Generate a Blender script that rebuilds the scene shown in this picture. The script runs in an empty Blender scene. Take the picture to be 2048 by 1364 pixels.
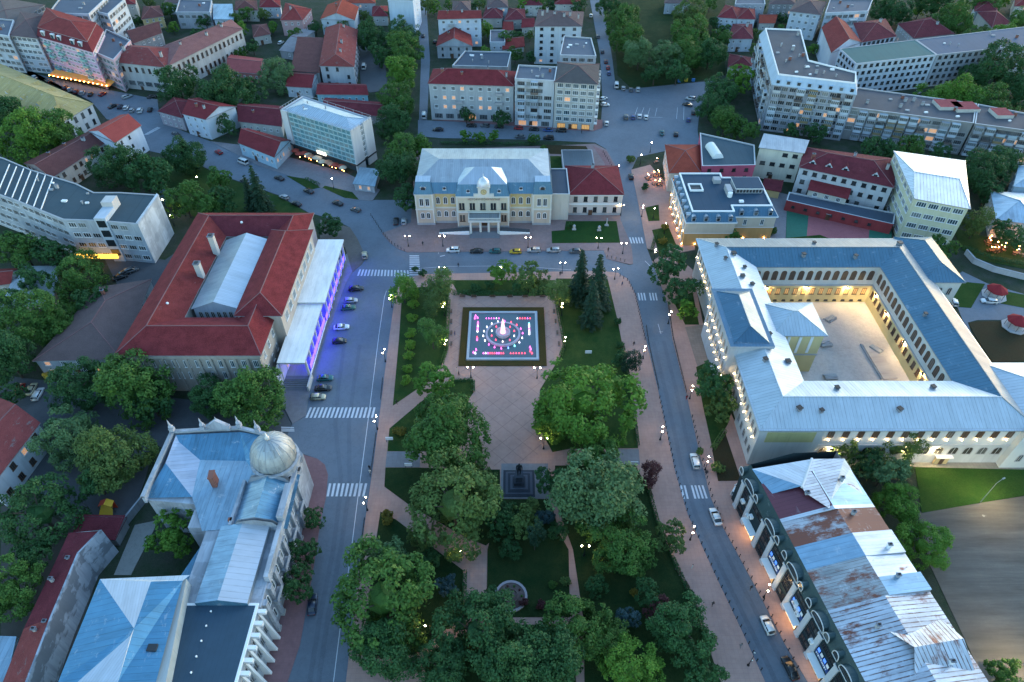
import bpy, math, random
from mathutils import Vector, Matrix
random.seed(7)
R_ = random.Random(11)
COL = bpy.context.scene.collection
D = bpy.data
# ---------------------------------------------------------------- survey: photo pixel -> point of the ground plan
FPX = 1365.0; TH = math.radians(44); CAMH = 136.0
SN, CS = math.sin(TH), math.cos(TH)
def G(px, py, z=0.0):
    u = (px - 1024) / FPX; v = (py - 682) / FPX
    d = (CAMH - z) / (SN + v * CS)
    return (u * d, d * (CS - v * SN))
def GP(pts, z=0.0): return [G(x, y, z) for x, y in pts]
CAM = Vector((0, 0, CAMH))

# ---------------------------------------------------------------- mesh builder
class MB:
    def __init__(s): s.v = []; s.f = []; s.m = []; s.mats = []
    def mi(s, mat):
        for i, q in enumerate(s.mats):
            if q is mat: return i
        s.mats.append(mat); return len(s.mats) - 1
    def face(s, pts, mat):
        n = len(s.v); s.v.extend([tuple(p) for p in pts]); s.f.append(tuple(range(n, n + len(pts)))); s.m.append(s.mi(mat))
    def raw(s, vs, fs, mat):
        n = len(s.v); k = s.mi(mat); s.v.extend([tuple(p) for p in vs])
        for f in fs: s.f.append(tuple(i + n for i in f)); s.m.append(k)
    def box(s, x0, x1, y0, y1, z0, z1, mat, M=None, top=None):
        vs = [(x0,y0,z0),(x1,y0,z0),(x1,y1,z0),(x0,y1,z0),(x0,y0,z1),(x1,y0,z1),(x1,y1,z1),(x0,y1,z1)]
        if M is not None: vs = [tuple(M @ Vector(p)) for p in vs]
        s.raw(vs, [(0,3,2,1),(0,1,5,4),(1,2,6,5),(2,3,7,6),(3,0,4,7)], mat)
        s.raw(vs, [(4,5,6,7)], top or mat)
    def prism(s, poly, z0, z1, mat, top=None, cap=True, bottom=False):
        n = len(poly)
        vs = [(p[0], p[1], z0) for p in poly] + [(p[0], p[1], z1) for p in poly]
        s.raw(vs, [(i, (i + 1) % n, n + (i + 1) % n, n + i) for i in range(n)], mat)
        if cap: s.face([(p[0], p[1], z1) for p in poly], top or mat)
        if bottom: s.face([(p[0], p[1], z0) for p in reversed(poly)], mat)
    def ring(s, outer, zo, inner, zi, mat):
        n = len(outer)
        for i in range(n):
            j = (i + 1) % n
            s.face([(*outer[i][:2], zo), (*outer[j][:2], zo), (*inner[j][:2], zi), (*inner[i][:2], zi)], mat)
    def tube(s, p0, p1, r0, r1, n, mat, cap=True):
        p0 = Vector(p0); p1 = Vector(p1); a = (p1 - p0)
        if a.length < 1e-6: return
        a.normalize(); t = a.orthogonal().normalized(); b = a.cross(t)
        vs = []
        for p, r in ((p0, r0), (p1, r1)):
            for k in range(n):
                w = 2 * math.pi * k / n
                vs.append(p + t * (r * math.cos(w)) + b * (r * math.sin(w)))
        fs = [(k, (k + 1) % n, n + (k + 1) % n, n + k) for k in range(n)]
        if cap: fs += [tuple(range(n, 2 * n)), tuple(reversed(range(n)))]
        s.raw(vs, fs, mat)
    def lathe(s, prof, n, mat, c=(0, 0, 0), a0=0.0, a1=2 * math.pi):
        full = abs(a1 - a0 - 2 * math.pi) < 1e-6; m = n if full else n + 1
        vs = []
        for r, z in prof:
            for k in range(m):
                w = a0 + (a1 - a0) * k / n
                vs.append((c[0] + r * math.cos(w), c[1] + r * math.sin(w), c[2] + z))
        fs = []
        for i in range(len(prof) - 1):
            for k in range(n):
                k2 = (k + 1) % m
                fs.append((i * m + k, i * m + k2, (i + 1) * m + k2, (i + 1) * m + k))
        s.raw(vs, fs, mat)
    def ball(s, c, r, mat, n=8, sq=1.0):
        pr = [(max(1e-3, r * math.sin(math.pi * i / (n // 2 + 1))), -r * sq * math.cos(math.pi * i / (n // 2 + 1))) for i in range(n // 2 + 2)]
        s.lathe(pr, n, mat, c)
    def mesh(s, name, smooth=False, uv=True):
        me = D.meshes.new(name); me.from_pydata(s.v, [], s.f)
        for m in s.mats: me.materials.append(m)
        me.polygons.foreach_set('material_index', s.m)
        if smooth: me.polygons.foreach_set('use_smooth', [True] * len(s.f))
        if uv and s.f:
            L = me.uv_layers.new(name='UVMap'); buf = [0.0] * (2 * len(me.loops))
            for p in me.polygons:
                n = p.normal
                if abs(n.z) > 0.9995: t = (1, 0, 0); b = (0, 1, 0)
                else:
                    l = math.hypot(n.x, n.y); t = (-n.y / l, n.x / l, 0)
                    b = (n.y * t[2] - n.z * t[1], n.z * t[0] - n.x * t[2], n.x * t[1] - n.y * t[0])
                for li in p.loop_indices:
                    q = s.v[me.loops[li].vertex_index]
                    buf[2 * li] = q[0] * t[0] + q[1] * t[1] + q[2] * t[2]
                    buf[2 * li + 1] = q[0] * b[0] + q[1] * b[1] + q[2] * b[2]
            L.data.foreach_set('uv', buf)
        me.update(); return me
    def build(s, name, parent=None, loc=None, smooth=False, uv=True):
        o = D.objects.new(name, s.mesh(name, smooth, uv)); COL.objects.link(o)
        if parent: o.parent = parent
        if loc is not None: o.location = loc
        return o
def obj(name, me, parent=None, loc=(0, 0, 0), rz=0.0, sc=None):
    o = D.objects.new(name, me); COL.objects.link(o); o.location = loc; o.rotation_euler = (0, 0, rz)
    if sc is not None: o.scale = (sc, sc, sc) if not isinstance(sc, tuple) else sc
    if parent: o.parent = parent
    return o
def tag(o, label=None, cat=None, group=None, kind=None):
    if label: o['label'] = label
    if cat: o['category'] = cat
    if group: o['group'] = group
    if kind: o['kind'] = kind
    return o
def empty(name, loc, label, cat, group=None, rz=0.0):
    o = D.objects.new(name, None); COL.objects.link(o); o.location = loc; o.rotation_euler = (0, 0, rz); o.empty_display_size = .5
    return tag(o, label, cat, group)
def copytree(o, parent=None, name=None):
    c = o.copy(); COL.objects.link(c)
    if parent: c.parent = parent
    for ch in o.children: copytree(ch, c)
    return c
def recolor(o, i, mat):
    o.material_slots[i].link = 'OBJECT'; o.material_slots[i].material = mat

# ---------------------------------------------------------------- materials
class NT:
    def __init__(s, name):
        s.mat = D.materials.new(name); s.mat.use_nodes = True; s.t = s.mat.node_tree; s.n = s.t.nodes
        s.bsdf = s.n['Principled BSDF']; s._uv = None; s._ob = None
    def add(s, typ, **kw):
        q = s.n.new(typ)
        for k, v in kw.items(): setattr(q, k, v)
        return q
    def link(s, a, b): s.t.links.new(a, b)
    def val(s, sock, v):
        if hasattr(v, 'is_output') or hasattr(v, 'links'): s.link(v, sock)
        else: sock.default_value = v
    def math(s, op, a, b=0.0, c=None):
        q = s.add('ShaderNodeMath', operation=op); s.val(q.inputs[0], a); s.val(q.inputs[1], b)
        if c is not None: s.val(q.inputs[2], c)
        return q.outputs[0]
    def uv(s):
        if not s._uv: s._uv = s.add('ShaderNodeUVMap').outputs[0]
        return s._uv
    def ob(s):
        if not s._ob: s._ob = s.add('ShaderNodeTexCoord').outputs['Object']
        return s._ob
    def mapv(s, vec, sc):
        q = s.add('ShaderNodeMapping'); s.link(vec, q.inputs[0]); q.inputs[3].default_value = sc; return q.outputs[0]
    def noise(s, vec, scale, detail=3.0, rough=.6):
        q = s.add('ShaderNodeTexNoise'); s.link(vec, q.inputs['Vector']); q.inputs['Scale'].default_value = scale
        q.inputs['Detail'].default_value = detail; q.inputs['Roughness'].default_value = rough; return q.outputs[0]
    def ramp(s, f, a, b):
        q = s.add('ShaderNodeMapRange'); s.val(q.inputs[0], f); q.inputs[1].default_value = a; q.inputs[2].default_value = b; return q.outputs[0]
    def mix(s, f, a, b, mode='MIX'):
        q = s.add('ShaderNodeMix', data_type='RGBA', blend_type=mode); s.val(q.inputs[0], f)
        for i, c in ((6, a), (7, b)):
            if isinstance(c, tuple): q.inputs[i].default_value = (*c[:3], 1)
            else: s.link(c, q.inputs[i])
        return q.outputs[2]
    def sep(s, vec):
        q = s.add('ShaderNodeSeparateXYZ'); s.link(vec, q.inputs[0]); return q.outputs
    def fin(s, col, rough=.7, metal=0.0, spec=.5, bump=None, bs=.3, bd=.05):
        if isinstance(col, tuple): s.bsdf.inputs['Base Color'].default_value = (*col[:3], 1)
        else: s.link(col, s.bsdf.inputs['Base Color'])
        s.val(s.bsdf.inputs['Roughness'], rough); s.bsdf.inputs['Metallic'].default_value = metal
        s.bsdf.inputs['Specular IOR Level'].default_value = spec
        if bump is not None:
            q = s.add('ShaderNodeBump'); q.inputs['Strength'].default_value = bs; q.inputs['Distance'].default_value = bd
            s.link(bump, q.inputs['Height']); s.link(q.outputs[0], s.bsdf.inputs['Normal'])
        return s.mat
def mul(c, k): return tuple(x * k for x in c)
_mc = {}
def cached(fn):
    def w(*a, **k):
        key = (fn.__name__, a, tuple(sorted(k.items())))
        if key not in _mc: _mc[key] = fn(*a, **k)
        return _mc[key]
    return w
@cached
def plain(c, rough=.6, metal=0.0, spec=.5):
    t = NT('plain'); return t.fin(c, rough, metal, spec)
@cached
def plaster(c, dirt=.35, pat=0.0):
    c = (c[0] * .93, c[1], c[2] * 1.1)
    t = NT('plaster'); big = t.noise(t.mapv(t.uv(), (.25, .06, 1)), 1.0, 4); fine = t.noise(t.uv(), 3.0, 3)
    f = t.ramp(big, .38, .72); col = t.mix(t.math('MULTIPLY', f, dirt), c, mul(c, .38)); col = t.mix(t.math('MULTIPLY', fine, .25), col, mul(c, .75))
    if pat > 0:
        pn = t.noise(t.mapv(t.uv(), (.16, .22, 1)), 1.0, 6, .6); col = t.mix(t.math('MULTIPLY', t.ramp(pn, .5, .54), pat), col, mul(c, .3))
    zb = t.noise(t.mapv(t.uv(), (1.6, .12, 1)), 1.0, 3); col = t.mix(t.math('MULTIPLY', t.ramp(zb, .5, .72), dirt * .7), col, mul(c, .5))
    return t.fin(col, .85, 0, .2)
@cached
def metal(c, gap=.6, stain=.25, rough=.42, met=.35, rust=0.0, line=.3, lw=.13, axis=0):
    t = NT('roof_metal'); u = t.sep(t.uv())[axis]; fr = t.math('FRACT', t.math('DIVIDE', u, gap))
    ln = t.math('LESS_THAN', fr, lw)
    cell = t.add('ShaderNodeTexWhiteNoise', noise_dimensions='1D'); t.link(t.math('FLOOR', t.math('DIVIDE', u, gap)), cell.inputs['W'])
    st = t.noise(t.mapv(t.uv(), (.5, .1, 1)), 1.0, 7, .72); st2 = t.noise(t.uv(), .12, 4)
    col = t.mix(t.math('MULTIPLY', t.ramp(st, .42, .66), stain), c, mul(c, .42))
    col = t.mix(t.math('MULTIPLY', t.ramp(st2, .45, .7), stain * .8), col, mul(c, 1.3))
    col = t.mix(t.math('MULTIPLY', cell.outputs[0], .16), col, mul(c, .6))
    if rust > 0:
        rn = t.noise(t.mapv(t.uv(), (.3, .12, 1)), 1.0, 7, .72)
        col = t.mix(t.ramp(rn, .66 - rust * .35, .74 - rust * .3), col, (.16, .055, .035))
    wob = t.ramp(t.noise(t.mapv(t.uv(), (.9, .25, 1)), 1.0, 5, .7), .3, .62); col = t.mix(t.math('MULTIPLY', t.math('MULTIPLY', ln, wob), line * 1.25), col, mul(c, .22) if rust < .1 else (.09, .05, .045))
    pw = t.noise(t.mapv(t.uv(), (.4, .7, 1)), .8, 6, .75); col = t.mix(t.math('MULTIPLY', t.ramp(pw, .58, .66), stain * .7), col, (.5, .53, .57))
    return t.fin(col, t.math('ADD', t.math('MULTIPLY', st, .25), rough - .1), met, .5, fr, .15, .04)
@cached
def tiles(c, var=.5, old=0.0):
    t = NT('roof_tiles'); xy = t.sep(t.uv())
    fr = t.math('FRACT', t.math('DIVIDE', xy[1], .36)); fx = t.math('FRACT', t.math('DIVIDE', xy[0], .24))
    n = t.noise(t.uv(), .35, 5, .7); n2 = t.noise(t.uv(), 4.0, 2)
    col = t.mix(t.math('MULTIPLY', t.ramp(n, .35, .7), var), c, mul(c, .45)); col = t.mix(t.math('MULTIPLY', t.ramp(n2, .4, .7), .45), col, mul(c, 1.5))
    if old > 0:
        n3 = t.noise(t.mapv(t.uv(), (.5, .9, 1)), .7, 6, .75); col = t.mix(t.ramp(n3, .72 - .25 * old, .8 - .2 * old), col, (.16, .14, .14))
    return t.fin(col, .85, 0, .1, t.math('ADD', fr, t.math('MULTIPLY', fx, .5)), .5, .06)
@cached
def bitumen(c, pat=.4, seam=1.0):
    c = (c[0] * .62, c[1] * .72, c[2] * .88)
    t = NT('roof_felt'); n = t.noise(t.ob(), .12, 5, .65); n2 = t.noise(t.ob(), 1.3, 3); u = t.sep(t.ob())[0]
    ln = t.math('LESS_THAN', t.math('FRACT', t.math('DIVIDE', u, seam)), .07)
    col = t.mix(t.math('MULTIPLY', t.ramp(n, .35, .7), pat), c, mul(c, .5)); col = t.mix(t.math('MULTIPLY', n2, .3), col, mul(c, 1.4))
    col = t.mix(t.math('MULTIPLY', ln, .25), col, mul(c, .5)); return t.fin(col, .75, 0, .15)
@cached
def asphalt(c, wear=.5, tracks=0.0):
    t = NT('asphalt'); n = t.noise(t.ob(), .07, 6, .7); n2 = t.noise(t.ob(), 1.2, 3); n3 = t.noise(t.ob(), .025, 3)
    col = t.mix(t.math('MULTIPLY', t.ramp(n, .38, .68), wear), c, mul(c, .6)); col = t.mix(t.math('MULTIPLY', t.ramp(n2, .4, .8), .3), col, mul(c, 1.35))
    col = t.mix(t.math('MULTIPLY', t.ramp(n3, .4, .65), wear), col, mul(c, 1.45))
    v = t.add('ShaderNodeTexVoronoi'); t.link(t.mapv(t.ob(), (.13, .05, 1)), v.inputs['Vector']); v.inputs['Scale'].default_value = 1.0
    col = t.mix(t.math('MULTIPLY', t.sep(v.outputs['Color'])[0], .16), col, mul(c, .62))
    cr = t.noise(t.ob(), .22, 8, .75); col = t.mix(t.math('MULTIPLY', t.math('LESS_THAN', t.math('ABSOLUTE', t.math('SUBTRACT', cr, .5)), .006), .45), col, mul(c, .5))
    return t.fin(col, .8, 0, .3)
@cached
def pavers(c, size=1.0, c2=None, diag=False, joint=.5, rot=0.0):
    t = NT('paving'); q = t.add('ShaderNodeMapping'); t.link(t.ob(), q.inputs[0]); q.inputs[2].default_value = (0, 0, math.radians(45) if diag else rot)
    xy = t.sep(q.outputs[0]); fx = t.math('FRACT', t.math('DIVIDE', xy[0], size)); fy = t.math('FRACT', t.math('DIVIDE', xy[1], size))
    j = t.math('MAXIMUM', t.math('LESS_THAN', fx, .05), t.math('LESS_THAN', fy, .05))
    w = t.add('ShaderNodeTexWhiteNoise', noise_dimensions='2D'); cb = t.add('ShaderNodeCombineXYZ')
    t.link(t.math('FLOOR', t.math('DIVIDE', xy[0], size)), cb.inputs[0]); t.link(t.math('FLOOR', t.math('DIVIDE', xy[1], size)), cb.inputs[1]); t.link(cb.outputs[0], w.inputs['Vector'])
    n = t.noise(t.ob(), .09, 5, .65); n2 = t.noise(t.ob(), .8, 3)
    col = t.mix(t.math('MULTIPLY', w.outputs[0], .3), c, c2 or mul(c, .6)); col = t.mix(t.math('MULTIPLY', t.ramp(n, .38, .7), .5), col, mul(c, .55))
    col = t.mix(t.math('MULTIPLY', t.ramp(n2, .4, .7), .3), col, mul(c, 1.3)); col = t.mix(t.math('MULTIPLY', j, joint), col, mul(c, .4))
    return t.fin(col, .75, 0, .35)
@cached
def dirtyard():
    t = NT('worn_asphalt'); c = (.13, .115, .1); m = t.mapv(t.ob(), (.035, .35, 1)); n = t.noise(m, 1.0, 7, .7); n2 = t.noise(t.ob(), .05, 5, .65); n3 = t.noise(t.ob(), 2.0, 4)
    col = t.mix(t.ramp(n, .35, .68), mul(c, .7), mul(c, 1.5)); col = t.mix(t.math('MULTIPLY', t.ramp(n2, .4, .65), .6), col, (.09, .085, .08)); col = t.mix(t.math('MULTIPLY', n3, .3), col, mul(c, .5)); w = t.noise(t.ob(), .35, 2); col = t.mix(t.math('MULTIPLY', t.ramp(w, .74, .78), .6), col, (.4, .38, .36))
    return t.fin(col, .85, 0, .2)
@cached
def grassy(c, c2):
    t = NT('grass'); n = t.noise(t.ob(), .18, 6, .7); n2 = t.noise(t.ob(), 3.5, 4, .8)
    col = t.mix(t.ramp(n, .35, .68), c, c2); col = t.mix(t.math('MULTIPLY', t.ramp(n2, .35, .7), .55), col, mul(c, .35))
    return t.fin(col, .9, 0, .1, n2, .8, .15)
@cached
def leafy(c, c2, var=.5):
    t = NT('foliage'); g = t.add('ShaderNodeNewGeometry'); oi = t.add('ShaderNodeObjectInfo')
    n = t.noise(g.outputs['Position'], .55, 3); wn = t.add('ShaderNodeTexNoise'); t.link(g.outputs['Position'], wn.inputs['Vector']); wn.inputs['Scale'].default_value = 4.0
    col = t.mix(t.ramp(n, .35, .65), c, c2); col = t.mix(t.math('MULTIPLY', t.ramp(wn.outputs[0], .35, .7), var), col, mul(c2, 1.7))
    col = t.mix(t.math('MULTIPLY', oi.outputs['Random'], .3), col, mul(c, .55))
    m = t.fin(col, .65, 0, .25)
    tr = t.add('ShaderNodeBsdfTranslucent'); t.link(col, tr.inputs[0]); mx = t.add('ShaderNodeMixShader'); mx.inputs[0].default_value = .25
    out = t.n['Material Output']; t.link(t.bsdf.outputs[0], mx.inputs[1]); t.link(tr.outputs[0], mx.inputs[2]); t.link(mx.outputs[0], out.inputs[0]); return m
@cached
def emit(c, k):
    t = NT('glow'); t.bsdf.inputs['Emission Color'].default_value = (*c, 1); t.bsdf.inputs['Emission Strength'].default_value = k
    return t.fin(mul(c, .5), .5)
@cached
def glass(c=(.014, .02, .026), rough=.15, vary=.28):
    t = NT('window_glass'); oi = t.add('ShaderNodeObjectInfo'); g = t.add('ShaderNodeNewGeometry')
    w = t.add('ShaderNodeTexWhiteNoise'); t.link(oi.outputs['Location'], w.inputs['Vector'])
    col = t.mix(t.math('MULTIPLY', t.math('POWER', w.outputs[0], 2.5), vary * 2.2), c, (.2, .22, .22)); return t.fin(col, rough, 0, .5)
@cached
def car_paint(c, metal=.3):
    t = NT('car_paint'); t.bsdf.inputs['Coat Weight'].default_value = .6; t.bsdf.inputs['Coat Roughness'].default_value = .08; return t.fin(c, .4, metal, .5)

WHITE = plain((.72, .73, .74), .6); WFRAME = plain((.62, .64, .66), .5); DARK = plain((.02, .022, .026), .5); IRON = plain((.015, .016, .018), .45, .4)
GREY = plain((.3, .31, .33), .7); CONC = plaster((.36, .35, .34)); CONCD = plaster((.2, .2, .21)); STONE = plaster((.42, .4, .37)); BRICKCH = plaster((.25, .1, .07))
GLS = glass(); GLSB = glass((.025, .06, .08), .15, .45); BROWNF = plain((.09, .045, .025), .5)
WARM = (1.0, .62, .24); LITW = emit((1.0, .5, .24), .085); LITP = emit((1.0, .42, .25), .07); LITY = emit((1.0, .55, .2), .075)
# ================================================================ GROUND, ROADS, PAVEMENTS, LAWNS
def flat(name, px, z, mat, base=None, kind='structure'):
    poly = GP(px); 
    ar = sum(poly[i][0] * poly[(i + 1) % len(poly)][1] - poly[(i + 1) % len(poly)][0] * poly[i][1] for i in range(len(poly)))
    if ar < 0: poly.reverse()
    m = MB(); m.prism(poly, -.3 if base is None else base, z, mat); o = m.build(name, uv=False); o['kind'] = kind; return o
ASPH = asphalt((.125, .15, .185), .5); ASPHD = asphalt((.07, .078, .09), .5)
PINK = pavers((.39, .24, .2), .9, (.32, .205, .18), joint=.3); PLAZA = pavers((.36, .23, .195), 3.6, (.31, .2, .178), diag=True, joint=.4)
REDP = pavers((.24, .125, .13), .5, joint=.3); GREYP = pavers((.2, .195, .215), .6, joint=.35); GREYL = pavers((.2, .2, .215), 1.0, joint=.3)
BEIGE = asphalt((.3, .26, .235), .45); LAWN = grassy((.018, .056, .013), (.055, .085, .022)); LAWND = grassy((.011, .036, .011), (.036, .055, .018)); LAWNB = grassy((.022, .068, .012), (.045, .088, .018))
SOIL = grassy((.045, .042, .022), (.055, .038, .02)); YARD = grassy((.03, .055, .026), (.075, .075, .065))
g = MB(); g.face([(-900, -60, -.05), (900, -60, -.05), (900, 1300, -.05), (-900, 1300, -.05)], YARD); g.build('ground', uv=False)['kind'] = 'structure'
WPX = []
road = lambda px, z=.02, m=ASPH: flat('road', px, z, m)
road([(575,1364),(600,1290),(625,1150),(641,1044),(652,995),(656,950),(650,930),(635,918),(600,905),(570,880),(585,848),(611,832),(622,770),(640,700),(665,640),(690,570),(705,545),(722,530),(815,508),(845,540),(800,562),(792,582),(778,680),(748,921),(722,1103),(692,1364)])
road([(0,110),(15,132),(107,157),(239,184),(315,199),(318,228),(330,245),(366,262),(421,283),(480,312),(518,332),(573,350),(647,378),(700,399),(738,400),(830,400),(825,450),(764,467),(779,485),(794,497),(818,506),(770,530),(722,531),(732,515),(715,478),(700,455),(670,440),(617,425),(556,390),(500,370),(440,350),(380,320),(300,302),(279,254),(213,238),(183,203),(100,165),(0,125)], .025)
road([(722,532),(740,500),(815,505),(1208,501),(1213,518),(1259,530),(1300,520),(1310,560),(1272,591),(1256,559),(1235,546),(1198,542),(840,549),(798,562),(785,600)], .03)
road([(1236,340),(1241,441),(1259,482),(1264,502),(1266,528),(1245,546),(1262,571),(1276,606),(1293,685),(1317,785),(1350,944),(1375,1029),(1430,1150),(1482,1259),(1530,1364),(1615,1364),(1569,1288),(1528,1207),(1472,1103),(1447,1057),(1421,995),(1401,916),(1373,789),(1345,680),(1335,607),(1304,523),(1294,497),(1285,450),(1269,370),(1262,340)], .035)
road([(1236,342),(1213,300),(1200,275),(1205,200),(1200,110),(1180,0),(1205,0),(1225,120),(1232,180),(1262,178),(1390,165),(1440,160),(1400,215),(1395,260),(1400,290),(1330,302),(1275,314),(1262,342)], .028)
road([(836,240),(1206,256),(1212,298),(1190,285),(1060,279),(880,276),(836,272)], .022); road([(838,245),(854,245),(860,120),(852,0),(832,0),(842,120)], .018)
road([(712,60),(735,60),(770,120),(775,180),(740,185),(722,170)], .016, ASPHD)
road([(620,842),(560,818),(380,800),(100,762),(0,750),(0,838),(90,850),(300,880),(330,900),(560,905),(640,918)], .017, ASPHD)
road([(0,838),(310,880),(290,960),(250,1070),(140,1060),(60,960),(0,930)], .015, ASPHD); road([(200,500),(330,520),(400,470),(420,500),(330,600),(240,580)], .014, ASPHD)
flat('yard', [(1835,1024),(2300,955),(2300,1600),(2080,1600),(1860,1130)], .02, dirtyard())
road([(1895,560),(1925,543),(1975,567),(2048,588),(2048,640),(1955,640),(1936,645),(1950,690),(1925,640)], .016)
flat('yard', [(1540,380),(1600,395),(1574,406),(1571,480),(1535,480)], .012, GREYP)
WEAR = asphalt((.108, .13, .162), .6)
for off in (.27, .66):
    Lp = [(1293,685),(1317,785),(1350,944),(1375,1029),(1430,1150),(1482,1259),(1530,1364)]; Rp = [(1345,680),(1373,789),(1405,935),(1432,1022),(1492,1142),(1545,1240),(1612,1364)]
    WPX.append([(a[0] + (c[0] - a[0]) * off, a[1] + (c[1] - a[1]) * off) for a, c in zip(Lp, Rp)])
for off in (.45, .66): WPX.append([(a + (c - a) * off, y) for a, c, y in ((622,770,690),(613,756,770),(612,742,850),(648,726,970),(635,705,1100),(606,683,1230),(582,665,1364))])
# pavements
pave = lambda px, z, m: flat('pavement', px, z, m)
pave([(692,1364),(722,1103),(748,921),(778,680),(792,582),(800,562),(842,549),(1198,542),(1235,546),(1256,559),(1272,591),(1276,606),(1293,685),(1317,785),(1350,944),(1375,1029),(1430,1150),(1482,1259),(1530,1364),(1560,1440),(670,1440)], .14, PINK)
flat('plaza', [(918,600),(1097,600),(1110,735),(1085,760),(1085,905),(1003,940),(940,905),(944,755),(905,740),(900,700)], .16, PLAZA)
pave([(815,505),(1208,501),(1213,518),(1259,529),(1266,528),(1264,502),(1259,482),(1241,441),(1236,340),(1213,300),(1190,288),(1100,292),(830,300),(822,445),(764,467),(779,485),(794,497)], .14, pavers((.23,.165,.165), .7, joint=.3))
pave([(1185,292),(1213,303),(1235,345),(1236,388),(1228,388),(1208,325)], .16, REDP)
pave([(1304,523),(1335,607),(1345,680),(1373,789),(1401,916),(1421,995),(1447,1057),(1472,1103),(1528,1207),(1569,1288),(1615,1364),(1650,1440),(1760,1440),(1660,1320),(1510,1080),(1480,1010),(1520,935),(1500,915),(1450,800),(1420,720),(1385,540),(1340,500)], .145, PINK)
pave([(1294,497),(1285,450),(1269,370),(1262,340),(1300,330),(1380,420),(1390,500),(1335,510)], .135, PINK)
pave([(555,790),(585,848),(611,832),(622,770),(640,700),(665,640),(690,570),(705,545),(700,500),(650,560),(590,720)], .14, GREYP)
pave([(705,545),(722,530),(732,515),(715,478),(700,455),(640,440),(640,480),(690,495)], .142, pavers((.13,.11,.1), .5))
pave([(641,1044),(652,995),(656,950),(650,930),(635,918),(600,908),(560,905),(560,1000),(520,1440),(560,1440),(575,1364),(600,1290),(625,1150)], .138, REDP)
pave([(421,283),(480,312),(518,332),(573,350),(647,378),(700,399),(745,402),(760,380),(690,345),(590,318),(480,290)], .13, GREYP)
pave([(1500,905),(1830,905),(2080,905),(2080,942),(1830,934),(1500,934)], .13, pavers((.26,.24,.2), .8)); pave([(866,240),(1030,252),(1185,263),(1205,256),(1205,240),(866,228)], .13, REDP)
pave([(1003,928),(1096,928),(1098,998),(1000,998)], .2, GREYL); pave([(774,904),(840,904),(840,935),(771,935)], .17, GREYL); pave([(1216,899),(1277,899),(1280,930),(1216,930)], .17, GREYL)
# lawns
lawn = lambda px, m=LAWN, z=.2: flat('lawn', px, z, m)
lawn([(805,578),(900,570),(892,640),(894,700),(882,735),(840,775),(786,812),(798,680)])
lawn([(779,858),(838,808),(875,778),(906,760),(947,760),(947,786),(937,800),(935,880),(910,904),(775,903)])
lawn([(771,936),(838,936),(940,940),(1000,940),(1000,1000),(985,1080),(972,1092),(930,1075),(822,1013),(769,974)], LAWND)
lawn([(761,1024),(792,1040),(926,1141),(928,1230),(830,1310),(755,1310),(733,1250),(745,1130)], LAWND)
lawn([(975,1100),(1000,999),(1100,999),(1120,1070),(1137,1100),(1140,1235),(973,1235)], LAWND, .22)
lawn([(973,1250),(1140,1250),(1160,1440),(850,1440),(850,1310)], LAWND)
lawn([(1167,1240),(1146,1100),(1110,1000),(1110,932),(1270,931),(1294,974),(1314,1042),(1350,1128),(1383,1197),(1421,1306),(1440,1364),(1440,1440),(1170,1440)], LAWND)
lawn([(1112,558),(1215,558),(1236,645),(1250,720),(1262,785),(1276,897),(1140,898),(1105,905),(1075,850),(1080,780),(1120,715),(1129,685),(1114,607)])
lawn([(902,561),(1110,561),(1104,592),(940,593),(915,585)]); lawn([(1103,463),(1129,461),(1132,443),(1233,443),(1240,486),(1104,487)], grassy((.016,.055,.014),(.022,.07,.016)))
lawn([(1094,313),(1132,313),(1136,342),(1098,342)]); lawn([(1081,290),(1172,293),(1182,311),(1090,308)], SOIL)
lawn([(1830,935),(2300,945),(2300,952),(2048,991),(1843,1026)], LAWNB, .15); lawn([(1901,594),(1916,563),(1970,568),(1942,616),(1914,614)], LAWNB, .1); lawn([(1985,578),(2060,592),(2060,618),(1985,604)], LAWNB, .1); lawn([(1936,646),(1955,643),(2060,643),(2060,722),(1985,724),(1955,680)], SOIL, .1)
lawn([(1424,901),(1449,863),(1482,962),(1436,963)], SOIL); lawn([(1392,735),(1425,720),(1470,800),(1455,850),(1425,900),(1405,810)]); lawn([(1345,600),(1385,585),(1398,650),(1370,650)]); lawn([(1304,461),(1337,454),(1352,490),(1320,515)]); lawn([(1290,416),(1317,410),(1319,442),(1297,443)])
lawn([(573,352),(610,358),(640,375),(620,380)], LAWN, .18); lawn([(650,372),(705,385),(718,400),(690,396),(645,376)], LAWN, .18)
lawn([(285,312),(380,322),(440,352),(500,372),(556,392),(617,428),(560,440),(400,440),(330,400),(270,340)], LAWN, .1); lawn([(1225,0),(1450,0),(1450,150),(1390,163),(1262,176),(1235,150)], LAWND, .1); lawn([(1535,480),(1640,470),(1690,490),(1535,490)], LAWN, .1)
lawn([(1905,455),(2060,500),(2060,540),(1960,520),(1925,500)], LAWN, .1)
flat('playing_field', [(1574,404),(1784,447),(1782,500),(1571,500)], .05, asphalt((.03,.13,.09), .4)); flat('court', [(1617,430),(1739,456),(1736,490),(1612,490)], .06, asphalt((.3,.1,.11), .5))
flat('courtyard', [(1520,560),(1790,560),(1930,800),(1600,800)], .1, asphalt((.5,.45,.42), .7))
flat('path', [(1455,660),(1400,650),(1370,655),(1395,735),(1440,720)], .16, pavers((.24,.19,.16), .8))
flat('yard', [(2,985),(2,1364),(120,1364),(225,1075),(160,1060)], .03, asphalt((.06,.055,.05), .5)); flat('path', [(270,1050),(318,1040),(262,1150),(228,1150)], .06, asphalt((.22,.22,.21), .4))
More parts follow.
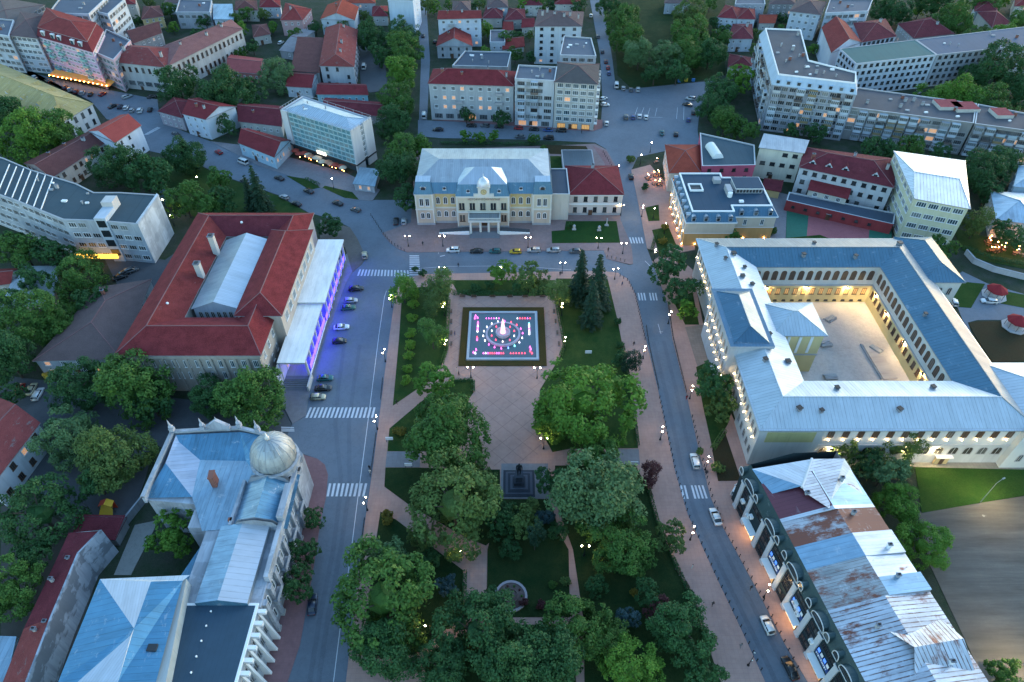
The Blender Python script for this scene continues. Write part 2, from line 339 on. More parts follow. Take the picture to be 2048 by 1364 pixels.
# rooms of worn paint on the road
PAINT = asphalt((.5, .52, .56), .75)
def quadpt(q, u, v):
    a, b, c, d = q
    x = (1 - u) * (1 - v) * a[0] + u * (1 - v) * b[0] + u * v * c[0] + (1 - u) * v * d[0]
    y = (1 - u) * (1 - v) * a[1] + u * (1 - v) * b[1] + u * v * c[1] + (1 - u) * v * d[1]
    return (x, y)
def crosswalk(px, n, duty=.52, skip=(), z=.055):
    q = GP(px); m = MB()
    for i in range(n):
        if i in skip: continue
        u0 = i / n; u1 = (i + duty) / n
        m.face([(*quadpt(q, a, b), z) for a, b in ((u0, 0), (u1, 0), (u1, 1), (u0, 1))], PAINT)
    m.build('crosswalk', uv=False)['kind'] = 'structure'
crosswalk([(714,552),(822,553),(820,541),(719,539)], 16); crosswalk([(841,551),(838,509),(819,509),(819,551)], 10)
crosswalk([(611,836),(750,836),(755,815),(620,815)], 17); crosswalk([(653,993),(733,993),(739,967),(658,967)], 9); crosswalk([(1262,487),(1290,487),(1287,475),(1258,475)], 5)
crosswalk([(1278,601),(1318,601),(1315,586),(1275,586)], 7, skip=(3,)); crosswalk([(1366,998),(1419,997),(1410,971),(1360,971)], 7, skip=(2,)); crosswalk([(287,270),(296,270),(322,256),(315,254)][::-1], 6); crosswalk([(563,863),(562,852),(588,853),(589,863)], 3)
def strip(px, w, z=.06, name='lane_marking', mat=None, closed=False):
    P = GP(px); m = MB()
    for a, b in zip(P, P[1:]):
        dx, dy = b[0] - a[0], b[1] - a[1]; l = math.hypot(dx, dy) or 1; nx, ny = -dy / l * w / 2, dx / l * w / 2
        m.face([(a[0] - nx, a[1] - ny, z), (b[0] - nx, b[1] - ny, z), (b[0] + nx, b[1] + ny, z), (a[0] + nx, a[1] + ny, z)], mat or PAINT)
    o = m.build(name, uv=False); o['kind'] = 'structure'; return o
for w_ in WPX: strip(w_, 1.0, .045, 'tyre_wear', WEAR)
strip([(773,582),(769,594),(757.6,672),(740,812),(726,919),(714,1010),(700,1121),(680,1260),(667,1364)], .16)
strip([(842,537),(891,533),(1028,532),(1142,540)], .13); strip([(880,513),(890,511)], .35)
for k in range(8): strip([(877 + 40 * k, 508), (878 + 40 * k, 500)], .1)
for (a, b) in (((1270,230),(1275,215)),((1282,230),(1288,215)),((1295,232),(1300,216)),((1310,233),(1314,216)),((1265,234),(1325,235)),((1355,215),(1353,238)),((1368,212),(1367,240)),((1290,522),(1300,532)),((1299,536),(1308,546)),((1316,648),(1322,668)),((1326,664),(1318,664))): strip([a, b], .15)
# park flower borders: low clipped hedge frame around the pool
# ================================================================ BUILDING KIT
WST = {'loggia': (plain((.4, .42, .44), .6), glass((.012, .016, .02), .2, .5), 2), 'w': (WFRAME, GLS, 0), 'wb': (WFRAME, GLSB, 0), 'brown': (BROWNF, GLS, 0), 'dark': (DARK, GLS, 0), 'lit': (WFRAME, LITW, 0), 'litp': (WFRAME, LITP, 0), 'lity': (BROWNF, LITY, 0),
       'arch': (STONE, glass((.04, .035, .03), .25), 1), 'archw': (WFRAME, GLSB, 1), 'archd': (WFRAME, GLS, 1), 'strip': (WFRAME, GLSB, 2), 'stripd': (GREY, GLS, 2), 'striplit': (WFRAME, LITW, 2), 'archb': (BROWNF, glass((.09, .06, .045), .35), 1)}
_wm = {}
def win_mesh(key):
    """window with its outward face towards -Y, centred on the origin: (frame mesh, pane mesh)"""
    if key in _wm: return _wm[key]
    st, w, h = key; fm, gm, arch = WST[st]; a = MB(); p = MB(); t = min(.14, w * .13); dpt = .12
    x, z = w / 2, h / 2
    if arch == 1:
        def out(r, k):
            pts = [(-x + k, -z + k), (x - k, -z + k)]; zc = z - x
            for i in range(7):
                an = math.pi * i / 6; pts.append(((x - k) * math.cos(an), zc + (x - k) * math.sin(an)))
            return pts
        o = out(x, 0); i_ = out(x, t * 1.2)
        for j in range(len(o)):
            k = (j + 1) % len(o)
            a.face([(o[j][0], -dpt, o[j][1]), (o[k][0], -dpt, o[k][1]), (i_[k][0], -dpt, i_[k][1]), (i_[j][0], -dpt, i_[j][1])], fm)
            a.face([(o[j][0], 0, o[j][1]), (o[k][0], 0, o[k][1]), (o[k][0], -dpt, o[k][1]), (o[j][0], -dpt, o[j][1])], fm)
            a.face([(i_[j][0], -dpt, i_[j][1]), (i_[k][0], -dpt, i_[k][1]), (i_[k][0], -.03, i_[k][1]), (i_[j][0], -.03, i_[j][1])], fm)
        p.face([(q[0], -.03, q[1]) for q in i_], gm); a.box(-.05, .05, -.09, -.03, -z, z - t, fm)
    else:
        a.box(-x, -x + t, -dpt, 0, -z, z, fm); a.box(x - t, x, -dpt, 0, -z, z, fm); a.box(-x + t, x - t, -dpt, 0, z - t, z, fm); a.box(-x - .1, x + .1, -dpt - .12, 0, -z - .12, -z + t * .7, fm)
        n = 1 if w < 1.5 else (2 if w < 2.3 else int(w / .85))
        for k in range(1, n + 1): xx = -x + w * k / (n + 1); a.box(xx - .05, xx + .05, -.09, -.03, -z + t * .7, z - t, fm)
        p.face([(-x + t, -.03, -z + t * .7), (x - t, -.03, -z + t * .7), (x - t, -.03, z - t), (-x + t, -.03, z - t)], gm)
    both = MB(); both.raw(a.v, [], fm); both.v = list(a.v); both.f = list(a.f); both.m = list(a.m); both.mats = list(a.mats)
    both.raw(p.v, p.f, gm)
    _wm[key] = (a, p, both, a.mesh('window'), p.mesh('pane'), both.mesh('window')); return _wm[key]
class Bd:
    def __init__(s, name, label, cat, poly, detail=False, group=None):
        s.o = (sum(p[0] for p in poly) / len(poly), sum(p[1] for p in poly) / len(poly)); s.w = []; s.detail = detail; s.poly = poly
        s.root = empty(name, (s.o[0], s.o[1], 0), label, cat, group); s.wl = None
    def part(s, name, mb, parent=None, label=None, smooth=False, kind=None):
        me = mb.mesh(name, smooth); me.transform(Matrix.Translation((-s.o[0], -s.o[1], 0)))
        ob = obj(name, me, parent or s.root)
        if label: ob['label'] = label
        if kind: ob['kind'] = kind
        return ob
    def inst(s, name, me, p, rz=0.0, parent=None, sc=None): return obj(name, me, parent or s.root, (p[0] - s.o[0], p[1] - s.o[1], p[2]), rz, sc)
    def win(s, p, n, key): s.w.append((Vector(p), Vector((n[0], n[1], 0)), key))
    def fac(s, p0, p1, zs, n, w, h, st='w', mg=1.0, lit=0.0, litst='lit', off=0.0, skip=0.0, alt=None):
        dx, dy = p1[0] - p0[0], p1[1] - p0[1]; L = math.hypot(dx, dy)
        if L < 1: return
        tx, ty = dx / L, dy / L; nx, ny = ty, -tx
        for z in zs:
            for i in range(n):
                if skip and R_.random() < skip: continue
                d = mg + (L - 2 * mg) * (i + .5) / n; k = st
                if alt and R_.random() < .4: k = alt
                if lit and R_.random() < lit: k = litst if not st.startswith('strip') else 'striplit'
                s.win((p0[0] + tx * d + nx * off, p0[1] + ty * d + ny * off, z), (nx, ny), (k, w, h))
    def finish(s):
        def rank(q):
            v = CAM - q[0]; f = v.normalized().dot(q[1]); return (0 if f > 0.02 else 1, v.length)
        s.w.sort(key=rank); rest = MB()
        for i, (p, n, key) in enumerate(s.w):
            am, pm, bm, a, pa, both = win_mesh(key); rz = math.atan2(n.y, n.x) + math.pi / 2
            if i < 98:
                if s.detail: q = s.inst('window', a, p, rz); obj('pane', pa, q)
                else: s.inst('window', both, p, rz)
            else:
                M = Matrix.Translation(p) @ Matrix.Rotation(rz, 4, 'Z'); n0 = len(rest.v); rest.v.extend([tuple(M @ Vector(v)) for v in bm.v])
                for f, k in zip(bm.f, bm.m): rest.f.append(tuple(j + n0 for j in f)); rest.m.append(rest.mi(bm.mats[k]))
        if rest.f: s.part('window', rest, kind='stuff')
        return s
def lerp(a, b, t): return tuple(a[i] + (b[i] - a[i]) * t for i in range(len(a)))
def offs(poly, d):
    """offset a CCW polygon outwards"""
    n = len(poly); out = []
    for i in range(n):
        a, b, c = poly[i - 1], poly[i], poly[(i + 1) % n]
        e1 = Vector((b[0] - a[0], b[1] - a[1])).normalized(); e2 = Vector((c[0] - b[0], c[1] - b[1])).normalized()
        n1 = Vector((e1.y, -e1.x)); n2 = Vector((e2.y, -e2.x)); m = n1 + n2; l = m.length_squared
        if l < 1e-6: m = n1; k = d
        else: k = 2 * d / l
        out.append((b[0] + m.x * k, b[1] + m.y * k))
    return out
def roofmesh(q, ze, rise, kind, mat, over=.45, axis='x', wallmat=None, inset=None, thick=.22):
    """q: CCW quad FL FR BR BL. returns roof MB, wall MB with gables"""
    r = MB(); wl = MB()
    e = offs(q, over); zb = ze
    if axis == 'x': A, B, C, Dq = e; a, b, c, d = q
    else: A, B, C, Dq = e[1], e[2], e[3], e[0]; a, b, c, d = q[1], q[2], q[3], q[0]
    # ridge runs from the middle of side D-A to the middle of side B-C
    m0 = lerp(Dq, A, .5); m1 = lerp(B, C, .5); L = math.hypot(m1[0] - m0[0], m1[1] - m0[1]); zr = ze + rise
    if kind == 'hip':
        wd = math.hypot(A[0] - Dq[0], A[1] - Dq[1]); ins = min(.5, (inset if inset is not None else wd * .5) / L)
        r0 = lerp(m0, m1, ins); r1 = lerp(m0, m1, 1 - ins)
    else: r0, r1 = m0, m1
    if kind == 'shed':
        r.face([(*A, zb), (*B, zb), (*C, zr), (*Dq, zr)], mat); r.ring([A, B, C, Dq], zb - thick, [A, B, C, Dq], zb, mat)
        wl.face([(*b, ze), (*c, ze), (*c, zr)], wallmat); wl.face([(*d, ze), (*a, ze), (*d, zr)], wallmat); wl.face([(*c, ze), (*d, ze), (*d, zr), (*c, zr)], wallmat)
        return r, wl
    r.face([(*A, zb), (*B, zb), (*r1, zr), (*r0, zr)], mat); r.face([(*C, zb), (*Dq, zb), (*r0, zr), (*r1, zr)], mat)
    if kind == 'hip':
        r.face([(*B, zb), (*C, zb), (*r1, zr)], mat); r.face([(*Dq, zb), (*A, zb), (*r0, zr)], mat)
    else:
        k = over * 2 * rise / max(1, math.hypot(A[0] - Dq[0], A[1] - Dq[1])) 
        wl.face([(*b, ze), (*c, ze), (*lerp(b, c, .5), ze + rise - k * .2)], wallmat or mat); wl.face([(*d, ze), (*a, ze), (*lerp(d, a, .5), ze + rise - k * .2)], wallmat or mat)
    r.ring([A, B, C, Dq], zb - thick, [A, B, C, Dq], zb, FASC); r.face([(*Dq, zb - thick), (*C, zb - thick), (*B, zb - thick), (*A, zb - thick)], FASC)
    if kind == 'hip':
        for P, Q in ((A, r0), (Dq, r0), (B, r1), (C, r1)): r.tube((*P, zb + .03), (*Q, zr + .03), .13, .13, 4, rg(mat), False)
    r.tube((*r0, zr + .03), (*r1, zr + .03), .16, .16, 5, rg(mat))
    return r, wl
rg = lambda m_: m_ if m_.name.startswith('roof_metal') else RIDGE
FASC = plaster((.3, .28, .27)); RIDGE = plaster((.22, .11, .105))
FLOOR = 3.1
_vent = {}
def clutter(b, q, z, n, mats=None, big=0):
    for i in range(n):
        u, v = R_.uniform(.1, .9), R_.uniform(.15, .85); p = quadpt(q, u, v); m = MB(); s = R_.uniform(.4, .9); k = R_.random()
        if k < .4: m.box(-s, s, -s * .6, s * .6, 0, .5, WHITE if R_.random() < .5 else GREY); nm = 'roof_hatch'
        elif k < .7: m.tube((0, 0, 0), (0, 0, 1.1), .22, .22, 8, GREY); m.lathe([(.4, 1.1), (.05, 1.4)], 8, GREY); nm = 'roof_vent'
        else: m.box(-.5, .5, -.35, .35, 0, 1.4, BRICKCH if R_.random() < .5 else CONC); m.box(-.6, .6, -.45, .45, 1.4, 1.55, CONCD); nm = 'chimney'
        b.inst(nm, m.mesh(nm), (p[0], p[1], z), R_.uniform(-.2, .2))
def chimney(b, p, z0, h, w=.9, mat=None, roof=None):
    m = MB(); m.box(-w / 2, w / 2, -w * .35, w * .35, -.8, h, mat or BRICKCH); m.box(-w / 2 - .1, w / 2 + .1, -w * .35 - .1, w * .35 + .1, h, h + .18, CONCD); m.box(-w * .28, w * .28, -w * .18, w * .18, h + .18, h + .45, IRON)
    b.inst('chimney', m.mesh('chimney'), (p[0], p[1], z0), 0, roof)
def house(name, label, px, ze, roof, rise, wall, rmat, win=('w', 1.1, 1.5, 3.0), floors=None, faces=(0, 1, 3), axis='x', over=.45, chim=0, lit=.04, cat='house', parapet=.6, balc=None, clut=0, world=False, inset=None, shop=None, skip=.06, zg=0.0, detail=False, base=None, alt=None, side=None):
    q = list(px) if world else GP(px, ze)
    ar = sum(q[i][0] * q[(i + 1) % len(q)][1] - q[(i + 1) % len(q)][0] * q[i][1] for i in range(len(q)))
    if ar < 0: q.reverse()
    b = Bd(name, label, cat, q, detail); wl = MB(); wl.prism(q, -.5, ze, wall, cap=(roof == 'flat'), top=rmat)
    n = len(q)
    if base: 
        qb = offs(q, .06); wl.prism(qb, -.5, 1.0, base, cap=True)
    if roof == 'flat':
        r = MB(); qo = offs(q, .12); qi = offs(q, -.3); r.face([(*p, ze + .03) for p in q], rmat)
        r.ring(qo, ze - .3, qo, ze + parapet, FLATP if wall is None else wall); r.ring(qo, ze + parapet, qi, ze + parapet, PARA if parapet > .3 else GREY); r.ring(qi, ze + parapet, qi, ze + .03, GREY)
        ro = b.part('roof', r)
        if clut and n == 4: clutter(b, offs(q, -1.2), ze, clut)
    else:
        r, g2 = roofmesh(q, ze, rise, roof, rmat, over, axis, wall, inset); ro = b.part('roof', r)
        nv = len(wl.v); wl.v += g2.v; wl.f += [tuple(i + nv for i in f) for f in g2.f]; wl.m += [wl.mi(wall)] * len(g2.f)
        for i in range(chim):
            u = (i + .5 + R_.uniform(-.3, .3)) / chim; v = R_.choice((.32, .4, .62)); p = quadpt(q, u, v) if axis == 'x' else quadpt(q, v, u)
            chimney(b, p, ze + rise * (1 - abs(v - .5) * 2), .9 + R_.random() * .6, R_.uniform(.7, 1.2), parent_mat(), ro)
    fl = floors or max(1, int((ze + .3) / FLOOR)); fh = (ze - zg) / fl
    zs = [zg + fh * (k + .55) for k in range(fl)]
    st, ww, hh, sp = win
    for i in faces:
        p0, p1 = q[i], q[(i + 1) % n]; L = math.hypot(p1[0] - p0[0], p1[1] - p0[1]); cnt = max(1, int(round((L - 1.2) / sp)))
        z2 = zs[1:] if (shop and i in shop[0]) else zs
        b.fac(p0, p1, z2, cnt, min(ww, (L - 1) / cnt * .85), min(hh, fh * .72), st, .6, lit, skip=skip, alt=alt)
        if shop and i in shop[0]: b.fac(p0, p1, [fh * .5], max(1, int(L / 4.5)), 3.4, 2.2, shop[1], .8, shop[2] if len(shop) > 2 else 0, 'lity')
    if balc:
        bf, bcols, bmat, bw = balc
        for i in bf:
            p0, p1 = q[i], q[(i + 1) % n]; dx, dy = p1[0] - p0[0], p1[1] - p0[1]; L = math.hypot(dx, dy); rz = math.atan2(dy, dx)
            me = _balc(bmat, bw)
            for u in bcols:
                for k in range(1, fl): 
                    if R_.random() < .9: b.inst('balcony', me, (p0[0] + dx * u, p0[1] + dy * u, zg + fh * k), rz)
    b.part('wall', wl); b.wallq = q; b.ze = ze; b.roof = ro
    if side is None: 
        dm = MB(); dm.box(-.7, .7, -.12, 0, 0, 2.3, BROWNF); dm.box(-.85, .85, -.16, -.1, 2.3, 2.5, GREY)
        p0, p1 = q[0], q[1]; t = .42; b.inst('door', dm.mesh('door'), (p0[0] + (p1[0] - p0[0]) * t, p0[1] + (p1[1] - p0[1]) * t, 0), math.atan2(p1[1] - p0[1], p1[0] - p0[0]))
    return b.finish()
def parent_mat(): return R_.choice((BRICKCH, CONC, STONE))
FLATP = CONC; PARA = plain((.42, .44, .46), .7)
ENC = None
def enclosures(b, faces, cols, zs, fh, q=None, prob=.8, w=3.0):
    """the patchwork of open balconies and glazed-in loggias of an old block"""
    global ENC
    if ENC is None:
        ENC = []
        for c, k in (((.5, .53, .56), 1), ((.42, .45, .48), 1), ((.5, .5, .48), 0), ((.2, .15, .12), 0), ((.3, .31, .33), 1), ((.12, .1, .09), 0), ((.36, .42, .45), 0), ((.55, .57, .6), 1), ((.28, .2, .1), 1)):
            m = MB(); pm = plaster(c, .5); h = fh; m.box(-w / 2, w / 2, -1.25, 0, -.1, .08, CONC); m.box(-w / 2, w / 2, -1.25, -1.12, .08, 1.05, pm); m.box(-w / 2, -w / 2 + .12, -1.12, 0, .08, 1.05, pm); m.box(w / 2 - .12, w / 2, -1.12, 0, .08, 1.05, pm)
            if k:
                m.box(-w / 2, w / 2, -1.25, 0, h - .5, h - .12, pm); n = 4
                for i in range(n + 1): x = -w / 2 + .06 + (w - .12) * i / n; m.box(x - .06, x + .06, -1.22, -1.12, 1.05, h - .5, WFRAME)
                m.face([(-w / 2 + .05, -1.14, 1.05), (w / 2 - .05, -1.14, 1.05), (w / 2 - .05, -1.14, h - .5), (-w / 2 + .05, -1.14, h - .5)], GLS if R_.random() < .7 else GLSB)
                for x in (-w / 2 + .04, w / 2 - .04): m.face([(x, -1.12, 1.05), (x, 0, 1.05), (x, 0, h - .5), (x, -1.12, h - .5)], GLS)
            else: m.face([(-w / 2 + .1, -.05, .1), (w / 2 - .1, -.05, .1), (w / 2 - .1, -.05, h - .5), (-w / 2 + .1, -.05, h - .5)], DARK)  # dark sheet on the wall stands in for shade inside the open balcony
            ENC.append(m.mesh('balcony'))
    q = q or b.wallq; cnt = 0
    for i in faces:
        p0, p1 = q[i], q[(i + 1) % len(q)]; dx, dy = p1[0] - p0[0], p1[1] - p0[1]; rz = math.atan2(dy, dx); L = math.hypot(dx, dy); n = int(L / cols)
        for k in range(n):
            if R_.random() > prob: continue
            for z in zs:
                if cnt < 98 and R_.random() < .93: cnt += 1; u = (k + .5) / n; b.inst('balcony', R_.choice(ENC), (p0[0] + dx * u, p0[1] + dy * u, z), rz)
_bm = {}
def _balc(mat, w):
    if (mat.name, w) not in _bm:
        m = MB(); m.box(-w / 2, w / 2, -1.25, 0, -.12, .06, CONC); m.box(-w / 2, w / 2, -1.25, -1.15, .06, 1.05, mat); m.box(-w / 2, -w / 2 + .1, -1.15, 0, .06, 1.05, mat); m.box(w / 2 - .1, w / 2, -1.15, 0, .06, 1.05, mat)
        _bm[(mat.name, w)] = m.mesh('balcony')
    return _bm[(mat.name, w)]
def rect(x0, x1, y0, y1): return [(x0, y0), (x1, y0), (x1, y1), (x0, y1)]
def lampglobe(b, p, r=.16, mat=None, name='wall_lamp'):
    key = ('globe', r, (mat or GLOWW).name)
    if key not in _wm:
        m = MB(); m.ball((0, 0, 0), r, mat or GLOWW, 6); m.tube((0, 0, r * .8), (0, 0, r * 1.5), .04, .04, 4, IRON); _wm[key] = m.mesh(name)
    return b.inst(name, _wm[key], p)
GLOWW = emit((1.0, .64, .27), 15.0)
# roof colours
RED = tiles((.17, .028, .034), .8, .15); RED2 = tiles((.13, .027, .036), .8, .4); RED3 = tiles((.21, .04, .038), .8, .25); REDO = tiles((.27, .055, .036), .6); REDB = tiles((.125, .052, .05), .6, .15); REDOLD = tiles((.2, .05, .048), .6, .6); BRN = tiles((.12, .085, .085), .5)
MBLUE = metal((.25, .36, .45), .6, .2, .38, .55); MLT = metal((.45, .5, .56), .6, .25, .36, .55); MDK = metal((.06, .14, .22), .8, .3, .38, .5); MWH = metal((.6, .62, .64), .8, .3, .4, .4); MGRY = metal((.3, .34, .38), .7, .4, .42, .45)
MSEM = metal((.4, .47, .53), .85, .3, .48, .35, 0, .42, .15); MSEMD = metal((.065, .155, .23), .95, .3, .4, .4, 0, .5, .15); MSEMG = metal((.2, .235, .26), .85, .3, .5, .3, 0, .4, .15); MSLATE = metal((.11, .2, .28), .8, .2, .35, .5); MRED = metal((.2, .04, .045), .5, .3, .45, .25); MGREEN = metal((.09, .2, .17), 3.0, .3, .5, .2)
FELT = bitumen((.09, .105, .12)); FELTB = bitumen((.075, .13, .16), .3, 2.0); FELTBR = bitumen((.13, .115, .11), .6); FELTG = bitumen((.17, .165, .17), .5)
CREAM = plaster((.62, .52, .37), .3); YEL = plaster((.6, .43, .2), .25); PINKW = plaster((.55, .4, .42), .25); WHT = plaster((.52, .54, .56), .5); GRYW = plaster((.4, .4, .41), .5); GRYW2 = plaster((.32, .31, .3), .6); BEI = plaster((.5, .46, .4), .4); ROSE = plaster((.5, .1, .15), .3); ORNG = plaster((.6, .32, .12), .25); LBLUE = plaster((.42, .56, .62), .3); DKGRN = plaster((.018, .035, .04), .3); LILAC = plaster((.56, .38, .46), .35); CRST = plaster((.5, .46, .42), .5)
# ================================================================ MUSEUM (cream mansion with a portico, beyond the fountain)
b = Bd('museum', 'cream two storey mansion with columned portico, clock gable and blue grey metal roof', 'museum', rect(-32.8, 13.4, 199, 224), True)
w = MB(); T = plaster((.66, .6, .5), .2)
segs = [(-32.8, -26.6, 199.0), (-26.6, -18.7, 200.2), (-18.7, -1.0, 197.4), (-1.0, 7.0, 200.2), (7.0, 13.4, 199.0)]
for x0, x1, y0 in segs:
    w.prism(rect(x0, x1, y0, 224), -.3, 6.3, plaster((.56, .42, .3), .25)); w.prism(rect(x0, x1, y0 + .05, 224), 6.3, 12.4, YEL if y0 > 200 else CREAM)
    w.box(x0 - .1, x1 + .1, y0 - .3, y0 + .1, 6.2, 6.6, T); w.box(x0 - .15, x1 + .15, y0 - .45, y0 + .1, 12.1, 12.7, T); w.box(x0 - .05, x1 + .05, y0 - .2, y0 + .1, -.3, .9, CONC)
    for xx in (x0, x1): w.box(xx - .45 if xx == x1 else xx, xx if xx == x1 else xx + .45, y0 - .16, y0 + .05, .9, 12.1, T)
w.prism(rect(-32.8, 13.4, 203, 224), -.3, 12.7, CREAM)
b.part('wall', w)
FR = 'w'
for x0, x1, y0 in segs:
    W_ = x1 - x0
    if W_ < 6.5: xs = [x0 + W_ * .34, x0 + W_ * .66]; hw = 1.4
    elif W_ < 9: xs = [x0 + W_ * k for k in (.18, .5, .82)]; hw = 1.5
    else: xs = [x0 + W_ * (.1 + .2 * k) + dx for k in range(5) for dx in (-.5, .5)]; hw = .75
    for x in xs:
        if W_ > 9: b.win((x, y0, 8.6), (0, -1), ('dark', .75, 2.5))
        else: b.win((x, y0, 9.2), (0, -1), ('archd' if W_ > 7 else 'w', hw, 2.9))
        if not (W_ > 9 and 2 < abs(xs.index(x) - 4.5) < 0): b.win((x, y0, 3.9), (0, -1), ('archd' if W_ < 9 else 'brown', hw, 2.5))
b.fac((13.4, 199), (13.4, 224), [3.9, 9.2], 6, 1.2, 2.6, 'wb'); b.fac((-32.8, 224), (-32.8, 199), [3.9, 9.2], 6, 1.2, 2.6, 'wb')
r = MB(); lo = [(-33.1, 198.6), (13.7, 198.6), (13.7, 224.3), (-33.1, 224.3)]; hi = [(-32.2, 200.4), (12.8, 200.4), (12.8, 223.4), (-32.2, 223.4)]
r.ring(lo, 12.7, hi, 16.0, MDK); rr = [(-25, 212), (5.5, 212)]
r.face([(*hi[0], 16), (*hi[1], 16), (*rr[1], 18.2), (*rr[0], 18.2)], MGRY); r.face([(*hi[2], 16), (*hi[3], 16), (*rr[0], 18.2), (*rr[1], 18.2)], MGRY)
r.face([(*hi[1], 16), (*hi[2], 16), (*rr[1], 18.2)], MGRY); r.face([(*hi[3], 16), (*hi[0], 16), (*rr[0], 18.2)], MGRY)
ro = b.part('roof', r)
r = MB(); lo = [(-18.9, 197.0), (-.8, 197.0), (-.8, 209), (-18.9, 209)]; hi = [(-18.0, 198.6), (-1.7, 198.6), (-1.7, 209), (-18, 209)]
r.ring(lo, 12.7, hi, 16.3, MDK); pk = [(-12.5, 205), (-7, 205)]
r.face([(*hi[0], 16.3), (*hi[1], 16.3), (*pk[1], 19.2), (*pk[0], 19.2)], MLT); r.face([(*hi[1], 16.3), (*hi[2], 16.3), (*pk[1], 19.2)], MWH); r.face([(*hi[3], 16.3), (*hi[0], 16.3), (*pk[0], 19.2)], MLT); r.face([(*hi[2], 16.3), (*hi[3], 16.3), (*pk[0], 19.2), (*pk[1], 19.2)], MWH)  # whiter metal on right and back slopes paints in the brighter sky side
b.part('roof', r, label='raised pale hipped roof behind the clock gable')
for xa, xb in ((-32.9, -26.5), (6.9, 13.5)):
    r = MB(); r.ring(rect(xa, xb, 198.2, 203), 12.7, rect(xa + .7, xb - .7, 199.8, 203), 16.6, MDK); r.face([(xa + .7, 199.8, 16.6), (xb - .7, 199.8, 16.6), (xb - .7, 203, 17), (xa + .7, 203, 17)], MLT); b.part('roof', r)
cl = MB(); cx = -9.4
cl.box(cx - 1.9, cx + 1.9, 196.7, 199, 12.7, 16.2, T); cl.box(cx - 3.4, cx + 3.4, 196.8, 198.4, 12.7, 13.7, T); cl.box(cx - 2.2, cx + 2.2, 196.5, 199.2, 16.2, 16.6, T); g_ = b.part('clock_gable', cl)
cl = MB(); cl.lathe([(2.1, 0), (2.0, .9), (1.5, 1.9), (.7, 2.6), (.12, 2.9), (.1, 4.1), (.01, 4.2)], 14, MWH, (cx, 197.9, 16.6)); b.part('dome', cl, g_, smooth=True)
cl = MB(); M_ = Matrix.Translation((cx, 196.66, 14.6)) @ Matrix.Rotation(math.pi / 2, 4, 'X'); dm = MB(); dm.tube((0, 0, 0), (0, 0, .12), 1.0, 1.0, 20, plain((.35, .25, .1), .5)); dm.tube((0, 0, .1), (0, 0, .16), .8, .8, 20, plain((.5, .4, .2), .5)); dm.box(-.04, .04, 0, .6, .16, .2, DARK); dm.box(0, .4, -.04, .04, .16, .2, DARK)
cl.v = [tuple(M_ @ Vector(v)) for v in dm.v]; cl.f = dm.f; cl.m = dm.m; cl.mats = dm.mats; b.part('clock', cl, g_)
for x, y in ((-29.7, 198.9), (10.2, 198.9), (-22.6, 199.3), (3.0, 199.3), (-14.6, 197.6), (-4.3, 197.6)):
    dmr = MB(); big = y == 198.9; s_ = .95 if big else .55
    dmr.lathe([(s_ * 1.25, 0), (s_ * 1.25, .1)], 12, WHITE); dmr.v = [(v[0], -v[2], v[1]) for v in dmr.v]; dmr.box(-s_, s_, -.1, 1.6, -s_, s_ * .7, MLT); dmr.tube((0, -.12, 0), (0, -.16, 0), s_ * .8, s_ * .8, 12, DARK); dmr.box(-s_ * 1.2, s_ * 1.2, -.2, .1, -s_ * 1.2, -s_ * .95, WHITE)
    b.inst('dormer', dmr.mesh('dormer'), (x, y, 14.4))
po = MB()
for x in (-14.0, -10.7, -7.9, -4.6):
    cm = MB(); cm.box(-.55, .55, -.55, .55, -.2, .8, T); cm.lathe([(.42, .8), (.36, 4.7), (.5, 4.8), (.5, 5.1)], 12, T); b.inst('column', cm.mesh('column'), (x, 193.6, 0))
po.box(-14.8, -3.9, 192.9, 197.4, 5.1, 5.8, T); po.box(-14.6, -4.1, 193.1, 197.4, 5.8, 5.86, MGRY)
for x0, x1, y0, y1 in ((-14.7, -4.0, 192.95, 193.2), (-14.7, -14.45, 193.2, 197.3), (-4.25, -4.0, 193.2, 197.3)): po.box(x0, x1, y0, y1, 6.55, 6.75, T)
for k in range(26): po.box(-14.6 + k * .42, -14.45 + k * .42, 193.0, 193.15, 5.86, 6.55, T)
for k in range(9):
    for x in (-14.6, -4.15): po.box(x, x + .12, 193.4 + k * .42, 193.55 + k * .42, 5.86, 6.55, T)
b.part('portico', po)
st = MB()
for k in range(5): st.box(-13.5 + .3 * k - .9, -5.1 - .3 * k + .9, 190.9 + .45 * k, 194, .13, .3 + .17 * k, CONCD)
b.part('steps', st)
for sgn in (-1, 1):
    rp = MB(); x0 = cx + sgn * 5.2; x1 = cx + sgn * 15.5
    for k in range(8):
        xa = x0 + (x1 - x0) * k / 8; xb = x0 + (x1 - x0) * (k + 1) / 8; za = 1.0 - k * .11; rp.box(min(xa, xb), max(xa, xb), 193.2 + .06 * k, 196.2, .1, za, asphalt((.07, .075, .085))); rp.box(min(xa, xb), max(xa, xb), 192.9 + .06 * k, 193.2 + .06 * k, .1, za + .5, WHITE)
    b.part('ramp', rp)
pl = MB(); pl.box(-.35, .35, -.2, 0, 0, 1.0, plain((.7, .5, .1), .5)); dr = MB(); dr.box(-1, 1, -.1, 0, 0, 3.4, BROWNF); b.inst('door', dr.mesh('door'), (cx, 197.38, .9))
def text(name, s, size, M, mat, parent=None, ext=.02):
    c = D.curves.new(name, 'FONT'); c.body = s; c.size = size; c.extrude = ext; c.align_x = 'CENTER'; c.align_y = 'CENTER'; c.materials.append(mat)
    o0 = D.objects.new(name, c); COL.objects.link(o0); me = D.meshes.new_from_object(o0.evaluated_get(bpy.context.evaluated_depsgraph_get())); D.objects.remove(o0); o = D.objects.new(name, me); COL.objects.link(o); o.matrix_world = M
    if parent: o.parent = parent
    return o
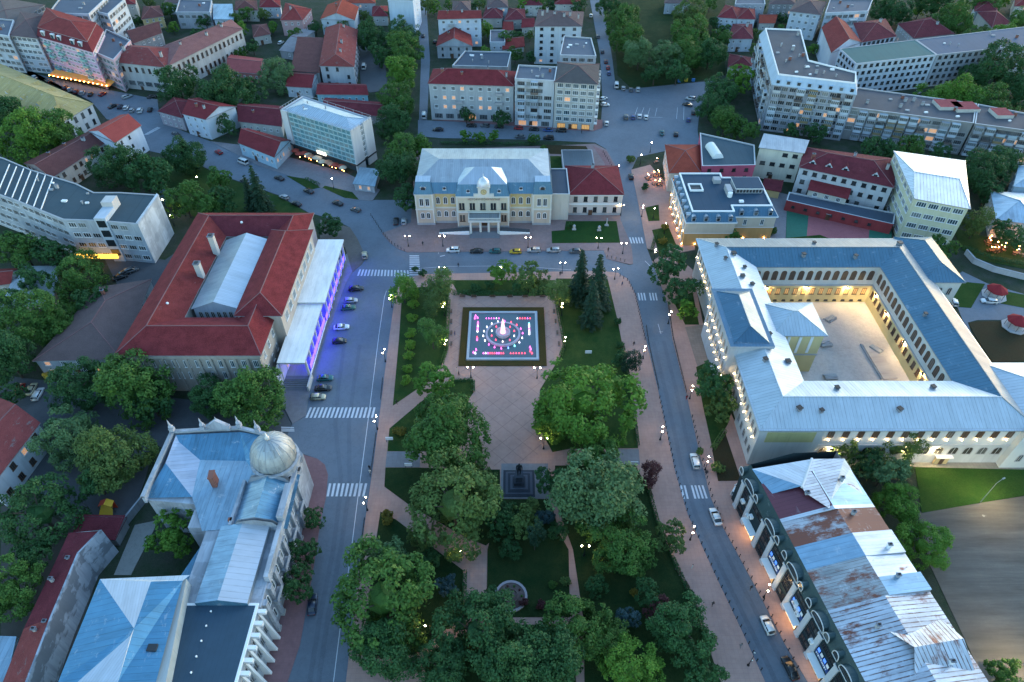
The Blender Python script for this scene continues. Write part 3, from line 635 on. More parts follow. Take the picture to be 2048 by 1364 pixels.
text('lettering', 'ИСТОРИЧЕСКИ МУЗЕЙ', .95, Matrix.Translation((cx - b.o[0], 196.88 - b.o[1], 11.55)) @ Matrix.Rotation(math.pi / 2, 4, 'X'), plain((.12, .09, .07)), b.root)
b.finish()
# link block and the small red roofed neighbour
house('link_block', 'narrow flat roofed block joining the museum to its small red roofed neighbour', rect(13.5, 19.6, 202, 219), 10.2, 'flat', 0, plaster((.55, .48, .4)), FELT, faces=(), cat='building', world=True, parapet=.35, side=1)
b = house('red_roofed_house', 'two storey cream house with red hipped roof beside the street past the museum lawn', rect(19.8, 38.4, 205, 224), 8.6, 'hip', 4.3, plaster((.6, .5, .43), .2), RED, ('dark', 1.3, 2.0, 3.4), 2, (0, 1), world=True, chim=1, skip=0, detail=True, base=CONC)
m = MB(); m.box(20, 38.2, 204.75, 205, 4.5, 4.9, WHITE); m.box(19.7, 38.5, 204.7, 205, 8.1, 8.5, WHITE); b.part('cornice', m)
house('annexe', 'low annexe with dark panelled flat roof behind the red hipped house', rect(19.5, 31.5, 232, 246), 3.2, 'flat', 0, CONC, metal((.05, .075, .1), .9, .1, .3, .2), faces=(), cat='building', world=True, parapet=.1, side=1)
# ================================================================ THEATRE (ring of red tiled roofs)
b = Bd('theatre', 'large theatre with a ring of red tiled roofs round a grey metal hall roof', 'theatre', rect(-100, -61, 121, 185), True)
TW = plaster((.42, .36, .3), .5); OUT = rect(-99.6, -63.9, 121.7, 184.6); RID = rect(-93.5, -67.5, 128.2, 178.4); INN = rect(-87.7, -73.2, 134.9, 172.6)
w = MB(); w.prism(OUT, -.3, 13.9, TW, cap=False); w.ring(OUT, 13.9, INN, 13.6, TW); w.prism(list(reversed(INN)), 6, 13.8, TW, cap=False); w.prism(rect(-72.6, -61.2, 134.4, 172.4), 3, 15.9, plaster((.5, .4, .32), .45), cap=False)
for k in range(12): xx = -98.4 + k * 3.1; w.box(xx - .35, xx + .35, 121.3, 121.75, .8, 12.6, TW)
w.box(-99.9, -63.6, 121.2, 121.8, 12.6, 13.6, TW); b.part('wall', w)
eo = offs(OUT, .7)
def ringroof(b, eo, zo, RID, zr, INN, zi, mo, mi, name='roof', cut=None):
    r = MB(); n = len(eo); ei = INN
    for i in range(n):
        j = (i + 1) % n
        r.face([(*eo[i], zo), (*eo[j], zo), (*RID[j], zr), (*RID[i], zr)], mo[i]); r.face([(*RID[i], zr), (*RID[j], zr), (*ei[j], zi), (*ei[i], zi)], mi[i])
        r.tube((*eo[i], zo + .03), (*RID[i], zr + .03), .14, .14, 4, rg(mo[i]), False); r.tube((*RID[i], zr + .03), (*RID[j], zr + .03), .14, .14, 4, rg(mo[i]), False)
    r.ring(eo, zo - .35, eo, zo, FASC); r.ring(list(reversed(ei)), zi - .3, list(reversed(ei)), zi, FASC); r.ring(eo, zo - .35, offs(eo, -1.2), zo - .35, FASC)
    return b.part(name, r)
THR = tiles((.175, .03, .034), .95, .2); THO = tiles((.17, .034, .034), .95, .42); ro = ringroof(b, eo, 14, RID, 17.6, offs(INN, -.4), 14.1, [THR] * 4, [THR, THR, RED2, THO])
r, _ = roofmesh(rect(-72.8, -61.0, 134.2, 172.6), 16.0, 3.4, 'hip', THR, .5, 'y', TW, 5.6); b.part('roof', r, label='taller hipped red roof over the entrance wing')
hall = MB(); hall.prism(rect(-86.4, -73.6, 139.2, 170.5), 6, 14.0, plaster((.4, .42, .45)), cap=False); hall.face([(-86.4, 139.2, 14), (-73.6, 139.2, 14), (-80, 139.2, 16.4)], plaster((.4, .42, .45))); b.part('hall', hall)
r = MB(); r.face([(-86.9, 138.7, 13.9), (-80, 138.7, 16.6), (-80, 170.6, 16.6), (-86.9, 170.6, 13.9)], MGRY); r.face([(-80, 138.7, 16.6), (-73.2, 138.7, 13.9), (-73.2, 170.6, 13.9), (-80, 170.6, 16.6)], MLT); b.part('roof', r, label='grey metal gabled roof of the hall in the courtyard')  # one roof in two metals: right slope coloured paler as if sky lit
m = MB(); m.face([(-87.7, 134.9, 9.2), (-73.2, 134.9, 9.2), (-73.2, 172.6, 9.2), (-87.7, 172.6, 9.2)], MGRY); b.part('courtyard_roof', m)
b.fac((-86, 139.2), (-74, 139.2), [11.6], 7, 1.2, 2.4, 'arch', .3)
b.fac((-61.2, 135.5), (-61.2, 171.5), [12.4], 8, 2.6, 2.6, 'wb', .6); b.fac((-99.6, 121.7), (-63.9, 121.7), [10.4, 6.2], 12, 1.5, 2.4, 'wb', .1); b.fac((-99.6, 184.6), (-99.6, 121.7), [10.4, 6.2], 18, 1.4, 2.2, 'wb', .5); b.fac((-63.9, 121.7), (-63.9, 135), [11.2, 6], 3, 1.3, 2.2, 'wb', .6)
for p, h in (((-87.4, 163.5), 6.0), ((-88.2, 152.3), 4.6)):
    m = MB(); m.box(-.75, .75, -.75, .75, -3, h, plaster((.5, .45, .4))); m.box(-.9, .9, -.9, .9, h, h + .3, CONCD); m.box(-.5, .5, -.5, .5, h + .3, h + .5, DARK); b.inst('chimney', m.mesh('chimney'), (*p, 14.5), 0, ro)
for p in ((-64.2, 151), (-63.8, 141), (-69, 147), (-69.2, 155), (-70, 170.5), (-92, 138), (-83, 176), (-84, 128.5), (-77, 128.3)):
    m = MB(); m.ball((0, 0, .5), .4, WHITE, 8); m.tube((0, 0, -.6), (0, 0, .4), .14, .14, 6, GREY); b.inst('roof_vent', m.mesh('roof_vent'), (*p, 16.2), 0, ro)
# entrance porch along the square
po = MB(); PW = plaster((.6, .55, .5), .25)
po.prism(rect(-61.5, -53.4, 147.6, 178.2), 8.2, 8.75, MWH, top=metal((.8, .8, .8), 1.6, .4, .6, .0, 0, .2, .05)); po.prism(rect(-61.5, -54.2, 124.3, 148.0), 7.5, 8.05, MWH, top=metal((.8, .8, .8), 1.6, .4, .6, .0, 0, .2, .05)); b.part('canopy_roof', po)
po = MB(); po.prism(rect(-61.4, -54.6, 126, 177.5), -.3, 1.3, CONC); po.box(-61.5, -61.0, 124.4, 178, 1.3, 7.5, PW)
for k in range(7): po.box(-61.3, -54.0, 121.6 + .5 * k, 126, -.2, .2 + .18 * k, CONCD)
po.box(-61.6, -61.2, 121.2, 126.2, -.2, 7.4, PW); po.box(-54.3, -53.9, 121.4, 126.2, -.2, 2.0, PW); po.box(-54.4, -54.2, 126, 177.5, 1.3, 1.9, WHITE); b.part('porch', po)
for k in range(14):
    m = MB(); m.box(-.28, .28, -.28, .28, 1.3, 7.55 if k < 6 else 8.25, PW); b.inst('column', m.mesh('column'), (-54.75 if k < 6 else -54.0, 126.3 + k * 3.9, 0))
BL = emit((.03, .015, 1.0), 3.2)
for k in range(10):
    m = MB(); m.box(-.06, .06, -2.2, 2.2, -.75, .85, BL); m.box(-.1, .1, -2.3, 2.3, -.85, -.75, DARK); b.inst('lit_panel', m.mesh('lit_panel'), (-54.05 if k > 3 else -54.4, 130 + k * 4.9, 2.9))
b.fac((-61.0, 127), (-61.0, 176), [3.6], 12, 2.6, 4.0, 'stripd', .5, .2)
b.finish()
# brown roofed hall on its far side
b = house('brown_roofed_hall', 'low hall with a broad brown tiled hipped roof against the theatre flank', [(70,720),(240,716),(300,560),(200,575)], 6.0, 'hip', 3.0, GRYW, BRN, ('wb', 1.6, 1.5, 4.0), 2, (0, 1), 'y', chim=1, cat='building', lit=.25)
# ================================================================ COURTYARD BUILDING (long blue grey roofs, floodlit yellow court)
b = Bd('courtyard_building', 'huge seminary with blue grey metal roofs round a floodlit yellow courtyard', 'public building', rect(57, 119, 98, 171), True)
OUT = rect(57.3, 118.6, 98.4, 170.6); INN = rect(70.3, 107.5, 111.9, 157.9); RID = rect(62.8, 113.6, 104.9, 163.2); SY = plaster((.64, .5, .24), .2); SC = plaster((.6, .57, .5), .25); SG = plaster((.52, .5, .46), .35)
w = MB(); w.prism(OUT, -.3, 6.9, SG, cap=False); w.prism(OUT, 6.9, 13.8, plaster((.6, .58, .52), .25), cap=False); inr = list(reversed(INN)); w.prism(inr, -.3, 6.6, SY, cap=False); w.prism(inr, 6.6, 13.8, SC, cap=False); b.part('wall', w)
cn = MB()
for d_, z0_, z1_ in ((.25, 6.9, 7.3), (.45, 13.1, 13.75)):
    Po = offs(OUT, d_); cn.ring(Po, z0_, Po, z1_, SG); cn.ring(Po, z1_, OUT, z1_, SG); cn.ring(OUT, z0_, Po, z0_, SG)
for P in (offs(INN, -.25),): 
    PR = list(reversed(P)); cn.ring(PR, 6.5, PR, 6.9, STONE); cn.ring(PR, 6.9, inr, 6.9, STONE)
b.part('cornice', cn)
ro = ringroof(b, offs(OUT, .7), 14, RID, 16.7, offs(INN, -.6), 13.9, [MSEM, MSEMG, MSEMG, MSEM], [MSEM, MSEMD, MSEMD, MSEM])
gt = MB(); gt.ring(offs(OUT, 1.15), 13.75, offs(OUT, .7), 13.95, MLT); gt.ring(offs(OUT, 1.15), 13.5, offs(OUT, 1.15), 13.75, MLT); b.part('gutter', gt)
for (x0, x1, y0, y1, ax) in ((117, 127.4, 150.4, 171.2, 'y'), (117, 160, 96.9, 117.8, 'x')):
    q = rect(x0, x1, y0, y1); r, _ = roofmesh(q, 14.2, 2.9, 'hip', MSEMD if ax == 'y' else MSEM, .6, ax); b.part('roof', r); m = MB(); m.prism(q, -.3, 14.1, SC, cap=False); b.part('wall', m); b.fac(q[3], q[0], [10.6, 4], 3, 1.3, 2.6, 'arch'); b.fac(q[0], q[1], [10.6, 4], 3 if ax == 'y' else 10, 1.3, 2.8, 'arch'); b.fac(q[1], q[2], [10.6, 4], 5, 1.3, 2.6, 'arch')
# corner pavilion, attic block, court wing
m = MB(); m.prism(rect(56.7, 71.6, 97.9, 111), -.3, 14.05, plaster((.55, .53, .48), .3), cap=False); m.box(58.6, 69.8, 97.8, 98, 8.8, 12.4, plaster((.5, .45, .2))); m.prism(offs(rect(56.7, 71.6, 97.9, 111), .3), 13.2, 13.88, SG, cap=False); b.part('wall', m)
at = MB(); at.prism(rect(54.6, 65.0, 121.3, 143.2), -.3, 17.2, plaster((.42, .42, .42), .35)); ao = offs(rect(54.6, 65.0, 121.3, 143.2), .35); at.ring(ao, 16.5, ao, 17.25, GRYW); at.face([(*p, 17.25) for p in ao], MDK); b.part('attic', at)
r, _ = roofmesh(rect(55.6, 64.2, 122.3, 142.2), 17.3, 2.2, 'hip', MDK, .1, 'y', None, 4.0); b.part('roof', r, label='dark blue hipped roof on the raised attic')
q = rect(68, 81.3, 128.7, 140.7); r, _ = roofmesh(q, 14.1, 2.8, 'hip', MSEM, .6, 'x'); b.part('roof', r); m = MB(); m.prism(q, -.3, 14, SY, cap=False)
for k in range(3): m.box(72 + 3 * k, 72.7 + 3 * k, 128.5, 128.75, 7.5, 13.2, WHITE)
m.box(70, 81.5, 128.45, 128.75, 6.6, 7, STONE); b.part('wall', m)
b.fac((70.3, 157.9), (107.5, 157.9), [10.4], 14, 1.6, 3.4, 'archb', .6); b.fac((70.3, 157.9), (107.5, 157.9), [4.4], 14, 1.3, 2.3, 'lity', .6, 0); b.fac((70.3, 157.9), (107.5, 157.9), [.9], 14, 1.0, .5, 'dark', .6)
b.fac((107.5, 157.9), (107.5, 111.9), [10.4], 17, 1.6, 3.4, 'archb', .6); b.fac((107.5, 157.9), (107.5, 111.9), [4.4], 17, 1.3, 2.3, 'brown', .6)
b.fac((57.3, 170.6), (57.3, 143.2), [10.4], 9, 1.3, 3.0, 'arch', .4); b.fac((57.3, 121.3), (57.3, 111), [10.4, 4], 4, 1.3, 2.8, 'arch', .4); b.fac((56.7, 111), (56.7, 97.9), [10.4, 4], 5, 1.3, 2.8, 'arch', .6); b.fac((54.6, 143.2), (54.6, 121.3), [13.8, 8.6], 8, 1.3, 3.0, 'arch', .6)
b.fac((71.6, 98.4), (117, 98.4), [11.2], 13, 1.5, 2.7, 'archb', .3); b.fac((71.6, 98.4), (117, 98.4), [4.9], 13, 2.3, 2.9, 'arch', .3)
zl = 9.0
for k in range(9): lampglobe(b, (56.85, 169 - k * 3.0, 8.7), .14)
for k in range(8): lampglobe(b, (54.1, 142 - k * 2.8, 12.0), .14); lampglobe(b, (54.1, 140.6 - k * 2.8, 6.9), .14)
for k in range(9): lampglobe(b, (56.2 if k > 3 else 56.8, 120 - k * 2.55, 8.6), .14)
for k in range(13): lampglobe(b, (73.4 + k * 3.446, 98.0, 9.4), .15)
FLD = emit((1.0, .74, .38), 125.0)
def flood(b, p, rz, w=.9):
    m = MB(); m.box(-w / 2, w / 2, -.45, -.05, -.12, .22, IRON); m.box(-w / 2 + .05, w / 2 - .05, -.42, -.08, -.16, -.13, FLD); b.inst('floodlight', m.mesh('floodlight'), p, rz)
for x in (76, 88, 100): flood(b, (x, 157.55, 6.3), 0)
for y in (154, 146, 134, 122, 114): flood(b, (107.2, y, 6.3), -math.pi / 2)
flood(b, (75, 97.7, 6.4), 0); flood(b, (100, 97.7, 6.4), 0); flood(b, (92, 97.7, 6.4), 0)
for x, y in ((60.5, 165), (61.5, 158), (64.5, 160.5), (66.5, 155), (64.5, 150), (66.8, 147.5), (66, 127), (68.3, 118), (62, 117), (77, 108.6), (66, 102), (71, 101.5), (89, 101.8), (100, 109), (109.5, 135), (90, 166.5), (100, 160), (85, 160.5), (114.5, 165)):
    m = MB(); s_ = R_.uniform(.35, .6); m.box(-s_, s_, -s_, s_, -1, .9, CONCD); m.box(-s_ - .1, s_ + .1, -s_ - .1, s_ + .1, .9, 1.1, IRON); dx = min(abs(x - 62.8), abs(x - 113.6), abs(y - 104.9), abs(y - 163.2)); b.inst('chimney', m.mesh('chimney'), (x, y, 16.5 - dx * .38), R_.uniform(0, .6), ro)
b.finish()
# ================================================================ DOMED CORNER BUILDING
def faces_lo(m, lst):
    for mat, pts in lst: m.face([(*G(x, y, z + 2), z) for x, y, z in pts], mat)
def faces_px(m, lst):
    for mat, pts in lst: m.face([(*G(x, y, z), z) for x, y, z in pts], mat)
b = Bd('domed_building', 'ornate pale corner building with a ribbed metal dome and blue metal roofs', 'theatre', rect(-77, -46, 57, 98), True)
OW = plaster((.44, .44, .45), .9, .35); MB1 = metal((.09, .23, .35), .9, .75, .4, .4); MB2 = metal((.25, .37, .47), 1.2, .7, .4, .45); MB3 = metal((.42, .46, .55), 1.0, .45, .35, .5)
w = MB(); ol = [(-76.6, 80), (-66, 79), (-66, 73.5), (-62, 73.5), (-62, 57), (-46.8, 57), (-46.6, 92), (-52, 97.6), (-76.4, 96.8)]; w.prism(ol, -.3, 12.2, OW); b.part('wall', w)
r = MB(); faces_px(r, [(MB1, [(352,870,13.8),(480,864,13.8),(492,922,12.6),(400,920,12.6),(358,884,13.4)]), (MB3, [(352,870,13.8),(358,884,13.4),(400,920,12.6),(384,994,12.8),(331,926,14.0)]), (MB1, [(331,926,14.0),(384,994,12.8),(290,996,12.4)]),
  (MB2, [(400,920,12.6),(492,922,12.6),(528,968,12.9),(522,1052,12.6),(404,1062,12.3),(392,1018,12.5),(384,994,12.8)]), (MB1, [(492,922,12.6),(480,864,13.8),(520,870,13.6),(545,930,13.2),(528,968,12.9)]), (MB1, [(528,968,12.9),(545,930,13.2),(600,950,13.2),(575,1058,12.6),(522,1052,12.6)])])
ro = b.part('roof', r)
pr = MB()
for a, c in (((-76.9, 96.9), (-62, 98)), ((-62, 98), (-55, 96)), ((-76.9, 79.6), (-76.9, 96.9))):
    dx, dy = c[0] - a[0], c[1] - a[1]; L = math.hypot(dx, dy); M = Matrix.Translation((*a, 0)) @ Matrix.Rotation(math.atan2(dy, dx), 4, 'Z'); pr.box(0, L, -.3, .3, 11.8, 14.2, OW, M); pr.box(0, L, -.5, .5, 13.8, 14.1, STONE, M)
b.part('parapet', pr)
for k, (x, y) in enumerate(((-76.8, 97), (-70, 97.6), (-66.5, 97.9), (-62, 98.2), (-57.5, 97))):
    f = MB(); f.box(-.5, .5, -.5, .5, 0, 1.2, OW); f.lathe([(.4, 1.2), (.55, 1.6), (.25, 2.2), (.12, 3.4), (.02, 4.0)], 8, OW); b.inst('finial', f.mesh('finial'), (x, y, 14))
f = MB(); f.box(-2.6, 2.6, -.4, .4, 0, 1.6, OW); f.face([(-2.4, -.4, 1.6), (2.4, -.4, 1.6), (0, -.4, 3.6)], OW); f.face([(2.4, .4, 1.6), (-2.4, .4, 1.6), (0, .4, 3.6)], OW); f.face([(2.4, -.4, 1.6), (2.4, .4, 1.6), (0, .4, 3.6), (0, -.4, 3.6)], OW); f.face([(-2.4, .4, 1.6), (-2.4, -.4, 1.6), (0, -.4, 3.6), (0, .4, 3.6)], OW); b.inst('pediment', f.mesh('pediment'), (-66.5, 97.7, 13.6))
dcx, dcy = -51.0, 88.2
d = MB(); d.lathe([(4.9, 11), (4.9, 15.4), (5.2, 15.6), (5.2, 16.0), (4.6, 16.1)], 24, OW, (dcx, dcy, 0)); dr_ = b.part('drum', d)
DOME = metal((.34, .37, .38), 1.6, .8, .5, .3, .08, .0)
d = MB(); pf = [(4.45, 16.0), (4.75, 17.2), (4.6, 18.6), (3.9, 20.2), (2.7, 21.5), (1.3, 22.2), (.5, 22.4)]; d.lathe(pf, 32, DOME, (dcx, dcy, 0)); d.lathe([(.5, 22.4), (.55, 23.0), (.2, 23.3), (.05, 24.6), (.001, 24.6)], 8, MWH, (dcx, dcy, 0)); do = b.part('dome', d, smooth=True)
d = MB()
for k in range(16):
    a = 2 * math.pi * k / 16
    for (r0, z0), (r1, z1) in zip(pf, pf[1:]): d.tube((dcx + r0 * math.cos(a), dcy + r0 * math.sin(a), z0), (dcx + r1 * math.cos(a), dcy + r1 * math.sin(a), z1), .07, .07, 4, MGRY, False)
b.part('dome_rib', d, do)
for k in range(6):
    a = math.radians(-75 + 30 * k); m = MB(); m.lathe([(.75, 0), (.8, .2), (.7, .25)], 12, OW); m.v = [(v[0], -v[2], v[1]) for v in m.v]; m.tube((0, -.1, 0), (0, -.18, 0), .5, .5, 10, DARK); b.inst('round_window', m.mesh('round_window'), (dcx + 4.9 * math.cos(a), dcy + 4.9 * math.sin(a), 13.6), a + math.pi / 2, dr_)
ga = MB()
for yy, hh in ((83.6, 3.4), (73.2, 3.0)):
    ga.box(-56.5, -46.4, yy - .3, yy + .3, 11.8, 13.2, OW)
    for sg in (-1, 1): ga.face([(-56.3, yy + .3 * sg, 13.2), (-46.6, yy + .3 * sg, 13.2), (-48, yy + .3 * sg, 13.2 + hh * .7), (-51.4, yy + .3 * sg, 13.2 + hh), (-55, yy + .3 * sg, 13.2 + hh * .7)][::sg], OW)
ga.box(-47.2, -46.3, 62, 88, 11.6, 14.0, OW); ga.box(-57, -56.4, 73, 83.6, 12, 14.4, OW); ga.box(-47.4, -46.0, 74, 82, 14, 15.6, OW); b.part('gable', ga)
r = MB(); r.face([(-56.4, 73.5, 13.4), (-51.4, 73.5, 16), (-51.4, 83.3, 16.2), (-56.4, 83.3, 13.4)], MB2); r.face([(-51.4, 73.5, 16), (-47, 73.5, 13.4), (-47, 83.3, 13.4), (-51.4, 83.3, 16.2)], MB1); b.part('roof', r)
m = MB(); m.box(-.5, .5, -1.0, 1.0, -1, 3.4, BRICKCH); m.box(-.6, .6, -1.1, 1.1, 3.4, 3.7, BRICKCH); b.inst('chimney', m.mesh('chimney'), (*G(432, 968, 12.5), 12.4), .12, ro)
m = MB(); m.box(-.4, .4, -.4, .4, -1, 2, BRICKCH); b.inst('chimney', m.mesh('chimney'), (*G(465, 1048, 12.5), 12.4), .1, ro)
b.fac((-46.6, 57), (-46.6, 84), [9.6, 4.4], 8, 1.6, 3.4, 'archw', .6); b.fac((-62, 97.2), (-76, 96.8), [9, 4], 5, 1.5, 2.6, 'archw', .5)
for k in range(9):
    m = MB(); m.box(-.45, .45, -.3, .3, .5, 11.8, OW); m.box(-.6, .6, -.45, .45, 11.4, 11.9, OW); m.box(-.6, .6, -.45, .45, 0, .9, STONE); b.inst('pilaster', m.mesh('pilaster'), (-46.4, 58 + k * 3.3, 0), math.pi / 2)
for y in (62, 68.5, 75, 81.5):
    m = MB(); m.box(-1.6, 1.6, -1.2, 0, -.2, 0, OW); m.box(-1.6, 1.6, -1.2, -1.05, 0, 1.0, OW); b.inst('balcony', m.mesh('balcony'), (-46.6, y, 7), math.pi / 2)
b.finish()
# adjoining stage block and its long roofs
b = Bd('stage_block', 'block with white ridged roof and dark blue flat roof next to the domed building', 'building', rect(-62, -47, 36, 72), True)
w = MB(); w.prism(rect(-61.8, -47.2, 30, 57.4), -.3, 12.4, plaster((.5, .5, .5), .4), top=FELTB); w.prism([(-65.5, 61), (-62, 73), (-47, 73), (-47, 57.4), (-62, 57.4)], -.3, 10.6, OW, top=MB1); b.part('wall', w)
r = MB(); x0, xm, x1 = -57.8, -53.6, -49.2
def slopex(m, x0, x1, y0, y1, z0, z1, mat): m.face([(x0, y0, z0), (x1, y0, z1), (x1, y1, z1), (x0, y1, z0)], mat)
slopex(r, -58.6, -54.0, 57.0, 73, 13.6, 14.9, MB2); slopex(r, -54.0, -48.9, 57.0, 73, 14.9, 13.6, metal((.5, .53, .58), 1.2, .25, .36, .5))  # right slope given a paler metal to carry the light of the sky
r.face([(-58.6, 57, 12.2), (-48.9, 57, 12.2), (-48.9, 57, 13.6), (-54, 57, 14.9), (-58.6, 57, 13.6)], MB1); r.face([(-48.9, 57, 10.6), (-48.9, 73, 10.6), (-48.9, 73, 13.6), (-48.9, 57, 13.6)], MGRY); r.face([(-58.6, 73, 10.6), (-58.6, 57, 10.6), (-58.6, 57, 13.6), (-58.6, 73, 13.6)], MB1); b.part('roof', r)
r = MB(); q = rect(-61.6, -47.6, 30, 57); r.prism(offs(q, .5), 12.4, 12.7, WHITE, top=WHITE); r.face([(*p, 12.72) for p in q], bitumen((.06, .095, .115), .5, 1.0)); b.part('roof', r, label='dark blue flat roof dotted with white vents')
for k in range(10):
    for x in (-60.4, -55.4):
        m = MB(); m.ball((0, 0, .32), .2, WHITE, 8); m.tube((0, 0, 0), (0, 0, .3), .1, .12, 6, WHITE); b.inst('roof_vent', m.mesh('roof_vent'), (x, 31.5 + 2.7 * k, 12.7))
for k in range(12):
    m = MB(); m.face([(0, -.25, 0), (0, .25, 0), (-1.5, .25, 11.8), (-1.5, -.25, 11.8)][::-1], WHITE); m.box(-1.9, 0.1, -.35, .35, 11.4, 12.3, WHITE); m.face([(0, -.25, 0), (-1.5, -.25, 11.8), (-1.6, -.25, 11.8), (-1.6, -.25, 0)], WHITE); m.face([(0, .25, 0), (-1.6, .25, 0), (-1.6, .25, 11.8), (-1.5, .25, 11.8)], WHITE); b.inst('buttress', m.mesh('buttress'), (-45.7, 32 + 2.2 * k, 0))
b.fac((-47.2, 31), (-47.2, 57), [9.4, 5.6], 11, 1.2, 2.4, 'stripd', .2)
b.finish()
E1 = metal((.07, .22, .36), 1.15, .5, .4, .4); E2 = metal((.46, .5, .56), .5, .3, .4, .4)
b = Bd('blue_roofed_hall', 'hall with blue metal roof and pale triangular hip slopes in the near corner', 'building', rect(-81, -63.5, 45, 64.5))
q = GP([(117,1364),(330,1364),(372,1156),(200,1158)], 15.5); w = MB(); w.prism(q, -.3, 15.2, plaster((.36, .38, .36), .4)); b.part('wall', w)
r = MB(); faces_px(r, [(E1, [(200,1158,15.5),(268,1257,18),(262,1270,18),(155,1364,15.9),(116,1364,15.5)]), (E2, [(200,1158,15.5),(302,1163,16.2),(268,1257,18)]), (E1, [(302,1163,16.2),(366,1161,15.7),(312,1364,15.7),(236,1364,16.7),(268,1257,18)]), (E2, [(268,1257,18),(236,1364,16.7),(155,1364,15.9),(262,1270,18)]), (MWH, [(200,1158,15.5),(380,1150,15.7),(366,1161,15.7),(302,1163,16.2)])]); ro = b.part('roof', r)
m = MB(); m.box(-.8, .8, -.6, .6, -.2, .25, DARK); b.inst('skylight', m.mesh('skylight'), (*G(305, 1296, 16.1), 16.2)); b.finish()
m = MB()
b = Bd('fire_wall_terrace', 'long narrow red tiled lean-to house against a tall stained grey fire wall', 'house', GP([(40,1364),(165,1105),(205,1062),(140,1064)], 8))
w = MB(); R1 = [(205,1062,8.5),(160,1108,9.0),(108,1232,8.6),(58,1364,8.4),(10,1490,8.4)]; L1 = [(138,1066,7.0),(120,1105,6.0),(48,1258,5.5),(0,1380,5.5),(-30,1480,5.5)]
GW = plaster((.4, .42, .45), .8, .75); 
P = [G(x, y, z) for x, y, z in R1]; Q = [G(x, y, z) for x, y, z in L1]
for i in range(4):
    w.face([(*P[i], -.3), (*P[i], R1[i][2] + .5), (*P[i + 1], R1[i + 1][2] + .5), (*P[i + 1], -.3)], GW); w.face([(*P[i], R1[i][2] + .5), (P[i][0] - .4, P[i][1], R1[i][2] + .5), (P[i + 1][0] - .4, P[i + 1][1], R1[i + 1][2] + .5), (*P[i + 1], R1[i + 1][2] + .5)], GW)
    w.face([(*Q[i], -.3), (*Q[i + 1], -.3), (*Q[i + 1], L1[i + 1][2]), (*Q[i], L1[i][2])], BEI)
w.face([(*P[0], -.3), (*Q[0], -.3), (*Q[0], 7), (*P[0], 9)], GW); b.part('wall', w); r = MB()
for i in range(4): r.face([(*P[i], R1[i][2]), (*Q[i], L1[i][2] + .1), (*Q[i + 1], L1[i + 1][2] + .1), (*P[i + 1], R1[i + 1][2])], RED2 if i < 2 else REDOLD)
ro = b.part('roof', r)
for x, y in ((138, 1118), (104, 1160), (70, 1260), (92, 1245)): chimney(b, G(x, y, 7.3), 7.0, 1.0, .7, STONE, ro)
b.finish()
house('shed', 'small dark red shed at the end of the long fire wall', [(150,1072),(228,1076),(248,1038),(158,1036)], 3.2, 'shed', .8, GRYW2, RED2, faces=(), cat='shed', side=1)
house('corner_house', 'pale two storey house with old red tiled roof and firewalls at the picture edge', [(-120,905),(-22,974),(76,847),(0,800)], 8.0, 'gable', 2.2, plaster((.55, .58, .6), .4), REDOLD, ('brown', 1.5, 1.8, 4.6), 2, (0, 1), 'y', chim=1)
house('corner_shed', 'small shed with light blue metal roof in the lower corner', [(-60,1400),(0,1400),(30,1280),(-30,1278)], 4, 'shed', .6, GRYW, MB2, faces=(), cat='shed', side=1)
# ================================================================ SHOP ROW (dark mansard front, patchwork metal roofs)
b = Bd('shop_row', 'long row of shops with near black arched mansard front and patchwork rusty metal roofs', 'shops', [(50.7, 88.5), (59, 44), (84, 44), (75, 91.5)], True)
A0, B0 = Vector((50.7, 88.3)), Vector((60.6, 34.0)); dr = (B0 - A0); LN = dr.length; dr.normalize(); nr = Vector((-dr.y, dr.x))   # nr points back (+x)
RZ = math.atan2(dr.y, dr.x)
def sp(t, k): p = A0 + dr * t + nr * k; return (p.x, p.y)
DEP = 22.0
w = MB(); w.prism([sp(0, 0), sp(LN, 0), sp(LN, DEP), sp(0, DEP)], -.3, 10.4, DKGRN, cap=False); w.face([(*sp(0, DEP), 10.4), (*sp(0, 0), 10.4), (*sp(0, 1.5), 13), (*sp(0, DEP * .5), 14.8), (*sp(0, DEP), 12.8)], DKGRN); w.face([(*sp(0, DEP), -.3), (*sp(LN, DEP), -.3), (*sp(LN, DEP), 12.7), (*sp(0, DEP), 12.7)][::-1], BEI); b.part('wall', w)
m = MB(); SLT = metal((.022, .05, .055), .5, .2, .45, .3); m.face([(*sp(-.3, -.3), 8.4), (*sp(LN, -.3), 8.4), (*sp(LN, 1.5), 11), (*sp(0, 1.5), 11)], SLT); m.face([(*sp(-.3, -.3), 8.1), (*sp(LN, -.3), 8.1), (*sp(LN, -.3), 8.4), (*sp(-.3, -.3), 8.4)], SLT); b.part('mansard', m)
RM = metal((.13, .04, .055), .9, .2, .4, .4); RR = metal((.4, .42, .46), .8, .5, .5, .35, .75, .4); RB = metal((.22, .36, .48), 1.1, .45, .35, .5, .06); RG = metal((.28, .31, .33), .6, .7, .5, .3, .55, .6, .2); RS = metal((.44, .49, .56), .8, .7, .45, .4, .36, .9, .24); RP = metal((.5, .54, .6), .7, .5, .4, .45, .22)
RRX = metal((.36, .3, .3), .8, .5, .55, .2, .95, .4); 
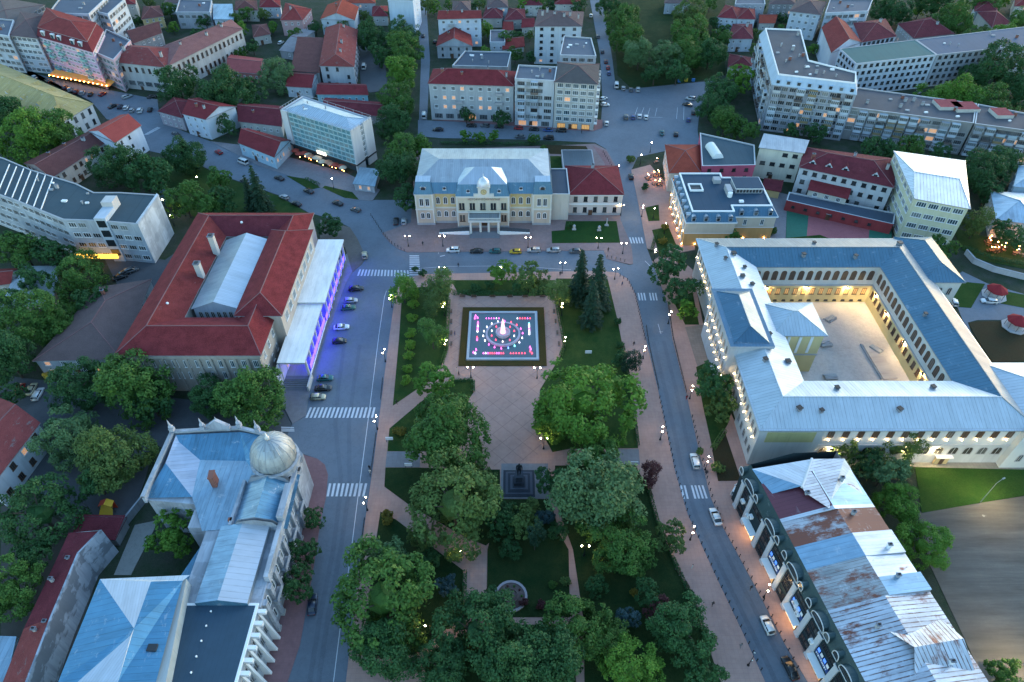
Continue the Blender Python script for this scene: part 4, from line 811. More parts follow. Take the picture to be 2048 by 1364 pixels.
def sect(t0, t1, mf, mb, k=.5, zr=13.0, lf=0.0, lb=0.0): 
    r = MB(); kk = 2.4 + (DEP - 2.4) * k
    r.face([(*sp(t0, 1.5), 11.02 + lf), (*sp(t1, 1.5), 11.02 + lf), (*sp(t1, kk), zr), (*sp(t0, kk), zr)], mf); r.face([(*sp(t0, kk), zr), (*sp(t1, kk), zr), (*sp(t1, DEP + .4), 10.8 + lb), (*sp(t0, DEP + .4), 10.8 + lb)], mb)
    for t in (t0, t1): r.face([(*sp(t, 1.5), 10.6), (*sp(t, kk), 10.6), (*sp(t, kk), zr), (*sp(t, 1.5), 11.02 + lf)], GREY); r.face([(*sp(t, kk), 10.6), (*sp(t, DEP + .4), 10.6), (*sp(t, DEP + .4), 10.8 + lb), (*sp(t, kk), zr)], GREY)
    return b.part('roof', r)
r = MB(); kk = 2.4 + (DEP - 2.4) * .5
RW = metal((.5, .53, .58), .7, .8, .42, .45, .1, .6, .2)
faces_lo(r, [(RB, [(1504,938,11),(1538,989,11),(1603,972,13.2)]), (RP, [(1504,938,11),(1603,972,13.2),(1624,918,12.8)]), (RW, [(1624,918,12.8),(1603,972,13.2),(1610,985,13.2),(1657,1016,13.0),(1689,917,12.5)]), (RP, [(1689,917,12.5),(1657,1016,13.0),(1668,1012,12.6),(1752,1042,11),(1701,936,11)])])
r.tube((*G(1624, 917, 14.9), 12.9), (*G(1604, 975, 15.3), 13.3), .3, .3, 6, plain((.5, .52, .55))); b.part('roof', r)
sect(5.2, 13.8, RM, RB, .52, 13.0); sect(13.8, 14.6, RP, RP, .52, 13.02); sect(14.6, 20.2, RR, RRX, .55, 12.8); sect(20.2, 25.2, RB, RP, .55, 12.9, 0, .5); sect(25.2, 29.6, RG, RP, .55, 12.8); sect(29.6, 33.2, RG, RB, .55, 12.9, 0, .9); sect(33.2, 55, RS, RS, .5, 13.0)
r = MB(); t0 = 40.5; kk = 2.4 + (DEP - 2.4) * .5
for (ta, tb, k0) in ((38.5, 43, kk), (43, 47.5, kk)):
    r.face([(*sp(ta, kk - 3), 12.2), (*sp(43, kk - 1), 14.2), (*sp(43, DEP - 1), 13.6), (*sp(ta, DEP - 1), 11.2)][::1 if ta < 43 else -1] if ta < 43 else [(*sp(43, kk - 1), 14.2), (*sp(tb, kk - 3), 12.2), (*sp(tb, DEP - 1), 11.2), (*sp(43, DEP - 1), 13.6)], RS)
b.part('roof', r, label='raised striped cross roof with rust')
PIL = plaster((.5, .49, .48), .3); D_ = MB()
def dshape(wd, ht, mfr):
    m = MB(); n = 10; pts = [(-wd / 2, 0)] + [(wd / 2 * math.cos(math.pi * (1 - i / n)), ht * .35 + ht * .65 * math.sin(math.pi * i / n)) for i in range(n + 1)] + [(wd / 2, 0)]
    for i in range(len(pts)):
        a, c = pts[i], pts[(i + 1) % len(pts)]; m.tube((a[0], -.35, a[1]), (c[0], -.35, c[1]), .1, .1, 5, mfr)
    m.face([(p[0], -.2, p[1]) for p in pts], GLS); m.face([(p[0] * 1.02, .6, p[1]) for p in reversed(pts)], SLT)
    for i in range(len(pts) - 1): a, c = pts[i], pts[i + 1]; m.face([(a[0], -.3, a[1]), (c[0], -.3, c[1]), (c[0], 1.7, c[1]), (a[0], 1.7, a[1])], SLT)
    return m.mesh('dormer')
DW = plain((.42, .44, .45), .6); dS = dshape(1.6, 1.8, DW); dL = dshape(4.0, 2.0, DW); per = 9.9
SGNB = plain((.015, .05, .2), .5); SGNBG = emit((.05, .16, .6), .35); SHOPL = emit((1.0, .62, .28), .5); SHOPW = emit((.95, .85, .7), .6)
for k in range(6):
    t = 4.4 + per * k
    if t < LN - 2: b.inst('dormer', dL, (*sp(t, -.05), 8.55), RZ)
    for dt in (-3.9, 3.3) if k == 0 else (3.3, 6.3):
        if 0 < t + dt < LN - 1: b.inst('dormer', dS, (*sp(t + dt - (.3 if dt < 5 else 0), -.02), 8.65), RZ)
    for dt in (-2.2, 2.0):
        m = MB(); m.box(-.55, .55, -.35, .1, .1, 9.9, PIL); m.box(-.7, .7, -.5, .1, 9.3, 9.9, PIL); m.box(-.65, .65, -.45, .1, .1, .8, PIL)
        if t + dt < LN: b.inst('pilaster', m.mesh('pilaster'), (*sp(t + dt, 0), 0), RZ)
    b.fac(sp(t - 1.5, 0), sp(t + 1.5, 0), [8.0, 5.4, 2.0], 2, 1.2, 1.8, 'dark', .1)
    if k < 5:
        b.fac(sp(t + 2.9, 0), sp(t + 7.0, 0), [8.6], 4, .85, 1.3, 'dark', .1)
        if k >= 1:
            m = MB(); m.box(-2.1, 2.1, -.25, 0, 0, 1.25, SGNB); x = -1.8
            while x < 1.6:
                ww = R_.uniform(.12, .3); m.box(x, x + ww, -.3, -.25, .35 + R_.uniform(-.1, .1), .85 + R_.uniform(-.1, .1), WHITE); x += ww + R_.uniform(.08, .2)
            for i in range(4): m.box(-1.9 + i * 1.0, -1.2 + i * 1.0, -.28, -.25, 1.35, 2.3, WHITE if i % 2 else SGNBG)
            b.inst('shop_sign', m.mesh('shop_sign'), (*sp(t + 4.9, 0), 4.6), RZ)
        m = MB(); m.box(-2.3, 2.3, -1.5, 0, 0, .25, WHITE); m.box(-2.2, 2.2, -1.45, -.1, -.06, -.02, (SHOPW if k % 2 else SHOPL)); b.inst('canopy', m.mesh('canopy'), (*sp(t + 4.9, 0), 3.3), RZ)
    m = MB(); m.box(-1.9, 1.9, -.12, 0, .2, 2.7, SHOPL if k in (0, 2, 4) else LITY); m.box(-2, 2, -.2, 0, 2.7, 3.0, PIL); 
    for i in range(4): m.box(-1.95 + i * 1.27, -1.85 + i * 1.27, -.18, 0, .2, 2.7, DARK)
    if t + 4.9 < LN: b.inst('shop_window', m.mesh('shop_window'), (*sp(t + 4.9, 0), .1), RZ)
for k in range(14):
    m = MB(); m.box(-.5, .5, -.35, .35, 0, .8, WHITE); m.tube((0, -.36, .4), (0, -.38, .4), .3, .3, 10, GREY); t = R_.uniform(3, 50); b.inst('air_conditioner', m.mesh('air_conditioner'), (*sp(t, R_.choice((-.4, -.4, DEP + .5))), R_.uniform(4, 6.3)), RZ)
for t, k in ((10, 9), (16, 16), (24, 19), (30, 17), (38, 8), (46, 17), (8, 18)): chimney(b, sp(t, k), 12.2, 1.0, .7, R_.choice((WHITE, CONC, BRICKCH)))
for ch in b.root.children:
    if ch.name.split('.')[0] in ('roof', 'mansard', 'dormer', 'chimney'): ch.location.z += 2.0
b.finish()
# ================================================================ HOTEL SLAB
q = [(-89.5, 251.5), (-59.1, 233.6), (-53.3, 244.6), (-83.5, 263.7)]
b = Bd('hotel_slab', 'seven storey slab with turquoise glazed grid front and pale concrete end walls above a lit terrace', 'hotel', q)
w = MB(); qi = offs(q, -.5); w.prism(qi, 3.4, 17, CONC); 
def seg(p, q_, t0, t1, d=.0, dep=.5, z0=2.5, z1=17.6, mat=CONC):
    a = lerp(p, q_, t0); c = lerp(p, q_, t1); dx, dy = c[0] - a[0], c[1] - a[1]; L = math.hypot(dx, dy); nx, ny = dy / L, -dx / L
    return [(a[0] + nx * d, a[1] + ny * d), (c[0] + nx * d, c[1] + ny * d), (c[0] - nx * dep, c[1] - ny * dep), (a[0] - nx * dep, a[1] - ny * dep)]
PC = plaster((.55, .52, .5), .35)
w.prism(seg(q[1], q[2], 0, .42), .0, 17.6, PC); w.prism(seg(q[1], q[2], .58, 1), .0, 17.6, PC); w.prism(seg(q[0], q[1], 0, .09), 3, 17.3, PC); w.prism(seg(q[3], q[0], 0, 1), .0, 17.3, PC); w.prism(seg(q[2], q[3], 0, 1), 0, 17.2, GRYW); b.part('wall', w)
m = MB(); m.prism(offs(q, -1.2), -.2, 3.4, GLSB); m.prism(offs(q, .3), 3.2, 3.6, DARK); b.part('podium', m)
GF = plain((.32, .48, .52), .5); gl = glass((.05, .16, .2), .15, .6); WST['hot'] = (GF, gl, 0)
b.fac(lerp(q[0], q[1], .1), lerp(q[0], q[1], .985), [4.6 + 1.95 * k for k in range(7)], 14, 1.95, 1.75, 'hot', .1, 0, off=-.38)
r = MB(); qr = offs(q, -1.0); rm, _ = roofmesh(qr, 17.0, 1.5, 'hip', metal((.42, .5, .58), .9, .3, .38, .5, 0, .6, .18), .0, 'x', None, 6); b.part('roof', rm)
m = MB()
for i in range(4):
    a, c = q[i], q[(i + 1) % 4]; m.tube((*a, 18.2), (*c, 18.2), .06, .06, 4, GREY)
    for k in range(9): p = lerp(a, c, k / 8); m.tube((*p, 17), (*p, 18.3), .07, .07, 4, GREY)
b.part('railing', m); clutter(b, qr, 17.6, 7)
b.fac(lerp(q[1], q[2], .42), lerp(q[1], q[2], .58), [5 + 2.2 * k for k in range(6)], 1, 1.6, 1.6, 'wb', .1, off=-.3)
m = MB(); e0 = lerp(q[0], q[1], .12); e1 = lerp(q[0], q[1], .9); ng = Vector((q[1][1] - q[0][1], -(q[1][0] - q[0][0]))).normalized()
ex = [(e0[0], e0[1]), (e1[0], e1[1]), (e1[0] + ng.x * 4, e1[1] + ng.y * 4), (e0[0] + ng.x * 4, e0[1] + ng.y * 4)][::-1]
for k in range(13):
    p = lerp(e0, e1, (k + .5) / 13); 
    um = MB(); um.tube((0, 0, 0), (0, 0, 2.5), .05, .05, 5, IRON); um.lathe([(1.6, 2.3), (.9, 2.75), (.05, 3.0)], 8, R_.choice((plain((.35, .05, .03)), plain((.45, .2, .12)), plain((.5, .4, .3))))); tb = empty('terrace_parasol', (p[0] + ng.x * R_.uniform(1.2, 3.5), p[1] + ng.y * R_.uniform(1.2, 3.5), .1), 'parasol over a lamp lit table on the terrace below the glazed slab', 'parasol', 'parasols on the hotel terrace')
    obj('canopy', um.mesh('canopy'), tb); tm = MB(); tm.tube((0, 0, .7), (0, 0, .75), .5, .5, 10, BROWNF); tm.tube((.3, .3, 0), (.3, .3, .7), .05, .05, 5, IRON); tm.ball((.2, -.2, .9), .12, emit((1.0, .33, .08), 14.0), 6); obj('table', tm.mesh('table'), tb)
m = MB(); m.box(-2.3, 2.3, -.2, 0, 0, 1.3, emit((1.0, .9, .7), .45)); pm = lerp(q[0], q[1], .52); b.inst('sign', m.mesh('sign'), (pm[0] + ng.x * .6, pm[1] + ng.y * .6, 3.6), math.atan2(q[1][1] - q[0][1], q[1][0] - q[0][0]))
b.finish()
house('hotel_annexe', 'low annexe with blue metal roof at the foot of the slab gable', [(708,366),(748,371),(757,341),(722,338)], 3.2, 'shed', .5, GRYW, MB2, faces=(0,), cat='annexe', lit=.5, floors=1, side=1)
# ================================================================ MANSARD VILLA and its neighbours
b = Bd('mansard_villa', 'yellow villa with slate blue mansard and dark flat roof in front of the school', 'villa', [(57, 187), (87, 190), (86, 212), (57, 212)], True)
OUTL = [(57, 186.8), (72.9, 186.8), (72.9, 190.2), (87.2, 190.2), (87.2, 211), (74, 211), (74, 213.6), (57, 213.6)]
TOPL = [(58.6, 188.4), (72.0, 188.4), (72.0, 191.8), (85.2, 191.8), (85.2, 209.2), (72.6, 209.2), (72.6, 212), (58.6, 212)]
w = MB(); w.prism(OUTL, -.3, 5.2, ORNG, cap=False); w.prism(OUTL, 5.2, 9.4, plaster((.6, .48, .36), .25), cap=False); co = offs(OUTL, .15); w.ring(co, 5.0, co, 5.3, WHITE); b.part('wall', w); m = MB(); co = offs(OUTL, .45); m.prism(co, 9.1, 9.5, WHITE); b.part('cornice', m)
r = MB(); r.ring(offs(OUTL, .3), 9.5, TOPL, 12.4, MDK); b.part('mansard', r); r = MB(); r.face([(*p, 12.35) for p in TOPL], bitumen((.05, .085, .11), .3, 3.0)); to = offs(TOPL, .25); r.ring(to, 12.4, to, 12.75, WHITE); r.ring(to, 12.75, offs(TOPL, -.25), 12.75, WHITE); r.ring(offs(TOPL, -.25), 12.75, offs(TOPL, -.25), 12.3, WHITE); ro = b.part('roof', r)
m = MB(); m.box(75, 84, 199.5, 206.5, 12.3, 14, CONC); m.box(74.8, 84.2, 199.3, 206.7, 14, 14.3, WHITE, top=bitumen((.05, .085, .11), .3, 3.0))
for k in range(8): m.box(75.4 + k * 1.07, 76.1 + k * 1.07, 199.4, 199.55, 12.7, 13.7, DARK)
b.part('roof_house', m)
m = MB(); 
for (x0, x1, y0, y1) in ((60, 64.6, 200.6, 201), (60, 64.6, 204.6, 205), (60, 60.4, 201, 204.6), (64.2, 64.6, 201, 204.6)): m.box(x0, x1, y0, y1, 12.3, 12.9, WHITE)
m.face([(60.4, 201, 12.4), (64.2, 201, 12.4), (64.2, 204.6, 12.4), (60.4, 204.6, 12.4)], DARK); b.part('light_well', m)
m = MB(); m.box(69, 71.4, 205.5, 208, 12.3, 13.8, GREY); m.box(71.8, 73.6, 198, 202.4, 12.3, 14.2, GREY); m.tube((72.6, 197.4, 12.4), (72.6, 197.4, 14), .8, .8, 10, WHITE); m.box(75, 76.4, 193.5, 194.6, 12.4, 13, WHITE); b.part('roof_vent', m)
for i, (p0, p1, n) in enumerate(((OUTL[0], OUTL[1], 4), (OUTL[2], OUTL[3], 3), (OUTL[7], OUTL[0], 7))):
    dx, dy = p1[0] - p0[0], p1[1] - p0[1]; rz = math.atan2(dy, dx)
    for k in range(n):
        m = MB(); m.box(-.7, .7, -.3, 1.6, 0, 1.3, MLT); m.lathe([(.7, -.3), (.7, 1.2)], 10, MLT, a0=0, a1=math.pi); m.v[16:] = [(v[0], v[2], 1.3 + v[1]) for v in m.v[16:]]; m.box(-.45, .45, -.36, -.3, .2, 1.2, GLS); t = (k + .5) / n; b.inst('dormer', m.mesh('dormer'), (p0[0] + dx * t, p0[1] + dy * t, 9.9), rz)
b.fac(OUTL[2], OUTL[3], [7.2], 2, 1.2, 2.2, 'wb', 1.5); b.fac(OUTL[7], OUTL[0], [7.2, 2.8], 6, 1.4, 2.4, 'wb', .8, .2)
for k in range(6): lampglobe(b, (56.7, 211 - k * 4.4, 4.6), .16); lampglobe(b, (56.7, 209 - k * 4.4, .8), .14)
for x in (61, 70, 78, 85): lampglobe(b, (x, (186.5 if x < 73 else 189.9), 1.0), .12)
m = MB(); 
for k in range(5): m.box(56.7, 57, 189 + k * 5, 189.6 + k * 5, 0, 9, WHITE)
b.part('pilaster', m); b.finish()
b = house('pink_club', 'rose red building with dark flat roof and white barrel skylight behind the mansard villa', [(1404,334),(1510,332),(1508,292),(1400,268)], 9.5, 'flat', 0, ROSE, bitumen((.075, .11, .115), .3, 2.5), ('dark', 1.3, 1.3, 5), 3, (0, 1), cat='building', parapet=.5, side=1)
m = MB(); m.lathe([(2.0, -4.5), (2.0, 4.5)], 12, plain((.62, .62, .58), .5), a0=0, a1=math.pi); m.v = [(v[0], v[2], v[1]) for v in m.v]; m.face([v for v in m.v[:13]], WHITE); q_ = G(1428, 305, 9.6); b.inst('skylight', m.mesh('skylight'), (*q_, 9.6), .12)
house('corner_restaurant', 'restaurant with red tiled mansard and pale walls at the street corner, lamps in its garden', [(1340,345),(1400,345),(1398,290),(1332,290)], 8.0, 'hip', 3.2, plaster((.58, .5, .4)), REDO, ('wb', 1.2, 1.6, 3), 2, (0, 3), cat='restaurant', lit=.3)
# ================================================================ THE OTHER HOUSES
AP = ('w', 1.2, 1.5, 2.9); LG = ('loggia', 2.8, 1.8, 3.3); LGD = ('loggia', 2.6, 1.7, 3.2); SM = ('w', 1.0, 1.3, 3.2); BRW = ('brown', 1.1, 1.5, 3.0)
APT = 'apartment block'
# --- north-west
b = house('apartment_block', 'pink and lilac apartment block with dark red mansard above an orange lit terrace', [(75,72),(185,104),(206,60),(96,26)], 17, 'flat', 0, LILAC, RED, ('wb', 2.2, 1.3, 3.0), 6, (0, 1), cat=APT, lit=.02, balc=((0,), (.16, .38, .78), plain((.18, .4, .38)), 3.4), parapet=.2, shop=((0,), 'lity', .6))
m = MB(); q = b.wallq; hi = offs(q, -1.6); m.ring(offs(q, .3), 17, hi, 20.6, RED2); rm, _ = roofmesh(hi, 20.6, 2.4, 'hip', RED3, .3, 'x'); nv = len(m.v); m.v += rm.v; m.f += [tuple(i + nv for i in f) for f in rm.f]; m.m += [m.mi(rm.mats[k]) for k in rm.m]; b.part('mansard', m)
for k, t in enumerate((.12, .3, .42, .66, .8)):
    p = lerp(q[0], q[1], t); dm = MB(); dm.box(-1.2, 1.2, .2, 2.2, .2, 2.9, WHITE); dm.box(-.9, .9, .1, .2, .4, 2.5, GLSB); b.inst('dormer', dm.mesh('dormer'), (*p, 17), math.atan2(q[1][1] - q[0][1], q[1][0] - q[0][0]))
p0, p1 = G(112, 156), G(234, 178); tr = empty('cafe_terrace', (*lerp(p0, p1, .5), 0), 'orange lit cafe terrace awning at the foot of the pink and lilac apartments', 'terrace', rz=math.atan2(p1[1] - p0[1], p1[0] - p0[0]))
m = MB(); L = math.hypot(p1[0] - p0[0], p1[1] - p0[1]) / 2; m.face([(-L, -3.2, 2.6), (L, -3.2, 2.6), (L, 1.2, 3.5), (-L, 1.2, 3.5)], plain((.75, .3, .06))); m.face([(-L, 1.2, 3.45), (L, 1.2, 3.45), (L, -3.2, 2.55), (-L, -3.2, 2.55)], plain((.75, .3, .06))); obj('awning', m.mesh('awning'), tr)
m = MB()
for k in range(14): m.tube((-L + (k + .5) * L / 7, -3.0, 0), (-L + (k + .5) * L / 7, -3.0, 2.6), .06, .06, 5, IRON)
obj('post', m.mesh('post'), tr)
m = MB()
for k in range(14): m.ball((-L + (k + .5) * L / 7, -3.6, 2.9), .22, emit((1.0, .4, .07), 14.0), 6)
obj('lamp_row', m.mesh('lamp_row'), tr)
house('apartment_block', 'lower pink wing with roof terrace beside the derelict street range', [(187,106),(228,123),(262,84),(214,62)], 14, 'flat', 0, plaster((.55, .36, .38)), FELTG, LG, 5, (0, 1), cat=APT, parapet=.9, clut=3, side=1)
house('apartment_block', 'pale block with curved blue glazed grid facade and brown hipped roof', [(20,70),(73,76),(92,30),(42,24)], 17, 'hip', 2.4, plaster((.5, .54, .56)), BRN, ('strip', 2.4, 1.7, 2.9), 6, (0, 1), cat=APT, lit=0, side=1)
house('apartment_block', 'white block with dark windows at the left edge next to the blue glazed facade', [(-60,62),(18,74),(28,42),(-40,36)], 17, 'flat', 0, WHT, FELTG, LGD, 6, (0, 1), cat=APT, clut=2, side=1)
house('apartment_block', 'broad block with grey brown felt roof in the upper left corner', [(-60,52),(18,50),(88,10),(0,-5)], 15, 'hip', 1.5, GRYW2, tiles((.15,.12,.11), .5), LGD, 5, (0, 1), cat=APT, side=1)
house('apartment_block', 'white terraced block with many balconies behind the dark red mansard', [(98,28),(178,30),(214,-4),(130,-14)], 19, 'flat', 0, WHT, FELTG, LG, 6, (0, 1), cat=APT, clut=3, balc=((0,), (.3, .7), WHITE, 4.5), side=1)
house('apartment_block', 'white blue block partly cut by the top edge behind the terraced balconies', [(180,22),(216,30),(250,0),(205,-14)], 17, 'flat', 0, plaster((.48,.53,.56)), FELTG, LG, 5, (0, 1), cat=APT, side=1)
house('derelict_range', 'derelict street range with sagging rusty red roof and peeling cream front', [(221,123),(330,134),(352,96),(242,90)], 12, 'hip', 3.6, CRST, REDOLD, ('brown', 1.2, 2.2, 3.2), 2, (0, 1, 3), cat='building', chim=2, lit=0, skip=.02, shop=((0,), 'stripd'))
house('derelict_range', 'long derelict rear range with patched pinkish roof and a row of tall cream windows', [(338,130),(484,58),(462,40),(322,94)], 12, 'hip', 3.2, CRST, tiles((.22,.1,.095),.6,.5), ('brown', 1.2, 2.4, 3.0), 2, (0, 1), cat='building', chim=3, lit=0, skip=.02)
house('barn', 'plain barn with dark red tiled gable roof behind the derelict range', [(268,86),(322,66),(318,46),(252,62)], 7, 'gable', 3, GRYW2, REDB, SM, 2, (0,), cat='barn', side=1)
b = house('yellow_roofed_hall', 'long pale hall with yellowish green sheet roof and small triangular dormers', [(-80,170),(123,244),(184,208),(-10,124)], 9, 'hip', 4.2, plaster((.55, .53, .5)), metal((.38, .29, .11), 1.2, .5, .75, .0), ('dark', 1.3, 2.2, 3.6), 2, (0, 1, 2), cat='hall', lit=0)
q = b.wallq; qd = math.atan2(q[1][1] - q[0][1], q[1][0] - q[0][0])
for u, v in ((.3, .16), (.45, .16), (.6, .16), (.75, .16), (.9, .2), (.4, .84), (.55, .84), (.7, .84), (.85, .84)):
    m = MB(); m.face([(-1.5, 0, 0), (1.5, 0, 0), (0, -.3, 1.5)], WHT); m.face([(1.5, 0, 0), (0, 3.5, 1.6), (0, -.3, 1.5)], metal((.38, .29, .11), 1.2, .5, .75, .0)); m.face([(-1.5, 0, 0), (0, -.3, 1.5), (0, 3.5, 1.6)], metal((.38, .29, .11), 1.2, .5, .75, .0)); p = quadpt(q, u, v); b.inst('dormer', m.mesh('dormer'), (*p, 9 + 4.2 * min(v, 1 - v) * 2 - .1), qd + (math.pi if v > .5 else 0))
house('white_gabled_house', 'white house with bright red roof and blank gable wall beside the zebra crossing', [(230,284),(280,251),(240,231),(178,262)], 10.5, 'gable', 2.6, plaster((.6, .62, .65)), tiles((.3, .06, .05), .4), ('dark', .9, 1.3, 4.0), 3, (0,), skip=.3)
house('terraced_house', 'long low house with brown tiled roof below the white gable house', [(104,354),(208,286),(176,264),(50,326)], 7.5, 'gable', 2.4, BEI, REDB, ('brown', 1.2, 1.6, 2.8), 2, (0, 3), chim=3, lit=.08)
# office block
poly = [(-80,362),(38,404),(127,440),(193,442),(276,449),(317,391),(241,386),(188,386),(152,368),(63,341),(9,318),(-80,290)]
b = house('office_block', 'bent four storey office block with green grey flat roof and a stair tower', poly, 15, 'flat', 0, plaster((.42, .44, .46),.6), bitumen((.075,.1,.1), .3, 6.0), ('loggia', 2.5, 1.7, 3.1), 4, (0, 1, 2, 3), cat='office block', parapet=.3, lit=.03, alt='w', side=1)
q = b.wallq; m = MB(); m.prism(offs(GP([(276,449),(317,391),(314,389),(273,447)], 15), .05), 0, 15.4, plaster((.6, .59, .57), .8, .25)); b.part('wall', m, label='blank white end wall')
m = MB(); a = G(195, 440, 15); c = G(218, 440, 15); M = Matrix.Translation((*lerp(a, c, .5), 0)) @ Matrix.Rotation(math.atan2(c[1] - a[1], c[0] - a[0]), 4, 'Z'); L = math.hypot(c[0] - a[0], c[1] - a[1]) / 2
m.box(-L, L, -1.5, 5, 0, 16.6, WHT, M); 
for k in range(4): m.box(-L + .5, L - .5, -1.62, -1.5, 2.5 + k * 3.6, 4.9 + k * 3.6, GLS, M)
m.box(-L, L, 5, 9, 14.8, 18.2, plaster((.55,.5,.45)), M); b.part('stair_tower', m)
m = MB()
for k in range(7):
    p = lerp(q[1], q[2], k / 6 - .5); p2 = lerp(q[9], q[8], k / 6 - .5); dx, dy = p2[0] - p[0], p2[1] - p[1]; L = math.hypot(dx, dy); M = Matrix.Translation((*p, 15)) @ Matrix.Rotation(math.atan2(dy, dx), 4, 'Z'); m.box(.6, L - .6, -.1, .1, .05, .35, WHITE, M)
b.part('roof_rib', m); clutter(b, [q[1], q[3], q[6], q[9]], 15, 8)
m = MB(); M = Matrix.Translation((*G(200, 516, 2.5), 2.5)); m.box(-8, 6, -.3, .3, 0, 1.4, emit((1.0, .5, .06), .45), M); b.part('shopfront', m, label='amber lit shopfront')
house('terraced_house', 'small house with dark red roof next to the tall white gable across the street', [(317,222),(364,235),(392,204),(348,195)], 6, 'hip', 2.6, plaster((.45,.38,.38)), RED2, SM, 2, (0, 3), side=1)
house('white_firewall_house', 'white house with red roof and tall blank end wall beside the street', [(366,227),(411,238),(470,213),(398,196)], 9, 'gable', 2.8, plaster((.6, .62, .64)), RED, SM, 3, (0,), chim=2)
house('row_house', 'low house with dark red roof between the white firewall and the glazed slab', [(478,242),(562,252),(566,213),(482,206)], 5, 'gable', 3, BEI, RED2, SM, 1, (0,), chim=1)
house('row_house', 'pale blue cottage with red gabled roof at the foot of the glazed slab', [(478,285),(548,313),(579,281),(497,258)], 5.5, 'gable', 3, LBLUE, RED, ('w', 1.1, 1.6, 2.6), 1, (0, 1), lit=.1)
house('row_house', 'long low dark red roof directly behind the glazed slab', [(648,224),(766,232),(772,206),(652,196)], 4, 'gable', 2, GRYW2, RED2, SM, 1, (0,), side=1)
house('row_house', 'low turquoise walled house with red roof behind the long dark red roof', [(634,188),(735,189),(730,169),(642,166)], 4.5, 'gable', 2, plaster((.25,.45,.5)), RED, SM, 1, (0,), side=1)
house('grey_town_house', 'tall narrow grey town house with long weathered red roof', [(640,131),(707,133),(714,60),(653,56)], 10, 'hip', 4.0, GRYW, REDOLD, ('dark', 1.2, 1.7, 5.5), 3, (0, 1), chim=3, inset=4, axis='y')
house('row_house', 'dark red lean-to roof against the grey town house', [(583,141),(638,144),(648,84),(598,82)], 7, 'shed', 2.0, GRYW2, REDB, SM, 2, (0,), side=1)
house('row_house', 'red roofed cottage with white gable below the lean-to roof', [(573,172),(622,175),(637,146),(588,143)], 5, 'gable', 2.6, WHT, RED, SM, 1, (0, 1))
house('row_house', 'weathered grey roofed shed along the lane by the lean-to roof', [(560,100),(585,104),(628,62),(606,58)], 4, 'gable', 1.5, GRYW2, tiles((.2,.2,.22),.6,.6), SM, 1, (0,), side=1)
house('cottage', 'pink walled house with orange red hipped roof near the top edge', [(562,40),(604,40),(622,18),(572,6)], 8, 'hip', 3, plaster((.5,.3,.28)), RED3, SM, 2, (0, 1), chim=1)
house('cottage', 'white wide gabled house with orange roof near the top edge', [(642,38),(708,40),(716,14),(656,10)], 8, 'gable', 3.4, WHT, REDO, ('dark', .8, .9, 5), 2, (0,), 'y', chim=1)
house('cottage', 'small house with a brown roof hidden among trees by the lane', [(508,74),(540,68),(532,48),(505,50)], 4.5, 'hip', 2, BEI, REDB, SM, 1, (0, 1))
house('barn', 'pinkish red barn in the yard below the derelict rear range', [(455,142),(520,147),(526,118),(462,110)], 4.5, 'gable', 2.2, plaster((.4,.15,.13)), tiles((.27,.07,.07)), SM, 1, (0,), cat='barn', side=1)
house('workshop', 'workshop with pale blue sheet roof near the top left', [(428,38),(466,38),(464,12),(428,12)], 6, 'shed', 1, WHT, MB2, SM, 2, (0,), cat='workshop', side=1)
house('workshop', 'pale flat roofed block beside the pale blue sheet roof', [(352,26),(420,26),(424,2),(360,0)], 8, 'flat', 0, GRYW, FELTG, LGD, 2, (0, 1), cat='workshop', clut=3, side=1)
house('cottage', 'brown roofed house with yellow wall hidden by trees in the upper left', [(284,38),(326,32),(318,12),(288,13)], 6, 'hip', 2.4, YEL, REDB, SM, 2, (0, 1))
house('tower_block', 'tall blank white blue slab at the top edge behind the street trees', [(776,2),(826,4),(838,-22),(790,-26)], 17, 'flat', 0, plaster((.5,.56,.62)), FELTG, ('w', 1, 1, 14), 6, (0, 1), cat=APT, side=1)
for i, (x, y, w_, d_, z, m_, rf, t) in enumerate(((210,-14,60,22,8,BEI,RED,'dark red gable roof above the terraced white blocks'),(330,-14,60,20,6,WHT,BRN,'brown roof at the top edge right of the trees'),(470,2,44,18,6,BEI,REDB,'old brown hip roof by the top edge near the workshop'),(520,-4,40,18,6,WHT,RED,'red roof at the top edge left of the pink cottage'),(690,-14,60,20,7,GRYW,REDO,'orange roof at the top edge behind the white gable house'),(745,12,30,20,5,BEI,RED,'low red roof beside the blank white blue slab'),(905,2,36,22,7,BEI,BRN,'brown roofed house at the top edge above the white apartment block'),(975,-4,40,18,7,WHT,BRN,'white house at the top edge with brown roof'),(1040,-8,44,18,6,BEI,RED2,'dark red roof at the top edge among trees'),(1110,-10,50,18,6,BEI,RED,'red roof at the top edge beside the straight street'),(1330,-12,50,18,6,GRYW,BRN,'grey walled house at the top edge behind the park'),(1470,-6,60,16,9,GRYW,FELTG,'grey block at the top edge behind the white red roofed pair'),(1540,-10,50,18,9,GRYW2,BRN,'dark grey block at the top edge beside the terraced apartments'),(1950,4,44,18,6,WHT,RED2,'red roof between tree crowns at the top right'),(2030,-6,40,18,6,BEI,RED,'red roof in the top right corner'))):
    house('cottage', t, [(x, y + d_), (x + w_, y + d_), (x + w_ * .96, y), (x + w_ * .05, y)], z, 'hip' if rf is not FELTG else 'flat', 2.6, m_, rf, SM, None, (0,), side=1)
